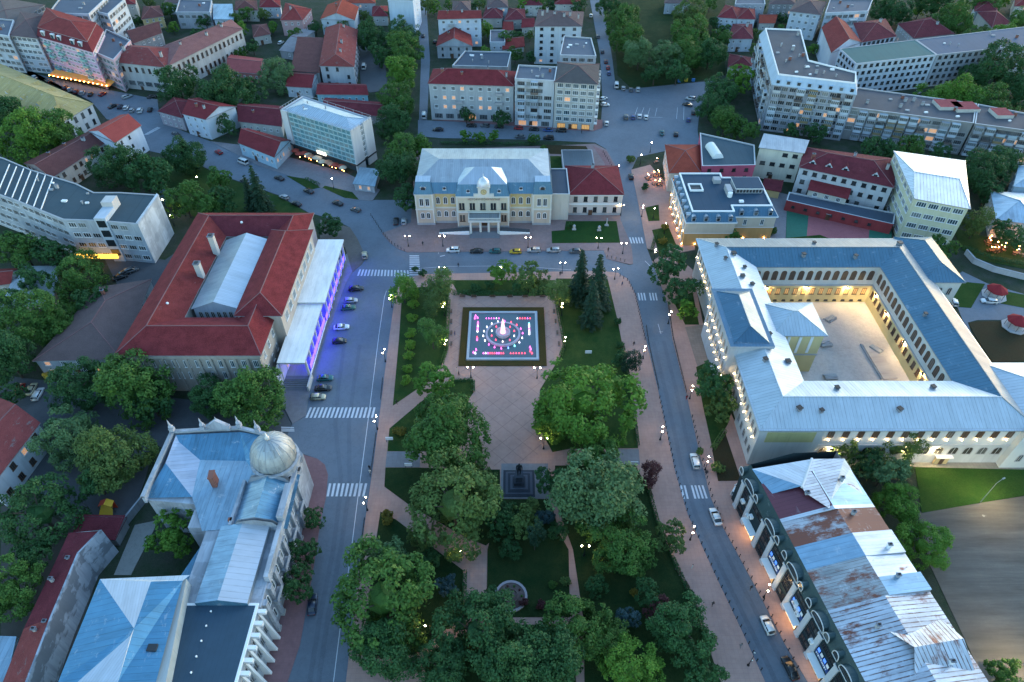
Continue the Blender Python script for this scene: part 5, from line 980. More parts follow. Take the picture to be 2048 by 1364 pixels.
# --- centre, beyond the museum
house('apartment_block', 'four storey grey apartment block with long red hipped roof and a few lit windows', [(-34.6,278.5),(.6,275.9),(1.6,290),(-33.6,292.6)], 16, 'hip', 3.6, plaster((.45,.43,.41),.4), RED, ('w', 1.6, 1.6, 3.9), 4, (0, 3), cat=APT, world=True, lit=.16, chim=4, balc=((0,), (.35, .83), plaster((.42,.38,.36)), 3.0), shop=((0,), 'stripd', .15), skip=0)
b = house('apartment_block', 'seven storey white block with flat grey roof joined to the red hipped block', [(1.2,273.4),(17.2,271.3),(18.8,285),(2.8,287)], 19.6, 'flat', 0, plaster((.5,.5,.5),.5), FELTG, ('loggia', 3.2, 1.8, 3.9), 7, (0, 3), cat=APT, world=True, lit=.05, clut=5, shop=((0,), 'stripd', .3), parapet=.7)
enclosures(b, (0,), 5.2, [2.8 * k + .2 for k in range(1, 7)], 2.8); b = house('apartment_block', 'seven storey cream corner block with curved balconies and dark brown mansard', [(17.4,270.8),(34.2,268.4),(36.5,288),(19.6,290)], 20, 'hip', 3.2, plaster((.5,.46,.4),.5), tiles((.09,.08,.08)), ('wb', 2.4, 1.8, 3.0), 7, (0, 1), cat=APT, world=True, lit=.04, balc=((1,), (.08, .5, .85), WHITE, 3.2), shop=((0, 1), 'lity', .8), skip=0)
house('apartment_block', 'pale block with brown hipped roof and many chimneys behind the flat grey roof', [(1070,52),(1163,52),(1166,24),(1078,20)], 18, 'hip', 3.4, plaster((.55,.56,.56)), BRN, ('dark', 1.5, 1.2, 5), 6, (0, 1), cat=APT, chim=6, side=1)
house('apartment_block', 'grey roof level with stair house between the mansard block and the chimneyed block', [(1120,112),(1192,114),(1182,78),(1128,74)], 19, 'flat', 0, GRYW, FELTG, LGD, 6, (0, 1), cat=APT, clut=5, side=1)
house('flat_roofed_workshop', 'workshop with blue grey felt roof behind the red hipped block', [(905,133),(1015,136),(1022,106),(930,104)], 8, 'flat', 0, GRYW2, FELT, SM, 2, (), cat='workshop', clut=6, side=1)
house('apartment_block', 'white block with red roof and warm lit balconies beside the tree lined street', [(876,38),(962,36),(960,22),(882,21)], 14, 'gable', 2.0, plaster((.58,.6,.62)), RED3, ('w', 1.5, 1.4, 3.8), 4, (0,), cat=APT, lit=.25, chim=3, balc=((0,), (.3,), GREY, 3), side=1)
house('gabled_house', 'old grey gabled house with red roof just below the white lit block', [(874,92),(944,92),(940,68),(880,67)], 6, 'gable', 4, GRYW, RED3, ('dark', .9, 1.2, 4), 2, (0,), 'y', chim=1)
for px, z, rt, rf, t in (([(966,36),(1004,36),(1005,15),(974,13)],5,'hip',RED2,'dark red hipped roof right of the white lit block'),([(1010,40),(1050,38),(1048,18),(1020,16)],5,'hip',RED2,'second dark red hipped roof before the chimneyed block'),([(1044,55),(1068,53),(1067,36),(1047,36)],4.5,'gable',RED,'red gable roof against the chimneyed block'),([(1006,60),(1026,60),(1024,44),(1010,43)],4.5,'gable',RED3,'little white gabled house in the gardens'),([(1006,98),(1048,92),(1046,82),(1008,86)],3,'shed',RED3,'long red lean-to roof in the garden')):
    house('cottage', t, px, z, rt, 2.2, BEI, rf, SM, 1, (0,), side=1)
house('cottage', 'small flat roofed white and blue garden house', [(980,86),(1010,86),(1009,62),(981,62)], 5, 'flat', 0, WHT, FELTG, SM, 1, (0,), side=1)
# --- north-east
house('villa', 'white villa with red hipped roof beyond the park', [(1436,34),(1474,37),(1484,16),(1452,10)], 8, 'hip', 2.6, WHT, RED, SM, 2, (0, 1)); house('villa', 'white villa with matching red roof joined to its neighbour beyond the park', [(1475,37),(1510,38),(1508,18),(1485,16)], 8, 'hip', 2.6, WHT, RED, SM, 2, (0, 1))
house('villa', 'small white house with dark red roof in front of the villa pair', [(1459,77),(1505,77),(1503,48),(1467,48)], 6.5, 'hip', 2.4, WHT, RED2, SM, 2, (0, 1), chim=1)
house('cottage', 'low red roofed house with white chimney hood by the park trees', [(1457,134),(1510,139),(1509,116),(1460,108)], 4, 'hip', 2.4, BEI, RED2, SM, 1, (0,), chim=1); house('cottage', 'orange roofed shed among trees behind the zigzag block', [(1519,46),(1549,46),(1554,29),(1518,29)], 5, 'gable', 2, BEI, REDO, SM, 1, (0,), side=1)
house('apartment_block', 'white four storey block with brown roof and round dormers behind the zigzag block', [(1581,22),(1640,29),(1652,4),(1598,-4)], 13, 'hip', 2.6, WHT, BRN, ('wb', 1.5, 1.5, 3.2), 4, (0, 1), cat=APT, side=1); house('apartment_block', 'white block with stacked balconies in the top right', [(1650,28),(1735,24),(1745,0),(1660,0)], 14, 'flat', 0, WHT, FELTG, LG, 4, (0, 1), cat=APT, clut=4, balc=((0,), (.3, .7), WHITE, 4), side=1)
house('apartment_block', 'white house with orange red gable roof and striped blank gable wall', [(1664,104),(1722,84),(1690,44),(1645,55)], 12, 'gable', 4.0, plaster((.58,.58,.6)), RED3, ('dark', 1.2, 1.6, 3), 4, (1,), 'y', cat=APT, side=1); house('apartment_block', 'white house with dark red roof and roof terrace next to the green roofed block', [(1724,84),(1792,72),(1770,38),(1708,46)], 12, 'hip', 3.4, WHT, RED2, ('dark', 1.6, 1.6, 3), 4, (0,), cat=APT, chim=1, side=1)
house('villa', 'grey villa with big dark red hipped roof above the green roofed block', [(1828,76),(1908,67),(1862,34),(1797,48)], 8, 'hip', 4.2, BEI, RED2, SM, 2, (0, 3), chim=1); house('villa', 'house with red hipped roof among the crowns at the right', [(1985,54),(2022,46),(1992,20),(1956,24)], 6, 'hip', 3, BEI, RED2, SM, 2, (0,))
house('green_roofed_block', 'white block with flat green roof and a row of attic windows', [(1712,128),(1873,110),(1830,80),(1680,98)], 15, 'flat', 0, plaster((.56,.58,.6)), bitumen((.07,.17,.14), .3, 4.0), ('dark', 1.5, 1.4, 3.0), 5, (0, 3), cat=APT, parapet=.2, lit=0, skip=0, side=1)
house('grey_long_block', 'long grey block with blue grey felt roof continuing from the green roofed block', [(1874,110),(2080,88),(2050,54),(1832,80)], 14.8, 'flat', 0, GRYW, bitumen((.11,.14,.17), .3, 3.0), ('dark', 1.5, 1.4, 3.2), 5, (0,), cat=APT, parapet=.2, clut=6, lit=0, skip=0, side=1)
ZZ = GP([(1556,150),(1711,168),(1712,146),(1617,122),(1601,61),(1530,58)], 23); zo = offs(ZZ, 1.5)
b = house('zigzag_block', 'tall angled grey apartment block with littered brown roof and blue grey attic', zo, 19.6, 'flat', 0, plaster((.33,.345,.37),.7), FELTBR, ('loggia', 2.5, 1.7, 3.0), 7, (0, 4, 5), cat=APT, world=True, lit=.05, alt='stripd', parapet=.1, side=1)
enclosures(b, (0, 5, 4), 4.2, [2.9 + 2.8 * k for k in range(6)], 2.8, zo, .75); m = MB(); m.ring(offs(zo, .2), 19.5, ZZ, 23, plaster((.42,.5,.56))); m.ring(ZZ, 23, ZZ, 23.5, WHITE); m.ring(ZZ, 23.5, offs(ZZ, -.35), 23.5, WHITE); m.ring(offs(ZZ, -.35), 23.5, offs(ZZ, -.35), 22.9, WHITE); m.face([(*p, 22.9) for p in ZZ], FELTBR); b.part('attic', m); clutter(b, ZZ[:4], 22.9, 9); clutter(b, [ZZ[0], ZZ[3], ZZ[4], ZZ[5]], 22.9, 10)
p0, p1 = zo[0], zo[1]
for k in range(8):
    p = lerp(p0, p1, (k + .5) / 8); dm = MB(); dm.box(-.8, .8, .1, 1.2, 0, 1.6, plaster((.42,.5,.56))); dm.box(-.6, .6, .0, .1, .2, 1.4, GLS); b.inst('dormer', dm.mesh('dormer'), (*p, 20.1), math.atan2(p1[1] - p0[1], p1[0] - p0[0]))
for px, t, cl in (([(1698,216),(1946,248),(1952,209),(1714,177)], 'long low block with patched brown felt roof and white glazed loggias', 12), ([(1949,249),(2090,268),(2090,236),(1955,210)], 'next low block with rusty pink roof sheds and an amber lit balcony', 6)):
    b = house('loggia_block', t, px, 13, 'flat', 0, plaster((.3,.28,.26),.8), FELTBR, ('loggia', 3.0, 1.8, 3.4), 4, (0, 1), cat=APT, lit=.07, alt='stripd', clut=cl, parapet=.5, skip=.05, side=1)
    enclosures(b, (0,), 3.7, [.6, 3.85, 7.1, 10.0], 2.8); q = b.wallq; m = MB(); 
    for u in ((.72, .86) if cl == 12 else (.3,)): 
        a, c = quadpt(q, u, .45), quadpt(q, u + .1, .95); m.box(min(a[0], c[0]), max(a[0], c[0]), min(a[1], c[1]), max(a[1], c[1]), 13, 14.4, BEI, None, tiles((.3,.07,.075)))
    b.part('roof_shed', m)
# --- school behind the courtyard building
house('school_slab', 'cream school wing with blank end wall and narrow pale metal roof', [(1520,294),(1607,305),(1615,284),(1529,271)], 12.5, 'shed', .6, plaster((.62,.56,.44)), MGRY, ('dark', 1.8, 1.4, 3.2), 3, (0,), cat='school', skip=.45, lit=0)
b = house('school_range', 'school range with dark red dormered roof and cream and lilac walls', [(1600,334),(1786,374),(1790,318),(1612,295)], 11, 'hip', 3.2, plaster((.52,.5,.48)), RED2, ('dark', 1.5, 1.5, 3.4), 3, (0,), cat='school', chim=3, lit=0)
q = b.wallq; qd = math.atan2(q[1][1] - q[0][1], q[1][0] - q[0][0])
for u in (.12, .3, .48, .8):
    m = MB(); m.face([(-1.4, 0, 0), (1.4, 0, 0), (0, -.2, 1.7)], WHT); m.face([(1.4, 0, 0), (0, 3.6, 1.7), (0, -.2, 1.7)], RED2); m.face([(-1.4, 0, 0), (0, -.2, 1.7), (0, 3.6, 1.7)], RED2); m.box(-.6, .6, -.14, -.1, .1, .8, GLS); b.inst('dormer', m.mesh('dormer'), (*quadpt(q, u, .15), 11.9), qd)
house('school_annexe', 'small annexe with bright red roof and white windows before the school range', [(1618,378),(1694,396),(1704,366),(1626,354)], 6.5, 'shed', 1.2, plaster((.55,.48,.38)), RED, ('w', 1.5, 1.6, 3.4), 2, (0,), cat='school', lit=0, side=1)
house('sports_gallery', 'low gallery with red front along the green playing field', [(1573,402),(1786,450),(1790,428),(1578,386)], 3.8, 'flat', 0, plaster((.3,.05,.05)), FELT, ('dark', 1.1, .9, 4.0), 1, (0,), cat='gallery', parapet=.4, lit=0)
house('school_block', 'tall yellow school block with pale striped metal roof', [(1831,396),(1938,416),(1928,322),(1790,303)], 16, 'hip', 1.2, plaster((.58,.54,.36)), metal((.5,.55,.58), 1.0, .4, .4, .4, .12, .6, .18), ('wb', 3.0, 1.8, 4.0), 4, (0, 1, 3), cat='school', lit=0, skip=0, inset=3)
house('blue_roofed_villa', 'villa with blue metal hipped roof beside the lamp lit garden restaurant', [(1995,438),(2080,450),(2070,388),(1984,384)], 7, 'hip', 2.6, BEI, MB2, SM, 2, (0, 3)); house('blue_roofed_villa', 'second blue metal roof cut by the right edge above the garden restaurant', [(2030,372),(2100,380),(2095,330),(2040,332)], 8, 'hip', 2.6, plaster((.4,.48,.52)), MB2, SM, 2, (3,), side=1)
house('lean_to', 'dark red lean-to behind the mansard villa by the school gate', [(1526,376),(1560,382),(1564,364),(1530,360)], 3.2, 'shed', .6, YEL, RED2, faces=(), cat='shed', side=1)
# --- west edge
house('garage_row', 'garages with blue grey sheet roof among trees at the left edge', [(0,616),(104,604),(110,566),(30,562)], 3.6, 'shed', .6, plaster((.5,.4,.4)), MGRY, ('dark', 1.4, 1, 3), 1, (0,), cat='garage'); house('garage_row', 'higher blue grey sheet roof behind the garages at the left edge', [(36,562),(112,562),(110,535),(48,536)], 4.4, 'shed', .4, GRYW2, MGRY, faces=(), cat='garage', side=1)
house('cottage', 'red tiled cottage at the left edge above the garages', [(-40,574),(20,566),(40,538),(-20,540)], 4, 'gable', 2, BEI, RED3, SM, 1, (0,), side=1)
# ================================================================ TREES AND PLANTS
L_MID = leafy((.034, .092, .02), (.068, .155, .028)); L_DK = leafy((.02, .068, .023), (.04, .112, .033)); L_BR = leafy((.054, .142, .016), (.095, .205, .026)); L_OL = leafy((.056, .104, .027), (.092, .15, .038)); L_PALE = leafy((.056, .126, .05), (.11, .195, .078)); L_LIME = leafy((.1, .2, .02), (.14, .26, .03)); L_CON = leafy((.011, .034, .019), (.02, .054, .026)); L_BLUE = leafy((.025, .065, .07), (.05, .1, .11)); L_YEL = leafy((.12, .105, .014), (.17, .14, .022)); L_RED = leafy((.06, .022, .027), (.095, .033, .033))
BARK = plain((.06, .048, .038), .9)
def quadleaf(V, F, p, n, s, rnd):
    n = n.normalized(); t = n.orthogonal().normalized(); a = rnd.uniform(0, 6.28); u = n.cross(t); t2 = t * math.cos(a) + u * math.sin(a); u2 = n.cross(t2); k = len(V); s2 = s * rnd.uniform(.5, .8)
    V.extend([p - t2 * s - u2 * s2 * .3, p - u2 * s2, p + t2 * s, p + u2 * s2]); F.append((k, k + 1, k + 2, k + 3))
def rdir(rnd): 
    z = rnd.uniform(-1, 1); a = rnd.uniform(0, 6.2832); r = math.sqrt(1 - z * z); return Vector((r * math.cos(a), r * math.sin(a), z))
def crown_broad(R, seed, sq=.85, lobes=10, leaf=.3, dens=1.0, loose=.0):
    """crown built up in three levels: boughs, puffs of twigs on each bough, leaves on each puff"""
    rnd = random.Random(seed); V = []; F = []; ls = leaf / R; LB = [(Vector((0, 0, -.05)), .5)]
    for i in range(lobes):
        d = rdir(rnd); d.z = d.z * .85 + .15; d.normalize(); k = rnd.uniform(.42, .74); LB.append((d * k, rnd.uniform(.26, .4)))
    for c, rl in LB:
        for q in range(int(9 + rl * 26)):
            d = rdir(rnd); p = c + d * rl * rnd.uniform(.8, 1.08); rp = rnd.uniform(.09, .17) * (1 + loose)
            if any((p - c2).length < r2 * .8 for c2, r2 in LB if c2 is not c): continue
            if p.z < -.62: continue
            n = int(dens * 6.6 * (rp / ls) ** 2 * .5) + 6; up = (p.normalized() + Vector((0, 0, .5))).normalized()
            for j in range(n):
                e = rdir(rnd)
                if e.dot(up) < -.25: e = -e
                w = p + e * rp * rnd.uniform(.55, 1.12 + loose); quadleaf(V, F, Vector((w.x, w.y, w.z * sq)), e + rdir(rnd) * .8 + Vector((0, 0, .4)), ls * rnd.uniform(.65, 1.25), rnd)
    for li, (c, rl) in enumerate(LB[:1]):  # unseen core hull, added to block light coming through the leaves
        n0 = len(V); m = 7
        for i in range(5):
            th = math.pi * i / 4
            for k in range(m):
                a = 2 * math.pi * k / m; q = c + Vector((math.sin(th) * math.cos(a), math.sin(th) * math.sin(a), math.cos(th))) * rl * rnd.uniform(.5, .66) * (1 if li == 0 else .62); V.append(Vector((q.x, q.y, q.z * sq)))
        for i in range(4):
            for k in range(m): F.append((n0 + i * m + k, n0 + (i + 1) * m + k, n0 + (i + 1) * m + (k + 1) % m, n0 + i * m + (k + 1) % m))
    q = sorted(math.hypot(v.x, v.y) for v in V); k = R / q[int(len(q) * .955)]
    for v in V: v *= k
    return V, F
def crown_conifer(h, rb, seed, leaf=.34, tiers=17):
    rnd = random.Random(seed); V = []; F = []
    for t in range(tiers):
        f = t / tiers; z = h * (.08 + .92 * f); r = rb * (1 - f) ** .85 + .15; nb = max(5, int(13 * (1 - f * .6)))
        for k in range(nb):
            a = 6.283 * (k + rnd.random()) / nb; rr = r * rnd.uniform(.75, 1.1); nl = max(4, int(rr / leaf * 3.4))
            for j in range(nl):
                u = (j + rnd.random()) / nl; p = Vector((math.cos(a) * rr * u, math.sin(a) * rr * u, z - rr * u * .32 + rnd.uniform(-.12, .12))); p += Vector((-math.sin(a), math.cos(a), 0)) * rnd.uniform(-.32, .32) * (.35 + u); quadleaf(V, F, p, Vector((math.cos(a) * .5, math.sin(a) * .5, 1)) + rdir(rnd) * .5, leaf * rnd.uniform(.7, 1.3), rnd)
    n0 = len(V); m = 8
    for i in range(4):
        f = i / 3
        for k in range(m): V.append(Vector((math.cos(k * .785) * rb * .55 * (1 - f) , math.sin(k * .785) * rb * .55 * (1 - f), h * (.1 + .85 * f))))
    for i in range(3):
        for k in range(m): F.append((n0 + i * m + k, n0 + i * m + (k + 1) % m, n0 + (i + 1) * m + (k + 1) % m, n0 + (i + 1) * m + k))
    return V, F
def mkmesh(name, VF, mat=None):
    me = D.meshes.new(name); me.from_pydata([tuple(v) for v in VF[0]], [], VF[1]); me.materials.append(mat or L_MID); return me
CR = {'S': [mkmesh('crown', crown_broad(2.2, s, .95, 6, .2, 1.0)) for s in (1, 2)], 'M': [mkmesh('crown', crown_broad(4.5, s, .95, 9, .26, 1.0)) for s in (3, 4, 5, 21)], 'L': [mkmesh('crown', crown_broad(8.5, s, .95, 15, .3, 1.0, .1)) for s in (6, 7, 8, 22, 23)],
      'B': [mkmesh('crown', crown_broad(1.1, s, .9, 7, .13, 1.2)) for s in (9, 10)], 'C': [mkmesh('crown', crown_conifer(16, 3.6, s)) for s in (11, 12)], 'W': [mkmesh('crown', crown_broad(4.0, s, 1.25, 9, .24, .7, .35)) for s in (13, 14)], 'P': [mkmesh('crown', crown_broad(3.0, s, 2.3, 9, .24, 1.0)) for s in (15,)]}
CRR = {'S': 2.2, 'M': 4.5, 'L': 8.5, 'B': 1.1, 'C': 3.6, 'W': 4.0, 'P': 3.0}
def trunk_mesh(h, r, seed, limbs=5, R=4):
    rnd = random.Random(seed); m = MB(); m.tube((0, 0, -.2), (0, 0, h), r, r * .6, 7, BARK, False)
    for k in range(limbs):
        a = 6.28 * k / limbs + rnd.random(); z0 = h * rnd.uniform(.55, .95); m.tube((0, 0, z0), (math.cos(a) * R * .6, math.sin(a) * R * .6, z0 + R * rnd.uniform(.3, .8)), r * .45, r * .12, 5, BARK, False)
    return m.mesh('trunk', uv=False)
TRK = {'S': trunk_mesh(2.6, .14, 1, 4, 1.8), 'M': trunk_mesh(4.8, .24, 2, 5, 3.6), 'L': trunk_mesh(7.5, .42, 3, 6, 6.5), 'C': trunk_mesh(14, .25, 4, 0), 'W': trunk_mesh(5.0, .2, 5, 4, 3), 'P': trunk_mesh(6, .18, 6, 3, 1.5)}
tn = [0]
def tree(x, y, r, kind, mat, label, sq=1.0, name=None, hk=1.0):
    tn[0] += 1; zc = 4.0
    if kind == 'C':   # x, y is the foot, r the height in metres
        X, Y = G(x, y); s = r / 16.0; t = empty(name or 'conifer_tree', (X, Y, 0), label, 'tree', None, tn[0] * 1.3); c = obj('crown', CR['C'][tn[0] % 2], t, (0, 0, .6 * s), 0, (s * sq, s * sq, s)); obj('trunk', TRK['C'], t, (0, 0, 0), 0, s)
    else:
        for _ in range(4):
            X, Y = G(x, y, zc); d = math.sqrt(X * X + Y * Y + (CAMH - zc) ** 2); dz = Y * CS + (CAMH - zc) * SN; R = r * dz / FPX; s = R / (CRR[kind] * .98); base = {'S': 2.6, 'M': 4.6, 'L': 6.8, 'W': 5.2, 'P': 6.6, 'B': .75}[kind]; zc = base * s * hk * 1.08 + (0 if kind != 'B' else .05)
        X, Y = G(x, y, zc); t = empty(name or ('bush' if kind == 'B' else 'broadleaf_tree'), (X, Y, 0 if kind != 'B' else .2), label, 'bush' if kind == 'B' else 'tree', None, tn[0] * 1.7)
        c = obj('crown' if kind != 'B' else 'foliage', CR[kind][tn[0] % len(CR[kind])], t, (0, 0, zc), 0, (s, s, s * sq))
        if kind != 'B': obj('trunk', TRK[kind], t, (0, 0, 0), 0, (s, s, zc / base))
        else:
            if 'stem' not in _wm: mm = MB(); mm.tube((0, 0, -.1), (0, 0, .7), .06, .04, 5, BARK); _wm['stem'] = mm.mesh('stem')
            obj('stem', _wm['stem'], t)
    recolor(c, 0, mat); return t
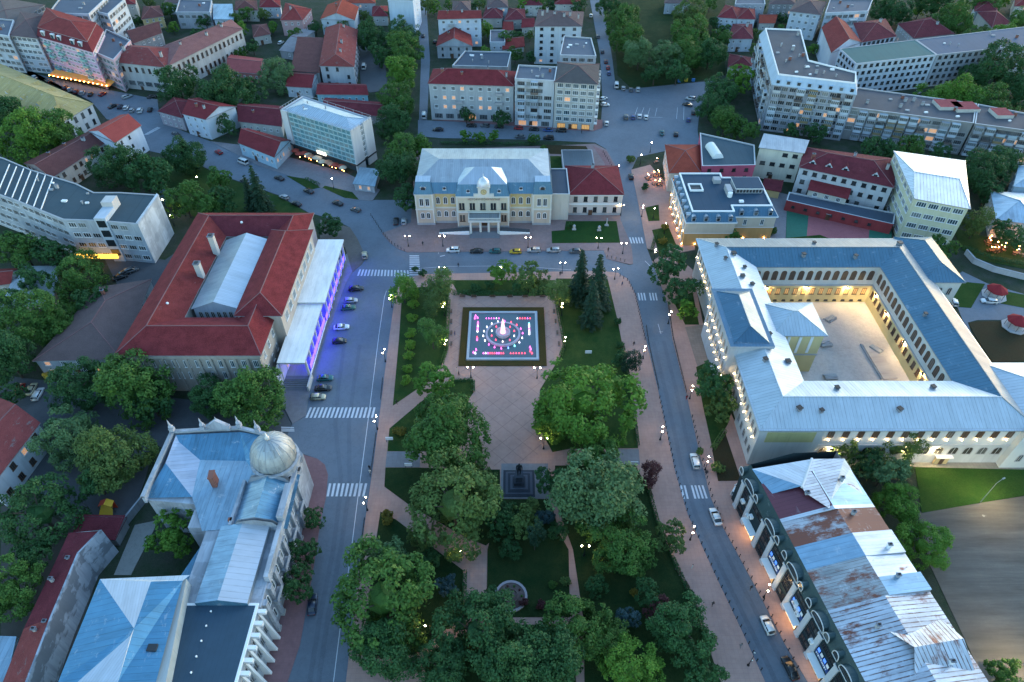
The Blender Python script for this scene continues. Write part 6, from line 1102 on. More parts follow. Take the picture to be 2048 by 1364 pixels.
TT = [
# the park
(905,872,82,'L',L_MID,'big broad park tree at the left corner of the paved plaza'),(908,1008,98,'L',L_OL,'huge olive green park tree beside the monument, lower of two touching crowns'),(866,752,42,'M',L_BR,'bright walnut tree between the round shrubs and the plaza'),
(880,566,34,'W',L_OL,'drooping birch at the corner of lawn and north pavement'),(806,576,28,'W',L_BR,'yellow lit airy tree by the zebra crossing corner'),(864,668,30,'W',L_MID,'loose willow on the left lawn between birch and walnut'),(870,610,22,'W',L_OL,'small loose tree lit from below by garden lamps near the birch'),
(1003,546,29,'M',L_BR,'light green young tree centred before the museum'),(1064,556,32,'M',L_OL,'round dark crown above two hidden garden lamps'),(1120,588,28,'W',L_OL,'olive crown beside the pair of tall spruces'),(1040,572,16,'S',L_DK,'low dark bush tree in the north hedge'),
(1166,800,104,'L',L_BR,'largest bright green park tree on the right of the plaza'),(1115,845,42,'L',L_BR,'lit lower crown leaning over the plaza edge'),(1208,1000,92,'L',L_PALE,'big grey green park tree right of the monument'),(1240,1085,62,'L',L_MID,'rounded crown below the grey green tree'),(1344,1078,36,'M',L_OL,'round tree at the edge of the right hand promenade'),
(768,1195,108,'L',L_MID,'huge park tree overhanging the street opposite the three pavement trees'),(765,1108,46,'M',L_PALE,'pale crown at the upper edge of the overhanging park tree'),(770,1295,62,'L',L_DK,'dark lower crown beside the street near the bottom edge'),
(955,1265,84,'L',L_DK,'dark crown at the bottom left of the round flower bed'),(1030,1330,86,'L',L_DK,'broad dark crown at the bottom centre edge'),(1155,1250,72,'L',L_MID,'full green crown right of the round flower bed'),(1262,1345,64,'L',L_BR,'bright crown at the bottom edge near the path fork'),(1415,1350,44,'M',L_DK,'dark crown at the bottom edge beside the promenade'),(1368,1258,64,'L',L_DK,'rounded dense tree standing by the promenade bench'),
(1042,1045,36,'M',L_OL,'medium tree just below the monument paving'),(1010,1020,28,'M',L_DK,'dark tree at the left corner of the monument paving'),(1104,960,34,'M',L_DK,'dark tree at the right of the monument'),(1190,912,44,'M',L_MID,'crown between the cross path and the big plaza tree'),(1070,1076,20,'P',L_CON,'columnar cypress below the monument'),(1092,1034,22,'M',L_BLUE,'blue spruce beside the columnar cypress'),(895,1168,24,'M',L_BLUE,'blue spruce on the lawn beside the diagonal path'),(1315,1215,26,'M',L_RED,'dark reddish shrub tree next to the rounded dense tree'),(1260,722,22,'W',L_CON,'small palm like tree on the promenade edge'),(1302,945,24,'W',L_RED,'nearly bare reddish tree by the promenade'),(1240,715,18,'S',L_DK,'dark shrub tree behind the palm like tree'),
(1337,532,40,'M',L_DK,'dense dark tree before the lit facade, upper of two'),(1366,584,36,'M',L_DK,'dense dark tree before the lit facade, lower of two'),(1372,620,22,'S',L_BR,'yellow lit shrub at the foot of the two dark trees'),(1425,762,42,'M',L_DK,'dark tree by the lit facade opposite the big plaza tree'),(1442,812,30,'M',L_OL,'brownish crown just below it along the lit facade'),(1462,468,20,'S',L_MID,'small tree against the orange wall of the mansard villa'),
(885,1335,62,'L',L_DK,'dark crown left of centre at the bottom edge'),(1112,1322,70,'L',L_DK,'dark crown right of centre at the bottom edge'),(1212,1282,50,'L',L_MID,'crown leaning over the dark right lawn near the bottom'),(975,1215,36,'M',L_DK,'dark crown beside the lower end of the diagonal path'),(868,815,38,'M',L_MID,'crown between walnut tree and the big broad park tree'),(840,1075,30,'M',L_OL,'olive crown over the diagonal path'),(1000,1050,30,'M',L_DK,'dark crown on the lawn behind the cypress'),(1066,1022,24,'M',L_OL,'small olive crown directly below the monument paving'),(1020,1094,24,'M',L_DK,'dark crown at the left of the cypress foot'),(1114,1062,22,'M',L_DK,'dark crown at the head of the narrow lower path'),(1192,1172,22,'M',L_DK,'small dark crown right of the narrow lower path'),(1300,1186,30,'M',L_DK,'dark crown on the right lawn above the reddish shrub tree'),(1252,1232,26,'M',L_BLUE,'bluish crown on the dark right lawn'),(855,1120,24,'M',L_DK,'dark crown along the lower left path'),(1180,1050,30,'M',L_MID,'crown under the grey green park tree'),(960,950,40,'M',L_OL,'crown at the plaza corner left of the monument'),(1275,1120,34,'M',L_MID,'crown between grey green tree and promenade tree'),
# bottom left quarter
(130,875,60,'L',L_PALE,'pale crown between the corner house and the dark yard'),(228,910,72,'L',L_OL,'large round crown in front of the domed building courtyard'),(80,1025,78,'L',L_DK,'wide dark crown below the corner house'),(18,1175,62,'L',L_MID,'crown at the left edge beside the long fire wall'),(350,1070,54,'M',L_BR,'bright crown inside the courtyard of the domed building'),(628,1036,22,'M',L_DK,'first pavement tree from the dome along the street'),(606,1100,32,'M',L_DK,'second pavement tree from the dome along the street'),(590,1168,38,'M',L_DK,'third pavement tree from the dome beside the parked dark car'),
(165,775,62,'L',L_DK,'dark crown by the lit hall entrance with parked cars'),(268,785,72,'L',L_MID,'round street tree in front of the theatre, left of the gap'),(430,790,46,'L',L_DK,'street tree in front of the theatre, right of the gap'),(508,798,68,'L',L_MID,'big street tree at the theatre corner by the porch steps'),
(150,552,54,'L',L_MID,'round crown between office block and garages'),(68,635,66,'L',L_MID,'big crown below the garages at the left'),(20,720,58,'L',L_DK,'dark crown at the left edge above the parked red car'),(100,505,42,'M',L_DK,'dark crown against the office block front'),(45,498,42,'M',L_MID,'crown at the left end of the office block front'),(12,600,30,'M',L_DK,'crown at the left edge beside the garage roofs'),(240,648,24,'M',L_DK,'small round tree on the brown hall roofline'),(15,480,30,'M',L_DK,'dark crown tucked at the left edge below the office windows'),
(190,600,36,'M',L_DK,'dark crown left of the brown hall roof'),(115,650,42,'L',L_MID,'crown behind the garages at the brown hall corner'),(60,560,34,'M',L_DK,'dark crown on top of the garage row'),(15,790,34,'M',L_DK,'dark crown at the left edge above the corner house'),(300,800,44,'M',L_DK,'dark lower crown in front of the theatre wall'),(190,960,44,'M',L_DK,'dark crown below the round yard tree'),(60,1120,40,'M',L_DK,'dark crown beside the red lean-to roof'),
# north-west
(50,272,62,'L',L_BR,'broad bright crown in front of the yellow roofed hall'),(112,262,48,'L',L_MID,'crown at the right end of the yellow roofed hall'),(20,238,42,'L',L_DK,'dark crown at the left edge by the yellow roofed hall'),(226,332,50,'L',L_DK,'tall dark tree behind the terraced brown roofs'),(372,312,40,'L',L_DK,'spruce like dark tree beside the street bend'),(435,354,26,'M',L_MID,'small tree on the green beside the street bend'),(316,352,34,'M',L_DK,'dark tree in the little park behind the office block'),(368,398,38,'M',L_MID,'tree above the office end wall lamps'),(332,396,22,'M',L_BLUE,'bluish spruce by the office end wall'),(412,405,30,'M',L_MID,'tree at the theatre back corner'),(445,402,28,'M',L_DK,'dark tree behind the theatre roof edge'),(285,345,36,'M',L_DK,'dark tree behind the bent office block'),(660,446,28,'M',L_DK,'round tree at the theatre front corner'),
(355,166,42,'L',L_DK,'street tree in front of the derelict range'),(460,182,48,'L',L_DK,'wide dark tree left of the pale crowned tree'),(552,150,38,'L',L_PALE,'pale crowned tall tree behind the cottages'),(420,180,30,'M',L_DK,'crown between the two dark street trees'),(480,104,12,'S',L_MID,'little tree against the tall cream windows'),(500,185,28,'M',L_DK,'dark crown at the foot of the pale crowned tree'),(455,250,22,'M',L_DK,'garden tree beside the white firewall house'),
# centre line of street trees
(808,62,32,'L',L_DK,'street tree row, first from the top beside the blank slab'),(806,100,38,'L',L_MID,'street tree row, second from the top'),(800,152,36,'L',L_BR,'street tree row, third from the top'),(796,200,36,'L',L_MID,'street tree row, fourth from the top'),(786,245,36,'L',L_DK,'street tree row, beside the glazed slab gable'),(806,298,44,'L',L_MID,'street tree row, above the museum roof corner'),(846,296,24,'M',L_BR,'bright little tree behind the museum roof corner'),(808,345,38,'L',L_DK,'street tree row, left of the museum roof'),(808,392,32,'M',L_DK,'last dark tree of the row beside the museum front'),(745,72,34,'L',L_DK,'dark crown left of the street tree row by the lot'),(760,110,24,'M',L_DK,'lower dark crown above the parking lot'),(770,340,24,'M',L_DK,'dark crown at the foot of the glazed slab'),
(932,228,18,'M',L_DK,'clipped round tree before the red hipped apartment block'),(1006,237,19,'M',L_DK,'clipped round tree nearer the white flat roofed block'),(930,272,13,'S',L_BR,'first of three small bright trees behind the museum'),(958,273,13,'S',L_BR,'middle of three small bright trees behind the museum'),(987,271,13,'S',L_BR,'third of three small bright trees behind the museum'),(1068,276,12,'S',L_MID,'small tree at the end of the museum garden'),(1088,298,9,'S',L_MID,'shrub tree on the garden strip behind the museum'),(1138,450,7,'S',L_DK,'small conical tree at the corner of the museum lawn'),
# north park
(1243,38,36,'L',L_MID,'park tree at the left of the far green, uppermost'),(1258,78,36,'L',L_MID,'park tree at the left of the far green, below the uppermost'),(1278,112,32,'L',L_PALE,'pale crown at the lower left of the far green'),(1330,112,34,'L',L_PALE,'middle crown closing the far green'),(1375,110,34,'L',L_MID,'crown at the lower right of the far green'),(1388,68,40,'L',L_MID,'large crown at the right of the far green'),(1378,28,34,'L',L_OL,'olive crown at the right of the far green, uppermost'),(1418,112,30,'L',L_DK,'dark crown between far green and villas'),(1310,142,26,'M',L_DK,'dark low crown at the car park edge'),(1355,142,26,'M',L_DK,'dark low crown beside the yellow bin'),(1442,178,36,'L',L_DK,'dark tree at the car park corner, upper'),(1425,215,32,'L',L_DK,'dark tree at the car park corner, lower'),(1450,248,32,'L',L_MID,'bright edged crown below the zigzag block'),(1492,258,26,'M',L_MID,'crown between pink club and zigzag block'),(1478,160,28,'M',L_BR,'bright crown at the foot of the zigzag block'),(1160,16,18,'M',L_DK,'dark crown beside the straight street top'),(1222,8,28,'L',L_DK,'dark crown at the top edge of the far green'),(1440,75,22,'M',L_MID,'garden tree by the small white villa'),
# north-east
(1862,202,38,'L',L_BR,'bright crown above the patched loggia block, left one'),(1918,198,46,'L',L_BR,'broad bright crown above the patched loggia block, middle'),(1985,212,48,'L',L_MID,'crown above the loggia block, right one'),(2000,140,56,'L',L_DK,'dark crown in front of the grey long block'),(2040,190,36,'L',L_DK,'dark crown at the right edge below the grey long block'),(1945,158,30,'L',L_DK,'dark crown at the left of the grey block trees'),(1905,42,38,'L',L_MID,'round crown right of the big red hipped villa'),(1945,78,30,'L',L_MID,'crown behind the grey long block roof'),(2010,78,34,'L',L_BR,'bright crown right of the red roof in the trees'),(1870,12,36,'L',L_DK,'dark crown at the top edge by the red villa'),(1790,22,30,'L',L_DK,'dark crown at the top edge above the terraced house'),(1975,8,26,'L',L_MID,'crown at the top edge near the red roof'),(1765,22,24,'L',L_DK,'crown behind the white blocks at the top'),(2045,40,26,'L',L_MID,'crown in the top right corner'),
(1742,292,28,'M',L_DK,'dark tree before the loggias, first from the zigzag block'),(1826,297,30,'M',L_MID,'brighter tree before the loggias, middle'),(1780,300,22,'M',L_DK,'dark low tree between the two loggia trees'),(1880,305,22,'M',L_DK,'dark tree beyond the striped school roof'),(1962,345,46,'L',L_DK,'big dark tree right of the striped school roof'),(2000,330,34,'L',L_DK,'dark crown left of the second blue villa'),(1975,385,26,'M',L_DK,'low crown beside the yellow school block'),(1958,442,30,'W',L_OL,'thin olive tree between school and garden restaurant'),(2020,468,36,'M',L_DK,'dark tree over the lamp lit restaurant tables'),(1888,497,30,'M',L_MID,'tree at the foot of the yellow school block'),(1630,265,22,'M',L_DK,'dark tree below the zigzag block balconies'),(1580,262,18,'M',L_DK,'small dark tree left of the zigzag balconies'),
# south-east
(1682,885,44,'M',L_OL,'left crown before the lit south facade'),(1792,890,56,'L',L_OL,'large olive crown before the lit south facade'),(1770,945,42,'M',L_PALE,'grey green round crown behind the shop row'),(1792,1005,42,'L',L_BR,'bright crown at the corner of the green lawn'),(1846,1092,52,'L',L_BR,'bright tree between shop row roofs and the yard'),(2012,1345,36,'M',L_MID,'crown in the lower right corner of the yard'),(1730,925,34,'M',L_DK,'dark crown wedged between shop row and olive crown'),
]
for t in TT: tree(*t)
for i, (x, y) in enumerate(((255,8),(272,40),(300,4),(345,55),(338,20),(398,64),(440,60),(480,60),(492,28),(505,92),(526,28),(545,55),(590,70),(630,52),(726,30),(740,8),(725,55),(768,28),(850,10),(868,14),(898,8),(940,12),(958,8),(1000,6),(1012,78),(1030,72),(1060,70),(1050,10),(1080,8),(1105,6),(1145,8),(972,104),(1030,108),(1060,112),(958,62),(975,58),(1420,8),(1430,45),(1515,70),(1520,14),(1560,60),(1565,36),(1555,12),(1625,98),(1690,22),(1760,6),(1815,38),(1840,18),(1925,10),(1935,50),(1968,60),(2005,2),(470,40),(410,40),(690,50),(655,48),(1450,60),(1440,100),(1512,100))):
    tree(x, y, R_.uniform(11, 17), 'M', (L_MID, L_DK, L_OL, L_BR)[i % 4], 'small garden tree among the houses towards the top edge')['group'] = 'garden trees among the far houses'
for x, y, h, lb in ((1157,604,19.5,'tall dark spruce nearest the street corner, left of the pair'),(1190,618,20.5,'tall dark spruce, right of the pair by the promenade'),(1180,652,17,'lower dark spruce in front of the spruce pair'),(528,426,19,'tall dark spruce beside the street next to the theatre'),(508,420,14,'shorter spruce leaning on the street spruce'),(385,340,15,'dark spruce near the bend of the street')): tree(x, y, h, 'C', L_CON, lb)
for i, (x, y) in enumerate(((826,611),(824,636),(822,668),(820,690),(818,714),(815,738),(812,762),(828,590))): tree(x, y, 11.5, 'B', L_LIME, 'round clipped bright green shrub in the row on the left lawn')['group'] = 'round shrubs on the left lawn'
for x, y, r, m_, lb in ((805,866,11,L_YEL,'golden shrub on the small lawn above the cross path'),(793,862,9,L_YEL,'smaller golden shrub beside the first golden shrub'),(774,1036,15,L_YEL,'golden bush at the pointed end of the lower left lawn'),(1268,1186,9,L_YEL,'single yellow ball bush on the dark right lawn'),(1236,645,9,L_DK,'dark ball bush on the promenade edge below the spruces'),(1240,690,8,L_DK,'dark ball bush above the palm like tree'),(1262,780,9,L_DK,'dark ball bush at the right rim of the big plaza tree'),(1380,1190,11,L_DK,'ball bush by the promenade above the round tree'),(1330,455,8,L_YEL,'yellow lit bush before the mansard villa'),(1326,482,9,L_YEL,'lit bush at the lawn corner of the mansard villa'),(978,572,10,L_DK,'dark bush in the north hedge left of the light green tree'),(950,576,10,L_DK,'dark bush at the left end of the north hedge'),(846,548,9,L_DK,'little dark bush on the corner paving'),(1118,985,12,L_OL,'olive bush right of the monument paving'),(1130,1165,11,L_OL,'olive bush beside the narrow lower path'),(1105,1170,9,L_MID,'low bush left of the olive bush by the lower path'),(1048,1205,9,L_RED,'red rose bush at the right of the round flower bed'),(1082,1210,10,L_RED,'red rose bush next to the lower path'),(830,540,7,L_DK,'small dark shrub at the zebra crossing corner'),(1262,318,10,L_OL,'lit shrub at the corner restaurant garden'),(1290,375,8,L_DK,'clipped bush below the restaurant terrace'),(1545,462,9,L_MID,'bush in the villa yard by the playing field'),(1400,905,9,L_OL,'olive bush on the bed by the lit facade'),(1436,935,14,L_OL,'broad olive shrub on the bed at the corner')):
    tree(x, y, r, 'B', m_, lb)
def hedge(px, w, h, mat, label, cat='hedge'):
    P = GP(px); rnd = random.Random(len(px) * 7 + int(px[0][0])); V = []; F = []; o = P[0]
    for a, c in zip(P, P[1:]):
        L = math.hypot(c[0] - a[0], c[1] - a[1]); tx, ty = (c[0] - a[0]) / L, (c[1] - a[1]) / L
        for i in range(int(L * (w + 2 * h) * 16)):
            u = rnd.uniform(0, L); s = rnd.uniform(-1, 1); k = s * (w / 2 + h); z = h
            if abs(k) > w / 2: z = h - (abs(k) - w / 2); k = math.copysign(w / 2, k)
            quadleaf(V, F, Vector((a[0] + tx * u - ty * k - o[0], a[1] + ty * u + tx * k - o[1], max(.1, z) + rnd.uniform(-.06, .1))), Vector((-ty * s * 1.2, tx * s * 1.2, 1)) + rdir(rnd) * .7, rnd.uniform(.14, .24), rnd)
    h_ = obj('hedge', mkmesh('hedge', (V, F), mat), None, (*o, .15)); tag(h_, label, cat); return h_
hedge([(905,588),(1102,588)], 1.6, .9, L_DK, 'long dark hedge along the north side of the fountain square'); hedge([(898,600),(893,700),(884,730)], .8, .8, L_OL, 'hedge along the left edge of the fountain square'); hedge([(1113,607),(1129,690),(1121,715)], .8, .8, L_OL, 'hedge along the right edge of the fountain square')
hedge([(1245,690),(1262,785),(1276,893)], .7, .7, L_DK, 'low hedge between right lawn and promenade'); hedge([(1296,975),(1314,1042),(1350,1128),(1383,1197),(1421,1306)], .7, .7, L_DK, 'low hedge between the dark lawn and the promenade'); hedge([(1424,901),(1449,863)], 1.2, .8, L_OL, 'short hedge across the bed at the corner of the lit facade'); hedge([(930,1142),(928,1228)], .7, .6, L_DK, 'short hedge along the lower left path'); hedge([(906,762),(946,762),(946,786)], .9, .7, L_DK, 'angled hedge at the plaza edge below the walnut tree')
hedge([(640,372),(612,359)], 1.2, .7, L_DK, 'hedge before the hotel terrace'); hedge([(1925,497),(1990,520),(2060,532)], 1.2, 1.0, L_DK, 'hedge behind the curved pale wall'); hedge([(880,288),(1080,290)], 1.0, .9, L_DK, 'hedge along the garden behind the museum'); hedge([(1302,505),(1312,470)], .8, .7, L_DK, 'hedge on the lawn corner of the mansard villa')
# ================================================================ FOUNTAIN, MONUMENT
f = empty('fountain', (*G(1006, 672), .14), 'square fountain pool with pale rim, round tiers, pink jet and coloured lights', 'fountain'); fx, fy = G(1006, 672)
HW = 10.1; RIM = plaster((.42, .45, .46), .3); WAT = NT('water').fin((.035, .075, .1), .16, 0, .6); t_ = NT('water'); n_ = t_.noise(t_.ob(), 1.6, 3); WAT = t_.fin((.06, .1, .125), .2, 0, .7, n_, .35, .08)
m = MB()
for x0, x1, y0, y1 in ((-HW, HW, -HW, -HW + .7), (-HW, HW, HW - .7, HW), (-HW, -HW + .7, -HW + .7, HW - .7), (HW - .7, HW, -HW + .7, HW - .7)): m.box(x0, x1, y0, y1, -.1, .55, RIM)
obj('pool_rim', m.mesh('pool_rim'), f); m = MB(); m.box(-HW + .7, HW - .7, -HW + .7, HW - .7, -.1, .3, WAT); obj('water', m.mesh('water'), f)
m = MB(); m.lathe([(5.0, .2), (5.0, 1.0), (4.45, 1.0), (4.45, .7), (.01, .7)], 40, plaster((.5, .42, .45), .3)); obj('basin', m.mesh('basin'), f); m = MB(); m.lathe([(4.4, .82), (.01, .82)], 32, WAT); obj('water', m.mesh('water'), f)
m = MB(); m.lathe([(2.1, .7), (2.1, 1.7), (1.7, 1.7), (1.7, 1.3), (.01, 1.3)], 32, plaster((.5, .44, .46), .3)); obj('basin', m.mesh('basin'), f)
rnd = random.Random(3); m = MB(); PJ = emit((1.0, .45, .55), .4); m.lathe([(.75, 1.3), (.62, 2.4), (.5, 3.6), (.36, 4.8), (.2, 5.9), (.03, 6.6)], 10, PJ)  # the water itself glows pink, standing in for light thrown onto it
for k in range(70):
    a = rnd.uniform(0, 6.28); r0 = rnd.uniform(.1, .8); z0 = rnd.uniform(1.3, 5.6); m.ball((math.cos(a) * r0 * (1.1 - z0 / 8), math.sin(a) * r0 * (1.1 - z0 / 8), z0), rnd.uniform(.06, .16), PJ, 4)
obj('water_jet', m.mesh('water_jet'), f)
CL = {'p': (1.0, .12, .75), 'r': (1.0, .06, .12), 'w': (.85, .85, 1.0), 'b': (.15, .3, 1.0), 'c': (.2, .9, .9)}
_jm = {}
def jet(x, y, c, z=.3, r=.24, k=.7):
    if (c, r) not in _jm:
        mm = MB(); mm.lathe([(r, 0), (r * .8, r * 1.0), (r * .3, r * 2.4), (.02, r * 3.2)], 7, emit(CL[c], k)); _jm[(c, r)] = mm.mesh('coloured_light')
    obj('coloured_light', _jm[(c, r)], f, (x, y, z))
for i, c in enumerate('pppwpppw'): jet(-7.4, 5.2 - i * .55, c)
for i, c in enumerate('rrp'): jet(-7.4, -1.2 - i * .5, c)
for x, y, c in ((-8.2, 8.1, 'p'), (-7.6, 7.2, 'p'), (-8.4, 7.0, 'p'), (-7.5, -6.2, 'p'), (-8.2, -7.3, 'p'), (-7.7, -7.6, 'w'), (7.9, -6.0, 'p'), (7.7, -6.8, 'r'), (8.2, -7.6, 'r'), (7.7, -5.2, 'p')): jet(x, y, c)
for i, c in enumerate('ppppwp'): jet(-5 + i * .75, 7.0, c, .3, .16)
for i, c in enumerate('wrrrpr'): jet(4.2 + i * .75, 7.0, c, .3, .18)
for i, c in enumerate('cwwppwww'): jet(7.6, 4.6 - i * .62, c)
for i, c in enumerate('pwprrrpprr'): jet(-5.4 + i * .62, -7.6, c, .3, .2)
for i, c in enumerate('rrrrrr'): jet(2.2 + i * .8, -7.6, c, .3, .18)
for i in range(18):
    a = 6.283 * i / 18 + .1; c = 'wwpppbcwwpprrpwwww'[(i + 9) % 18]; jet(5.7 * math.cos(a), 5.7 * math.sin(a), c, .3, .22)
for i in range(10): a = 6.283 * i / 10 + .3; jet(3.4 * math.cos(a), 3.4 * math.sin(a), 'rrwrwrrwrw'[i], .82, .2, .45)
def bord(name, px, w, h, mat, label):
    x, y = G(*px); o = MB()
    for x0, x1, y0, y1 in ((-w, w, -w, -HW - .2), (-w, w, HW + .2, w), (-w, -HW - .2, -HW - .2, HW + .2), (HW + .2, w, -HW - .2, HW + .2)): o.box(x0, x1, y0, y1, 0, h, mat)
    q = o.build(name, None, (x, y, .15), uv=False); return tag(q, label, 'flower bed')
bord('flower_bed', (1006, 672), 12.2, .25, grassy((.055, .05, .014), (.085, .055, .022)), 'brownish olive planted border framing the fountain pool')
X, Y = G(1038, 968); mo = empty('monument', (X, Y, .2), 'dark bronze statue on a stepped granite plinth in the park', 'monument'); GRN = plaster((.1, .105, .12), .3); GRN2 = plaster((.05, .055, .065), .3); m = MB()
for k in range(5): s_ = 3.7 - .55 * k; m.box(-s_, s_, -s_, s_, .15 * k, .15 * (k + 1), GRN if k % 2 else GRN2)
obj('step_base', m.mesh('step_base'), mo); m = MB(); m.box(-1.15, 1.15, -1.15, 1.15, .75, 1.7, GRN2); m.box(-.75, .75, -.75, .75, 1.7, 3.4, GRN2); m.box(-.9, .9, -.9, .9, 3.4, 3.6, GRN2); obj('plinth', m.mesh('plinth'), mo)
def figure(name, joints, bones, radii, mat, parent=None, sub=1):
    me = D.meshes.new(name); me.from_pydata(joints, bones, []); o = D.objects.new(name, me); COL.objects.link(o); md = o.modifiers.new('s', 'SKIN'); sk = me.skin_vertices[0].data
    for i, r in enumerate(radii): sk[i].radius = (r, r)
    sk[0].use_root = True; o.modifiers.new('u', 'SUBSURF').levels = sub; o.modifiers['u'].render_levels = sub; dg = bpy.context.evaluated_depsgraph_get(); e = o.evaluated_get(dg); m2 = D.meshes.new_from_object(e); m2.materials.clear(); m2.materials.append(mat); D.objects.remove(o); return m2
def human_mesh(mat, walk=0.0, coat=False):
    w = walk; J = [(0,0,.95),(0,0,1.2),(0,0,1.42),(0,0,1.52),(0,.02,1.63),(0,.02,1.74), (.1,0,.9),(.11,.18*w,.5),(.11,.12*w-.02,.08),(.11,.12*w+.13,.04), (-.1,0,.9),(-.11,-.1*w,.5),(-.11,-.3*w,.1),(-.11,-.3*w+.13,.05), (.2,0,1.4),(.26,-.1*w,1.13),(.26,.08*w+.04,.88),(.26,.1*w+.06,.8), (-.2,0,1.4),(-.26,.1*w,1.13),(-.26,.12*w+.06,.88),(-.26,.16*w+.08,.8)]
    Bn = [(0,1),(1,2),(2,3),(3,4),(4,5),(0,6),(6,7),(7,8),(8,9),(0,10),(10,11),(11,12),(12,13),(2,14),(14,15),(15,16),(16,17),(2,18),(18,19),(19,20),(20,21)]
    Rr = [.15,.15,.16,.06,.1,.07,.1,.07,.05,.04,.1,.07,.05,.04,.08,.055,.042,.04,.08,.055,.042,.04]
    if coat: Rr[0] = .2; Rr[6] = Rr[10] = .15
    return figure('body', J, Bn, Rr, mat)
BRZ = plain((.012, .016, .022), .5, .3); sm = human_mesh(BRZ, .3, True); obj('statue', sm, mo, (0, 0, 3.6), math.pi, 2.5)
x, y = G(1022, 1194); rb = MB(); rb.lathe([(3.4, 0), (3.4, .35), (2.9, .35), (2.9, .1)], 24, plaster((.4, .33, .32))); rb.lathe([(2.9, .12), (1.6, .16), (1.6, .5), (1.3, .5), (1.3, .2), (.01, .2)], 24, grassy((.2, .15, .14), (.1, .06, .05))); 
for k in range(10): rb.ball((2.2 * math.cos(k * .63), 2.2 * math.sin(k * .63), .3), .3, L_RED if k % 2 else L_MID, 5)
tag(rb.build('flower_bed', None, (x, y, .22), uv=False), 'round paved flower bed with low kerb at the foot of the park', 'flower bed')
# ================================================================ CARS
GLASSC = plain((.012, .016, .02), .08, 0, .8); TYRE = plain((.012, .012, .013), .8); RIMM = plain((.3, .31, .32), .35, .8); HL = plain((.7, .72, .72), .15); TL = plain((.3, .01, .01), .2); PAINT0 = car_paint((.5, .5, .5))
def loft(m, secs, mat, ks=None):
    """secs: list of (x, [(y, z) ...]) with equal counts; side symmetric body along x"""
    n = len(secs[0][1]); vs = [(x, p[0], p[1]) for x, pr in secs for p in pr]; fs = []
    for i in range(len(secs) - 1):
        for k in range(n - 1): fs.append((i * n + k, i * n + k + 1, (i + 1) * n + k + 1, (i + 1) * n + k))
    fs.append(tuple(range(n - 1, -1, -1))); fs.append(tuple((len(secs) - 1) * n + k for k in range(n))); m.raw(vs, fs, mat)
def sect_c(w, z0, zb, zt, ins=.08): h = w / 2; return [(-h + .05, z0), (-h, z0 + .18), (-h, zb - .08), (-h + ins, zb), (-h * .5, zt), (h * .5, zt), (h - ins, zb), (h, zb - .08), (h, z0 + .18), (h - .05, z0)]
def cab(w0, w1, z0, z1): return [(-w0 / 2, z0), (-w1 / 2, z1 - .1), (-w1 / 2 + .12, z1), (w1 / 2 - .12, z1), (w1 / 2, z1 - .1), (w0 / 2, z0)]
def car_proto(kind):
    L, W, H, hood, c0, c1, c2, c3 = {'sedan': (4.5, 1.78, 1.45, .92, -1.75, -1.05, .35, 1.05), 'hatch': (4.0, 1.74, 1.48, .95, -1.95, -1.55, .35, 1.0), 'suv': (4.5, 1.86, 1.72, 1.05, -2.15, -1.8, .55, 1.1), 'estate': (4.6, 1.8, 1.48, .94, -2.2, -1.85, .45, 1.1), 'van': (5.0, 1.95, 2.2, 1.15, -2.45, -2.35, 1.3, 1.85)}[kind]
    b = MB(); h = L / 2; S = [(-h, sect_c(W * .82, .35, hood * .82, hood * .84)), (-h + .12, sect_c(W * .94, .28, hood * .93, hood * .96)), (c0, sect_c(W, .22, hood, hood + .03)), (0, sect_c(W, .2, hood, hood + .03)), (c3, sect_c(W, .22, hood * .98, hood + .01)), (h - .45, sect_c(W * .96, .24, hood * .85, hood * .9)), (h - .08, sect_c(W * .86, .3, hood * .68, hood * .72)), (h, sect_c(W * .78, .36, hood * .6, hood * .62))]
    loft(b, S, PAINT0); zr = H; roof = [(c1 - .02, cab(W * .8, W * .74, H - .12, H - .02)), ((c1 + c2) / 2, cab(W * .8, W * .76, H - .1, H + .02)), (c2, cab(W * .8, W * .74, H - .12, H - .02))]; loft(b, roof, PAINT0)
    for x, dx in ((c1 * .98 + .0, 0), ((c1 + c2) / 2 + .1, 0)):
        for s in (-1, 1): b.box(x - .05, x + .05, s * W * .42 - .04, s * W * .42 + .04, hood, H - .1, PAINT0)
    for s in (-1, 1): b.box(c3 - .35, c3 - .15, s * (W / 2 + .08) - .07, s * (W / 2 + .08) + .07, hood - .05, hood + .12, PAINT0)
    g_ = MB(); loft(g_, [(c0, cab(W * .86, W * .84, hood - .05, hood + .06)), (c1, cab(W * .88, W * .76, hood - .05, H - .06)), ((c1 + c2) / 2, cab(W * .89, W * .78, hood - .05, H - .05)), (c2, cab(W * .88, W * .76, hood - .05, H - .06)), (c3, cab(W * .86, W * .84, hood - .05, hood + .06))], GLASSC)
    return b.mesh('body', True, False), g_.mesh('windows', False, False), L, W, hood
for_all = {}
wm_ = MB(); wm_.lathe([(.2, -.1), (.31, -.1), (.33, 0), (.31, .1), (.2, .1)], 14, TYRE); wm_.v = [(v[0], v[2], v[1]) for v in wm_.v]; TYM = wm_.mesh('wheel', True, False); wm_ = MB(); wm_.tube((0, -.08, 0), (0, .11, 0), .21, .21, 10, RIMM); RMM = wm_.mesh('rim', False, False)
hm_ = MB(); hm_.ball((0, 0, 0), .13, HL, 6); HLM = hm_.mesh('headlight', True, False); hm_ = MB(); hm_.box(-.04, .04, -.16, .16, -.08, .08, TL); TLM = hm_.mesh('tail_light', False, False)
PR = {}
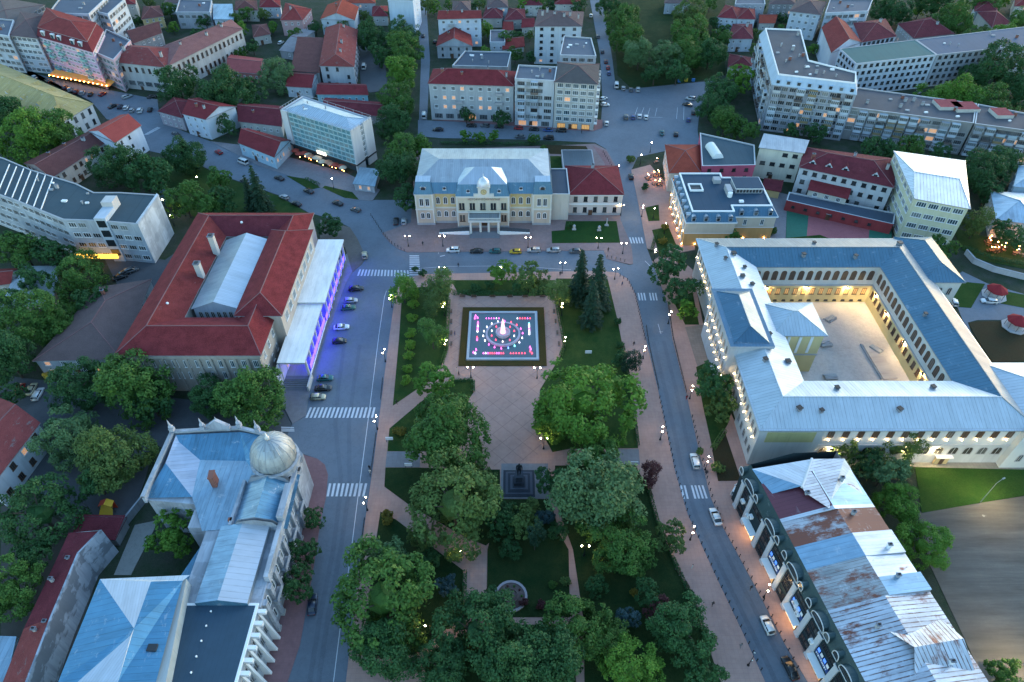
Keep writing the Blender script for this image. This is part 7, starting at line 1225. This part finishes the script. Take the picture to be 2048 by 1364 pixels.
for k in ('sedan', 'hatch', 'suv', 'estate', 'van'):
    bm, gm, L, W, hd = car_proto(k); r = empty('car', (0, 0, -500), 'car', 'car'); bo = obj('body', bm, r); obj('windows', gm, r)
    for sx in (-1, 1):
        for sy in (-1, 1): wo = obj('wheel', TYM, r, (sx * L * .31, sy * (W / 2 - .1), .33)); obj('rim', RMM, wo, (0, 0, 0), 0 if sy > 0 else math.pi)
    for sy in (-1, 1): obj('headlight', HLM, r, (L / 2 - .12, sy * W * .31, hd * .58)); obj('tail_light', TLM, r, (-L / 2 + .02, sy * W * .33, hd * .74))
    PR[k] = r
PC_ = {'black': (.008, .009, .011), 'white': (.62, .64, .65), 'silver': (.35, .37, .39), 'red': (.3, .012, .015), 'teal': (.01, .1, .11), 'blue': (.02, .06, .2), 'yellow': (.55, .36, .02), 'grey': (.1, .11, .12), 'beige': (.42, .38, .26), 'darkblue': (.01, .02, .05), 'maroon': (.12, .012, .02), 'green': (.02, .1, .07)}
def car(x, y, ang, kind, col, label, group='parked cars'):
    """x, y pixel of the car; ang: heading in the picture, degrees (0 = right, 90 = up)"""
    X, Y = G(x, y + 1, .6); a = math.radians(ang); X2, Y2 = G(x + 14 * math.cos(a), y + 1 - 14 * math.sin(a), .6); c = copytree(PR[kind]); c.location = (X, Y, .04); c.rotation_euler = (0, 0, math.atan2(Y2 - Y, X2 - X)); c['label'] = label; c['group'] = group; c['category'] = 'van' if kind == 'van' else 'car'; c.name = 'parked_van' if kind == 'van' else 'parked_car'
    for ch in c.children:
        if ch.name.startswith('body'): recolor(ch, 0, car_paint(PC_[col]))
    return c
CARS = [
(906,499,180,'suv','white','white off-roader first in the row before the museum'),(953,501,180,'sedan','black','black car second in the row before the museum'),(990,501,180,'hatch','teal','teal car in the row before the museum'),(1031,502,180,'hatch','yellow','yellow taxi in the row before the museum'),(1068,499,180,'estate','silver','silver car right of the yellow taxi'),(1107,499,180,'estate','silver','second silver car beyond the one by the taxi'),(1150,501,180,'hatch','grey','grey car at the end of the museum row behind the spruce tip'),
(712,576,5,'estate','black','black estate first on the blue lit paving'),(702,600,5,'hatch','silver','silver hatchback on the blue lit paving'),(696,614,5,'sedan','green','dark green saloon beside the silver hatchback'),(683,653,5,'sedan','white','white saloon alone in front of the theatre canopy'),(679,681,5,'hatch','black','black hatchback below the white saloon'),(650,755,3,'sedan','teal','dark teal car upper of three by the zebra crossing'),(646,775,3,'sedan','black','black car middle of three by the zebra crossing'),(636,793,3,'hatch','beige','beige car lowest of three by the zebra crossing'),(729,509,95,'hatch','beige','pale small car at the junction corner before the theatre'),
(625,1208,84,'sedan','darkblue','dark blue car parked under the third pavement tree'),(1390,921,105,'estate','white','white car driving up the right hand street'),(1431,1032,112,'sedan','white','white saloon on the street beside the black shop front'),(1535,1249,115,'hatch','white','white hatchback lower on the street by the shops'),(1580,1335,117,'sedan','black','black car at the bottom of the street by the shops'),(1474,979,60,'hatch','white','white car tucked in the gap before the black shop corner'),(1262,352,100,'hatch','black','dark car driving past the red roofed corner house'),
(558,355,158,'sedan','black','black car on the bent street below the glazed slab'),(617,381,158,'sedan','black','black car on the street before the lit terrace'),(675,405,160,'sedan','black','dark car with lamps on near the junction'),(711,418,160,'hatch','grey','grey car nearing the junction behind the dark car'),(568,393,158,'hatch','silver','silver car parked next to the street spruce'),(592,406,158,'sedan','black','black car parked below the silver car'),(437,303,150,'hatch','red','red car on the bent street'),(486,323,158,'van','white','white van on the bent street'),(490,360,158,'sedan','grey','dark car half hidden by the spruce on the street'),(345,300,150,'hatch','silver','light car waiting near the street bend'),(350,266,150,'hatch','grey','dark car by the low dark red roofed house'),
(226,211,25,'sedan','black','black car first in the cluster on the upper square'),(240,212,60,'hatch','darkblue','dark blue car second in the cluster on the upper square'),(252,214,60,'hatch','white','white car third in the cluster on the upper square'),(264,219,60,'hatch','silver','silver car fourth in the cluster on the upper square'),(280,220,65,'suv','white','large white car fifth in the cluster on the upper square'),(300,218,65,'hatch','black','black car last in the cluster on the upper square'),(130,174,60,'hatch','maroon','dark red car first before the orange terrace'),(140,178,60,'hatch','silver','silver car second before the orange terrace'),(152,182,60,'hatch','maroon','dark red car third before the orange terrace'),(165,184,60,'hatch','silver','pale blue car before the orange terrace'),(181,187,60,'hatch','black','black car before the orange terrace'),(205,187,30,'hatch','red','bright red car at the end of the orange terrace'),(254,192,20,'estate','silver','silver car in front of the derelict range'),(304,192,10,'sedan','black','black car by the awnings of the derelict range'),(95,160,150,'sedan','black','dark car in the shade of the yellow roofed hall'),(68,153,150,'hatch','white','white car in the side lane by the yellow roofed hall'),
(792,441,85,'sedan','black','black car parked left of the museum front'),(808,441,85,'hatch','silver','silver car parked beside the museum under the tree'),(848,231,88,'van','white','white van on the street by the red hipped apartment block'),(876,258,178,'sedan','black','black car below the red hipped apartment block'),(943,250,178,'sedan','black','black car kerbside under the first clipped tree'),(970,250,178,'hatch','grey','grey car kerbside between the clipped trees'),(998,252,178,'hatch','black','black car kerbside under the second clipped tree'),(1037,255,178,'hatch','red','red car kerbside before the white block'),(1068,257,178,'sedan','black','black car kerbside before the white block'),(1096,259,178,'sedan','blue','blue car kerbside before the white block'),(1122,260,178,'suv','black','black car kerbside at the cream corner block'),(1097,275,178,'suv','black','black car across the lane behind the museum garden'),(1040,272,178,'sedan','grey','grey car by the museum garden lane'),
(1213,245,90,'hatch','white','white car rounding the cream corner block'),(1207,196,20,'hatch','white','white car upper of two beside the curved balconies'),(1210,208,0,'hatch','white','white car lower of two beside the curved balconies'),(1233,170,90,'van','white','white van at the edge of the far green'),(1247,175,90,'hatch','silver','silver car next to the white van'),(1262,178,90,'hatch','grey','dark car third along the far green'),(1276,178,90,'suv','silver','silver off-roader last along the far green'),(1252,233,90,'suv','grey','dark car first in the mid row of the car park'),(1266,233,90,'hatch','blue','blue car second in the mid row of the car park'),(1279,231,90,'hatch','white','white car third in the mid row of the car park'),(1292,233,90,'hatch','white','white car fourth in the mid row of the car park'),(1381,196,170,'suv','silver','silver car under the car park corner trees'),(1375,208,170,'sedan','black','black car under the car park corner trees'),(1377,238,90,'hatch','blue','blue car by the corner trees lower down'),(1387,224,90,'hatch','black','black car half under the corner trees'),(1324,264,90,'sedan','teal','dark teal car entering the car park'),(1352,267,90,'hatch','black','black car beside the pink club'),
(1212,122,95,'hatch','maroon','dark red car upper on the straight street'),(1216,134,95,'hatch','red','red car on the straight street'),(1218,145,95,'hatch','blue','blue car on the straight street'),(1182,30,85,'hatch','white','white car high on the straight street'),(1196,72,95,'hatch','grey','grey car on the straight street by the chimneyed block'),(1205,102,95,'hatch','darkblue','dark blue car on the straight street'),(728,133,80,'van','white','white van in the lot beside the grey town house'),(762,128,80,'sedan','black','dark car in the lot under the trees'),(1866,322,80,'hatch','darkblue','blue car behind the school range'),(846,70,88,'sedan','black','black car high on the tree lined street'),(870,82,88,'hatch','black','black car near the grey gabled house'),
(40,776,60,'hatch','red','red car by the lit hall entrance'),(63,777,60,'sedan','beige','pale car between the red and white cars'),(76,787,60,'estate','white','white car by the lit hall entrance'),(96,752,130,'suv','yellow','yellow car under the lit hall entrance'),(250,545,20,'sedan','black','black car in the yard behind the theatre'),(240,553,20,'sedan','black','second black car in the yard behind the theatre'),(262,540,20,'suv','grey','grey car in the yard behind the theatre'),(1978,601,175,'estate','white','white car parked beside the upper red kiosk'),(1908,603,110,'hatch','white','white car by the pale corner of the courtyard building'),(1934,434,80,'hatch','blue','blue car between the school block and the thin olive tree'),
(608,48,60,'hatch','silver','silver car in the lane by the pink cottage'),(562,84,30,'hatch','white','white car in the lane near the hidden brown roof'),(1837,183,30,'hatch','silver','silver car glimpsed by the green roofed block trees')]
for c in CARS: car(*c)
for r in PR.values():
    for ch in list(r.children):
        for g2 in list(ch.children): D.objects.remove(g2)
        D.objects.remove(ch)
    D.objects.remove(r)
# ================================================================ STREET LAMPS
GLOBE = emit((1.0, .66, .3), 48.0)
pm_ = MB(); pm_.lathe([(.26, 0), (.26, .12), (.16, .3), (.12, .9), (.07, 1.1), (.055, 3.9), (.1, 4.0), (.03, 4.25)], 8, IRON); PM = pm_.mesh('post', True, False)
am_ = MB()
for s in (-1, 1):
    am_.tube((0, 0, 3.7), (s * .5, 0, 3.95), .035, .03, 5, IRON, False); am_.tube((s * .5, 0, 3.95), (s * .78, 0, 3.8), .03, .03, 5, IRON, False); am_.tube((s * .78, 0, 3.8), (s * .78, 0, 3.95), .12, .14, 6, IRON)
AM = am_.mesh('bracket', False, False); gm_ = MB(); gm_.ball((0, 0, 0), .15, GLOBE, 8); GM = gm_.mesh('globe', True, False); GMO = gm_.mesh('globe', True, False); GMO.materials[0] = plain((.6, .58, .52), .3)
def lamp(x, y, ang, label, lit=True, name='street_lamp', z=.14, group='twin globe street lamps', one=False):
    t = empty(name, (*G(x, y), z), label, 'street lamp', group, math.radians(ang)); obj('post', PM, t)
    if one: obj('globe', GM, t, (0, 0, 4.3)); return t
    obj('bracket', AM, t)
    for s in (-1, 1): obj('globe', GM if lit else GMO, t, (s * .78, 0, 4.15))
    return t
for x, y, a, lb in ((817,493,0,'twin globe lamp at the left corner of the museum forecourt'),(886,493,0,'twin globe lamp left of the museum portico steps'),(1056,496,0,'twin globe lamp right of the museum portico steps'),(1196,497,0,'twin globe lamp before the museum lawn'),(1245,508,0,'twin globe lamp on the paved island tip'),(886,556,0,'twin globe lamp behind the birch'),(1007,556,0,'twin globe lamp above the light green young tree'),(1124,547,0,'twin globe lamp left of the spruces on the north pavement'),(1229,559,20,'twin globe lamp at the rounded promenade corner'),
(1286,718,75,'twin globe lamp beside the street railing, uppermost on the promenade'),(1320,880,75,'twin globe lamp on the promenade opposite the big plaza tree'),(1380,1080,70,'twin globe lamp by the promenade round tree'),(1241,431,10,'twin globe lamp beside the red roofed house'),(1283,434,75,'twin globe lamp across the street before the mansard villa'),(1307,523,75,'twin globe lamp at the junction by the dark trees'),(1336,648,60,'twin globe lamp before the curved forecourt'),(1379,798,70,'twin globe lamp at the end of the street railing'),(1410,940,70,'twin globe lamp beside the white driving car'),(1527,1195,65,'twin globe lamp on the shop side pavement'),
(784,615,80,'twin globe lamp by the yellow lit tree on the street'),(771,724,80,'twin globe lamp beside the left lawn'),(755,859,80,'twin globe lamp at the long zebra crossing'),(735,1021,80,'twin globe lamp below the second zebra crossing'),(942,756,0,'twin globe lamp at the left front corner of the fountain'),(1074,757,0,'twin globe lamp at the right front corner of the fountain'),(889,632,80,'twin globe lamp in the hedge left of the fountain'),(893,706,80,'twin globe lamp lower in the hedge left of the fountain'),(1123,632,80,'twin globe lamp in the hedge right of the fountain'),(1129,700,80,'twin globe lamp lower in the hedge right of the fountain'),(1057,585,0,'twin globe lamp inside the round dark crown'),(1087,898,0,'lamp glowing in the lit lower crown by the plaza'),(917,1124,30,'lamp on the lower left path'),(1168,1112,0,'lamp beside the narrow lower path'),(862,1270,0,'lamp shining through the lower left park crowns')): lamp(x, y, a, lb)
lamp(1496,1331,60,'unlit twin globe lamp at the bottom of the promenade', False)
for x, y, lb in ((401,375,'single globe lamp in the little park behind the office block'),(333,420,'single globe lamp at the office end wall'),(372,432,'single globe lamp by the theatre back corner'),(349,452,'single globe lamp low beside the office end wall'),(1280,330,'single globe lamp at the corner restaurant hedge'),(1300,305,'upper single globe lamp in the restaurant garden'),(1306,438,'single globe lamp on the villa lawn'),(1236,352,'single globe lamp at the red roofed house corner'),(668,378,'single globe lamp before the hotel terrace'),(1328,468,'garden lamp by the lit villa bush')): lamp(x, y, 0, lb, True, 'garden_lamp', .1, 'single globe garden lamps', True)
# tall floodlight masts over the yard
for x, y, rz, lb in ((1960,1005,.4,'tall curved lamp mast on the green lawn by the yard'),(2046,1330,-2.6,'tall curved lamp mast at the lower right of the yard')):
    t = empty('lamp_mast', (*G(x, y), .1), lb, 'lamp mast', None, rz); m = MB(); m.tube((0, 0, 0), (0, 0, 7.6), .09, .06, 7, GREY, False)
    for k in range(5): a0, a1 = k * .3, (k + 1) * .3; m.tube((1.4 * math.sin(a0), 0, 7.6 + 1.1 * (math.sin(a0 * 1.05))), (1.4 * math.sin(a1), 0, 7.6 + 1.1 * (math.sin(a1 * 1.05))), .05, .05, 6, GREY, False)
    obj('mast', m.mesh('mast'), t); m = MB(); m.box(1.2, 1.9, -.15, .15, 8.55, 8.75, GREY); m.box(1.25, 1.85, -.12, .12, 8.53, 8.549, emit((1.0, .78, .38), 650.0)); obj('lamp_head', m.mesh('lamp_head'), t)
# restaurant gardens: lamp lit tables
def tables(px, n, lab, group, c=(1.0, .38, .1), k=26):
    q = GP(px); rnd = random.Random(n)
    for i in range(n):
        p = quadpt(q, rnd.random(), rnd.random()); t = empty('garden_table', (*p, .1), lab, 'table', group, rnd.random() * 3); m = MB(); m.box(-.7, .7, -.45, .45, .7, .76, BROWNF); m.ball((0, 0, 1.9), .14, emit(c, k), 6); m.tube((0, 0, .76), (0, 0, 1.8), .03, .03, 5, IRON)
        for s in (-1, 1): m.box(-.6, .6, s * .85 - .2, s * .85 + .2, .4, .46, BROWNF); m.box(-.5, -.4, s * .85 - .15, s * .85 + .15, 0, .4, BROWNF); m.box(.4, .5, s * .85 - .15, s * .85 + .15, 0, .4, BROWNF)
        m.box(-.08, .08, -.08, .08, 0, .7, BROWNF); obj('tabletop', m.mesh('tabletop'), t)
tables([(1962,512),(2050,522),(2050,488),(1975,480)], 16, 'lamp lit table of the garden restaurant by the curved wall', 'tables of the garden restaurant'); tables([(1288,372),(1322,372),(1326,322),(1300,322)], 9, 'lamp lit table on the corner restaurant terrace', 'tables of the corner restaurant')
m = MB(); P = [(1929,508),(1945,526),(1985,543),(2060,562)]; 
W3 = GP(P)
for a, c in zip(W3, W3[1:]):
    dx, dy = c[0] - a[0], c[1] - a[1]; L = math.hypot(dx, dy); M = Matrix.Translation((*a, 0)) @ Matrix.Rotation(math.atan2(dy, dx), 4, 'Z'); m.box(0, L, -.2, .2, -.1, 1.8, plaster((.5, .48, .46)), M); m.box(0, L, -.3, .3, 1.8, 1.95, CONC, M)
tag(m.build('garden_wall'), 'curved pale wall below the garden restaurant', 'wall')
W4 = GP([(238,1070),(292,1002),(335,930)]); m = MB()
for a, c in zip(W4, W4[1:]):
    dx, dy = c[0] - a[0], c[1] - a[1]; L = math.hypot(dx, dy); M = Matrix.Translation((*a, 0)) @ Matrix.Rotation(math.atan2(dy, dx), 4, 'Z'); m.box(0, L, -.2, .2, -.1, 2.4, plaster((.3, .31, .32), .7), M)
tag(m.build('garden_wall'), 'grey yard wall running from the fire wall to the domed building', 'wall')
for x, y, lb in ((1987,592,'red roofed octagonal kiosk on the upper green'),(2028,654,'red roofed octagonal kiosk on the lower green')):
    t = empty('kiosk', (*G(x, y), .05), lb, 'kiosk'); m = MB(); m.lathe([(3.6, 0), (3.6, .3), (.01, .3)], 8, plaster((.5, .47, .44))); obj('floor', m.mesh('floor'), t); m = MB(); m.lathe([(2.0, .3), (2.0, 2.6)], 8, plaster((.55, .5, .45))); obj('wall', m.mesh('wall'), t); m = MB(); m.lathe([(3.0, 2.4), (3.0, 2.6), (.4, 4.2), (.01, 4.5)], 8, tiles((.26, .03, .035))); obj('roof', m.mesh('roof'), t)
    for k in range(8): m = MB(); m.tube((2.7 * math.cos(k * .785 + .39), 2.7 * math.sin(k * .785 + .39), .3), (2.7 * math.cos(k * .785 + .39), 2.7 * math.sin(k * .785 + .39), 2.5), .07, .07, 6, BROWNF); obj('post', m.mesh('post'), t)
t = empty('booth', (*G(1872, 918), .1), 'little yellow entrance booth with white flat roof at the south facade', 'booth'); m = MB(); m.box(-1.6, 1.6, -1.6, 1.6, 0, 2.8, YEL); m.box(-.5, .5, -1.65, -1.6, 0, 2.1, BROWNF); obj('wall', m.mesh('wall'), t); m = MB(); m.box(-2, 2, -2.1, 1.8, 2.8, 3.05, WHITE); obj('roof', m.mesh('roof'), t)
t = empty('play_slide', (*G(218, 1024), .1), 'red and yellow covered play slide in the dark yard', 'slide'); m = MB(); m.face([(-1.6, -1.2, .4), (1.6, -1.2, .4), (1.2, 1.2, 2.2), (-1.2, 1.2, 2.2)], plain((.6, .35, .02))); m.box(-1.6, 1.6, 1.1, 1.2, 0, 2.2, plain((.5, .05, .02))); obj('slide', m.mesh('slide'), t); m = MB(); m.face([(-1.5, -.2, 2.4), (.2, -.2, 3.3), (.2, 1.4, 3.3), (-1.5, 1.4, 2.4)], plain((.5, .05, .02))); m.face([(.2, -.2, 3.3), (1.6, -.2, 2.4), (1.6, 1.4, 2.4), (.2, 1.4, 3.3)], plain((.65, .4, .03))); 
for x in (-1.4, 1.5): m.tube((x, -.1, 0), (x, -.1, 2.4), .06, .06, 5, IRON)
obj('roof', m.mesh('roof'), t)
for x, y, c, lb in ((1358,165,'blue','blue waste container first by the far green'),(1372,163,'yellow','yellow waste container between two blue ones'),(1386,163,'blue','second blue waste container by the far green')):
    t = empty('waste_container', (*G(x, y), .03), lb, 'waste container'); m = MB(); m.box(-.7, .7, -.5, .5, .15, 1.2, plain(PC_[c] if c != 'blue' else (.03, .15, .4))); m.lathe([(.5, -.7), (.5, .7)], 8, plain(PC_[c] if c != 'blue' else (.03, .15, .4)), a0=0, a1=math.pi); m.v[16:] = [(v[2], v[0], 1.2 + v[1] * .5) for v in m.v[16:]]; obj('bin', m.mesh('bin'), t); m = MB()
    for sx in (-.5, .5):
        for sy in (-.35, .35): m.ball((sx, sy, .1), .1, TYRE, 6)
    obj('wheel', m.mesh('wheel'), t)
# ================================================================ BOLLARDS, RAILINGS, BENCHES, PEOPLE
bm_ = MB(); bm_.lathe([(.12, 0), (.12, .1), (.08, .2), (.08, .75), (.13, .8), (.12, .95), (.02, 1.0)], 7, IRON); BM = bm_.mesh('bollard', True, False)
def along(px, step, fn):
    P = GP(px); d = 0
    for a, c in zip(P, P[1:]):
        L = math.hypot(c[0] - a[0], c[1] - a[1])
        while d < L: fn(a[0] + (c[0] - a[0]) * d / L, a[1] + (c[1] - a[1]) * d / L); d += step
        d -= L
def boll(label, group):
    def f_(x, y): tag(obj('bollard', BM, None, (x, y, .14), R_.uniform(0, 3)), label, 'bollard', group)
    return f_
along([(1319,797),(1351,945),(1376,1030),(1431,1151),(1484,1260),(1530,1358)], 1.7, boll('small dark bollard along the promenade kerb', 'bollards along the promenade kerb')); along([(1384,835),(1402,910),(1422,990),(1449,1058),(1474,1105),(1530,1208),(1571,1290),(1602,1352)], 1.7, boll('small dark bollard along the shop side kerb', 'bollards along the shop side kerb')); along([(1240,553),(1256,563),(1270,590),(1290,680)], 1.5, boll('small dark bollard on the rounded promenade corner', 'bollards at the rounded corner')); along([(742,432),(766,468),(781,486),(812,505)], 1.6, boll('small dark bollard on the curved museum forecourt kerb', 'bollards on the museum forecourt kerb')); along([(1206,306),(1230,345)], 1.8, boll('small dark bollard on the red paving behind the museum', 'bollards on the red paving')); along([(1214,515),(1258,526)], 1.5, boll('small dark bollard on the paved island tip', 'bollards on the paved island'))
def railing(px, label):
    P = GP(px); m = MB(); o = P[0]
    for a, c in zip(P, P[1:]):
        L = math.hypot(c[0] - a[0], c[1] - a[1]); n = max(1, int(L / 1.6)); m.tube((a[0] - o[0], a[1] - o[1], 1.0), (c[0] - o[0], c[1] - o[1], 1.0), .05, .05, 5, IRON); m.tube((a[0] - o[0], a[1] - o[1], .5), (c[0] - o[0], c[1] - o[1], .5), .03, .03, 4, IRON)
        for k in range(n + 1): x, y = lerp(a, c, k / n); m.tube((x - o[0], y - o[1], 0), (x - o[0], y - o[1], 1.05), .05, .05, 5, IRON)
        for k in range(n * 8): x, y = lerp(a, c, k / (n * 8)); m.tube((x - o[0], y - o[1], .1), (x - o[0], y - o[1], 1.0), .014, .014, 3, IRON, False)
    tag(m.build('railing', None, (*o, .14), uv=False), label, 'railing')
railing([(753,870),(745,930),(741,955)], 'dark iron railing below the long zebra crossing'); railing([(766,760),(762,800)], 'dark iron railing above the long zebra crossing'); railing([(730,1040),(724,1085)], 'dark iron railing below the lower zebra crossing'); railing([(1292,655),(1297,690),(1317,780)], 'dark iron railing on the promenade side of the street'); railing([(1336,612),(1346,680),(1372,786)], 'dark iron railing on the facade side of the street')
be = MB(); 
for k in range(3): be.box(-.9, .9, -.25 + k * .16, -.12 + k * .16, .42, .46, BROWNF)
BES = be.mesh('seat', False, False); be = MB()
for k in range(2): be.box(-.9, .9, .24, .28, .55 + k * .18, .69 + k * .18, BROWNF)
BEB = be.mesh('backrest', False, False); be = MB(); be.box(-.05, .05, -.25, .28, 0, .42, CONC); be.box(-.05, .05, .24, .3, .42, .9, CONC); BEL = be.mesh('leg', False, False)
def bench(x, y, rz, label, group):
    t = empty('park_bench', (*G(x, y), .15), label, 'bench', group, rz); obj('seat', BES, t); obj('backrest', BEB, t)
    for s in (-.75, .75): obj('leg', BEL, t, (s, 0, 0))
for i, x in enumerate((925,948,985,1020,1050,1085)): bench(x, 596, 0, 'brown bench under the long dark hedge facing the fountain', 'benches on the north side of the fountain')
for y in (625,645,668,690): bench(903, y, math.pi / 2, 'brown bench on the left side of the fountain square', 'benches left of the fountain'); bench(1108 + (y - 625) * .15, y, -math.pi / 2, 'brown bench on the right side of the fountain square', 'benches right of the fountain')
for x, y in ((1356,1145),(1372,1172),(1300,990)): bench(x, y, -1.2, 'bench at the promenade edge of the dark lawn', 'promenade benches')
bench(1388, 1215, -1.0, 'bench with dark planters by the rounded dense tree', 'promenade benches')
SKIN = plain((.42, .26, .19), .6); HAIR = plain((.03, .02, .015), .7)
hd = MB(); hd.ball((0, 0, 0), .115, SKIN, 10, 1.2); hd.box(-.02, .02, .1, .135, -.03, .02, SKIN); HEAD = hd.mesh('head', True, False); hd = MB(); hd.ball((0, -.02, .04), .122, HAIR, 10, 1.05); HAIRM = hd.mesh('hair', True, False)
CLO = {'dark': plain((.02, .02, .025), .8), 'blue': plain((.03, .05, .12), .8), 'white': plain((.5, .5, .48), .8), 'red': plain((.3, .03, .03), .8), 'grey': plain((.15, .15, .16), .8)}
HB = [human_mesh(CLO['dark'], 0), human_mesh(CLO['dark'], 1.0)]
for x, y, c, w_, rz, lb in ((1216,504,'dark',0,0,'person in dark clothes standing on the paved island'),(846,492,'dark',1,.6,'person in dark clothes walking on the museum forecourt'),(910,672,'blue',0,1,'person in blue standing left of the fountain pool'),(918,752,'dark',1,2,'person in dark clothes walking by the front left fountain lamp'),(914,745,'white',1,2,'person in white walking beside the front left fountain lamp'),(794,809,'dark',1,1.2,'person in dark clothes at the tip of the left lawn'),(740,940,'dark',0,0,'person in dark clothes by the railing on the left pavement'),(741,948,'white',0,0,'person in white by the railing on the left pavement'),(1267,692,'dark',1,3,'person in dark clothes on the upper promenade'),(1291,816,'dark',1,0,'person in dark clothes walking on the promenade by the big tree'),(1424,1212,'dark',1,0,'person in dark clothes on the lower promenade'),(1480,1295,'grey',1,.4,'person in grey on the lower promenade'),(917,535,'dark',0,0,'person in dark clothes on the north pavement'),(1120,552,'dark',0,0,'person in dark clothes under the lamp left of the spruces'),(1372,800,'red',1,0,'person in red by the end of the street railing'),(1412,950,'dark',1,3,'person in dark clothes on the narrow pavement by the driving car'),(1163,268,'dark',1,1,'person in dark clothes behind the museum garden'),(1244,572,'blue',1,2,'person in blue near the rounded promenade corner'),(1383,1138,'white',0,1,'person in white sitting area by the promenade bench'),(1500,1180,'dark',1,0,'person in dark clothes before the shop windows')):
    t = empty('person', (*G(x, y), .15), lb, 'person', None, rz); b_ = obj('body', HB[w_], t); recolor(b_, 0, CLO[c]); obj('head', HEAD, t, (0, .02, 1.68)); obj('hair', HAIRM, t, (0, .02, 1.69))
for x, y, lb in ((1148,460,'pale antique stone slab on the museum lawn'),(1198,462,'pale sculpted stone on the museum lawn'),(1213,452,'slim stone column on the museum lawn')):
    m = MB(); m.box(-.7, .7, -.4, .4, 0, .25, STONE); m.box(-.45, .45, -.25, .25, .25, 1.6 if x != 1213 else .6, STONE); m.lathe([(.2, .6), (.17, 2.8), (.25, 2.9)], 8, STONE) if x == 1213 else m.lathe([(.5, 1.6), (.3, 1.9), (.01, 2.0)], 8, STONE); tag(m.build('stone_relic', None, (*G(x, y), .2)), lb, 'stone relic')
for x, y, lb in ((1176,712,'white information board on the right lawn'),(780,885,'white information board on the lawn above the cross path'),(818,937,'pale stone block at the cross path corner'),(1267,934,'pale stone block at the right end of the cross path')):
    m = MB(); m.box(-.9, .9, -.08, .08, .9, 1.9, WHITE); m.box(-.8, -.7, -.05, .05, 0, .9, IRON); m.box(.7, .8, -.05, .05, 0, .9, IRON); tag(m.build('info_board', None, (*G(x, y), .2)), lb, 'board')
for x, y, rz, lb in ((1650,690,.2,'stacked timber beams in the floodlit courtyard'),(1660,756,0,'bundle of poles at the near wall of the floodlit courtyard'),(1660,640,.6,'dark rubble heap in the floodlit courtyard'),(1752,700,-.9,'long dark pipe bundle in the floodlit courtyard')):
    m = MB(); rnd = random.Random(x + y)
    for k in range(9): m.box(-1.7, 1.7, -1 + (k % 5) * .45, -.65 + (k % 5) * .45, .1 + (k // 5) * .35, .4 + (k // 5) * .35, R_.choice((GREY, CONC, STONE)), Matrix.Rotation(rnd.uniform(-.15, .15), 4, 'Z'))
    tag(m.build('timber_stack', None, (*G(x, y), .1)), lb, 'timber stack').rotation_euler = (0, 0, rz)
m = MB(); Q = GP([(1720,690),(1762,760)]); L = math.hypot(Q[1][0] - Q[0][0], Q[1][1] - Q[0][1]); m.box(0, L, -.1, .1, 0, .5, CONC); m.box(0, L, .6, 4.5, -.1, .25, plaster((.5, .42, .36), .6)); tag(m.build('terrace_bank', None, (*Q[0], .1)), 'raised earth bank beside the far wall of the floodlit courtyard', 'bank').rotation_euler = (0, 0, math.atan2(Q[1][1] - Q[0][1], Q[1][0] - Q[0][0]))
# ================================================================ CAMERA, LIGHT
cd = D.cameras.new('camera'); cam = D.objects.new('camera', cd); COL.objects.link(cam); cam.location = (0, 0, CAMH); cam.rotation_euler = (math.radians(90) - TH, 0, 0)
cd.sensor_fit = 'HORIZONTAL'; cd.sensor_width = 36.0; cd.lens = 36.0 * FPX / 2048; cd.clip_end = 3000; cd.clip_start = 1
S = bpy.context.scene; S.camera = cam
SEL, SAZ = math.radians(7), math.radians(48)      # elevation, azimuth from +Y towards +X
wd = D.worlds.new('World'); S.world = wd; wd.use_nodes = True; nt = wd.node_tree; bg = nt.nodes['Background']; sk = nt.nodes.new('ShaderNodeTexSky'); sk.sky_type = 'NISHITA'; sk.sun_disc = False; sk.sun_elevation = SEL; sk.sun_rotation = SAZ; sk.altitude = 200; sk.ozone_density = 3.0; sk.air_density = 1.35; sk.dust_density = .6
nt.links.new(sk.outputs[0], bg.inputs[0]); bg.inputs[1].default_value = .15
sl = D.lights.new('sun', 'SUN'); sl.energy = .25; sl.angle = math.radians(50); sl.color = (1.0, .96, .9); so = D.objects.new('sun', sl); COL.objects.link(so)
so.rotation_euler = Vector((-math.sin(SAZ) * math.cos(SEL), -math.cos(SAZ) * math.cos(SEL), -math.sin(SEL))).to_track_quat('-Z', 'Y').to_euler()
S.view_settings.view_transform = 'Standard'; S.view_settings.look = 'None'; S.view_settings.exposure = 2.72; S.view_settings.gamma = 1.0
S.cycles.use_denoising = True; S.cycles.max_bounces = 6; S.cycles.diffuse_bounces = 3; S.cycles.glossy_bounces = 3; S.cycles.transmission_bounces = 2; S.cycles.sample_clamp_indirect = 4.0
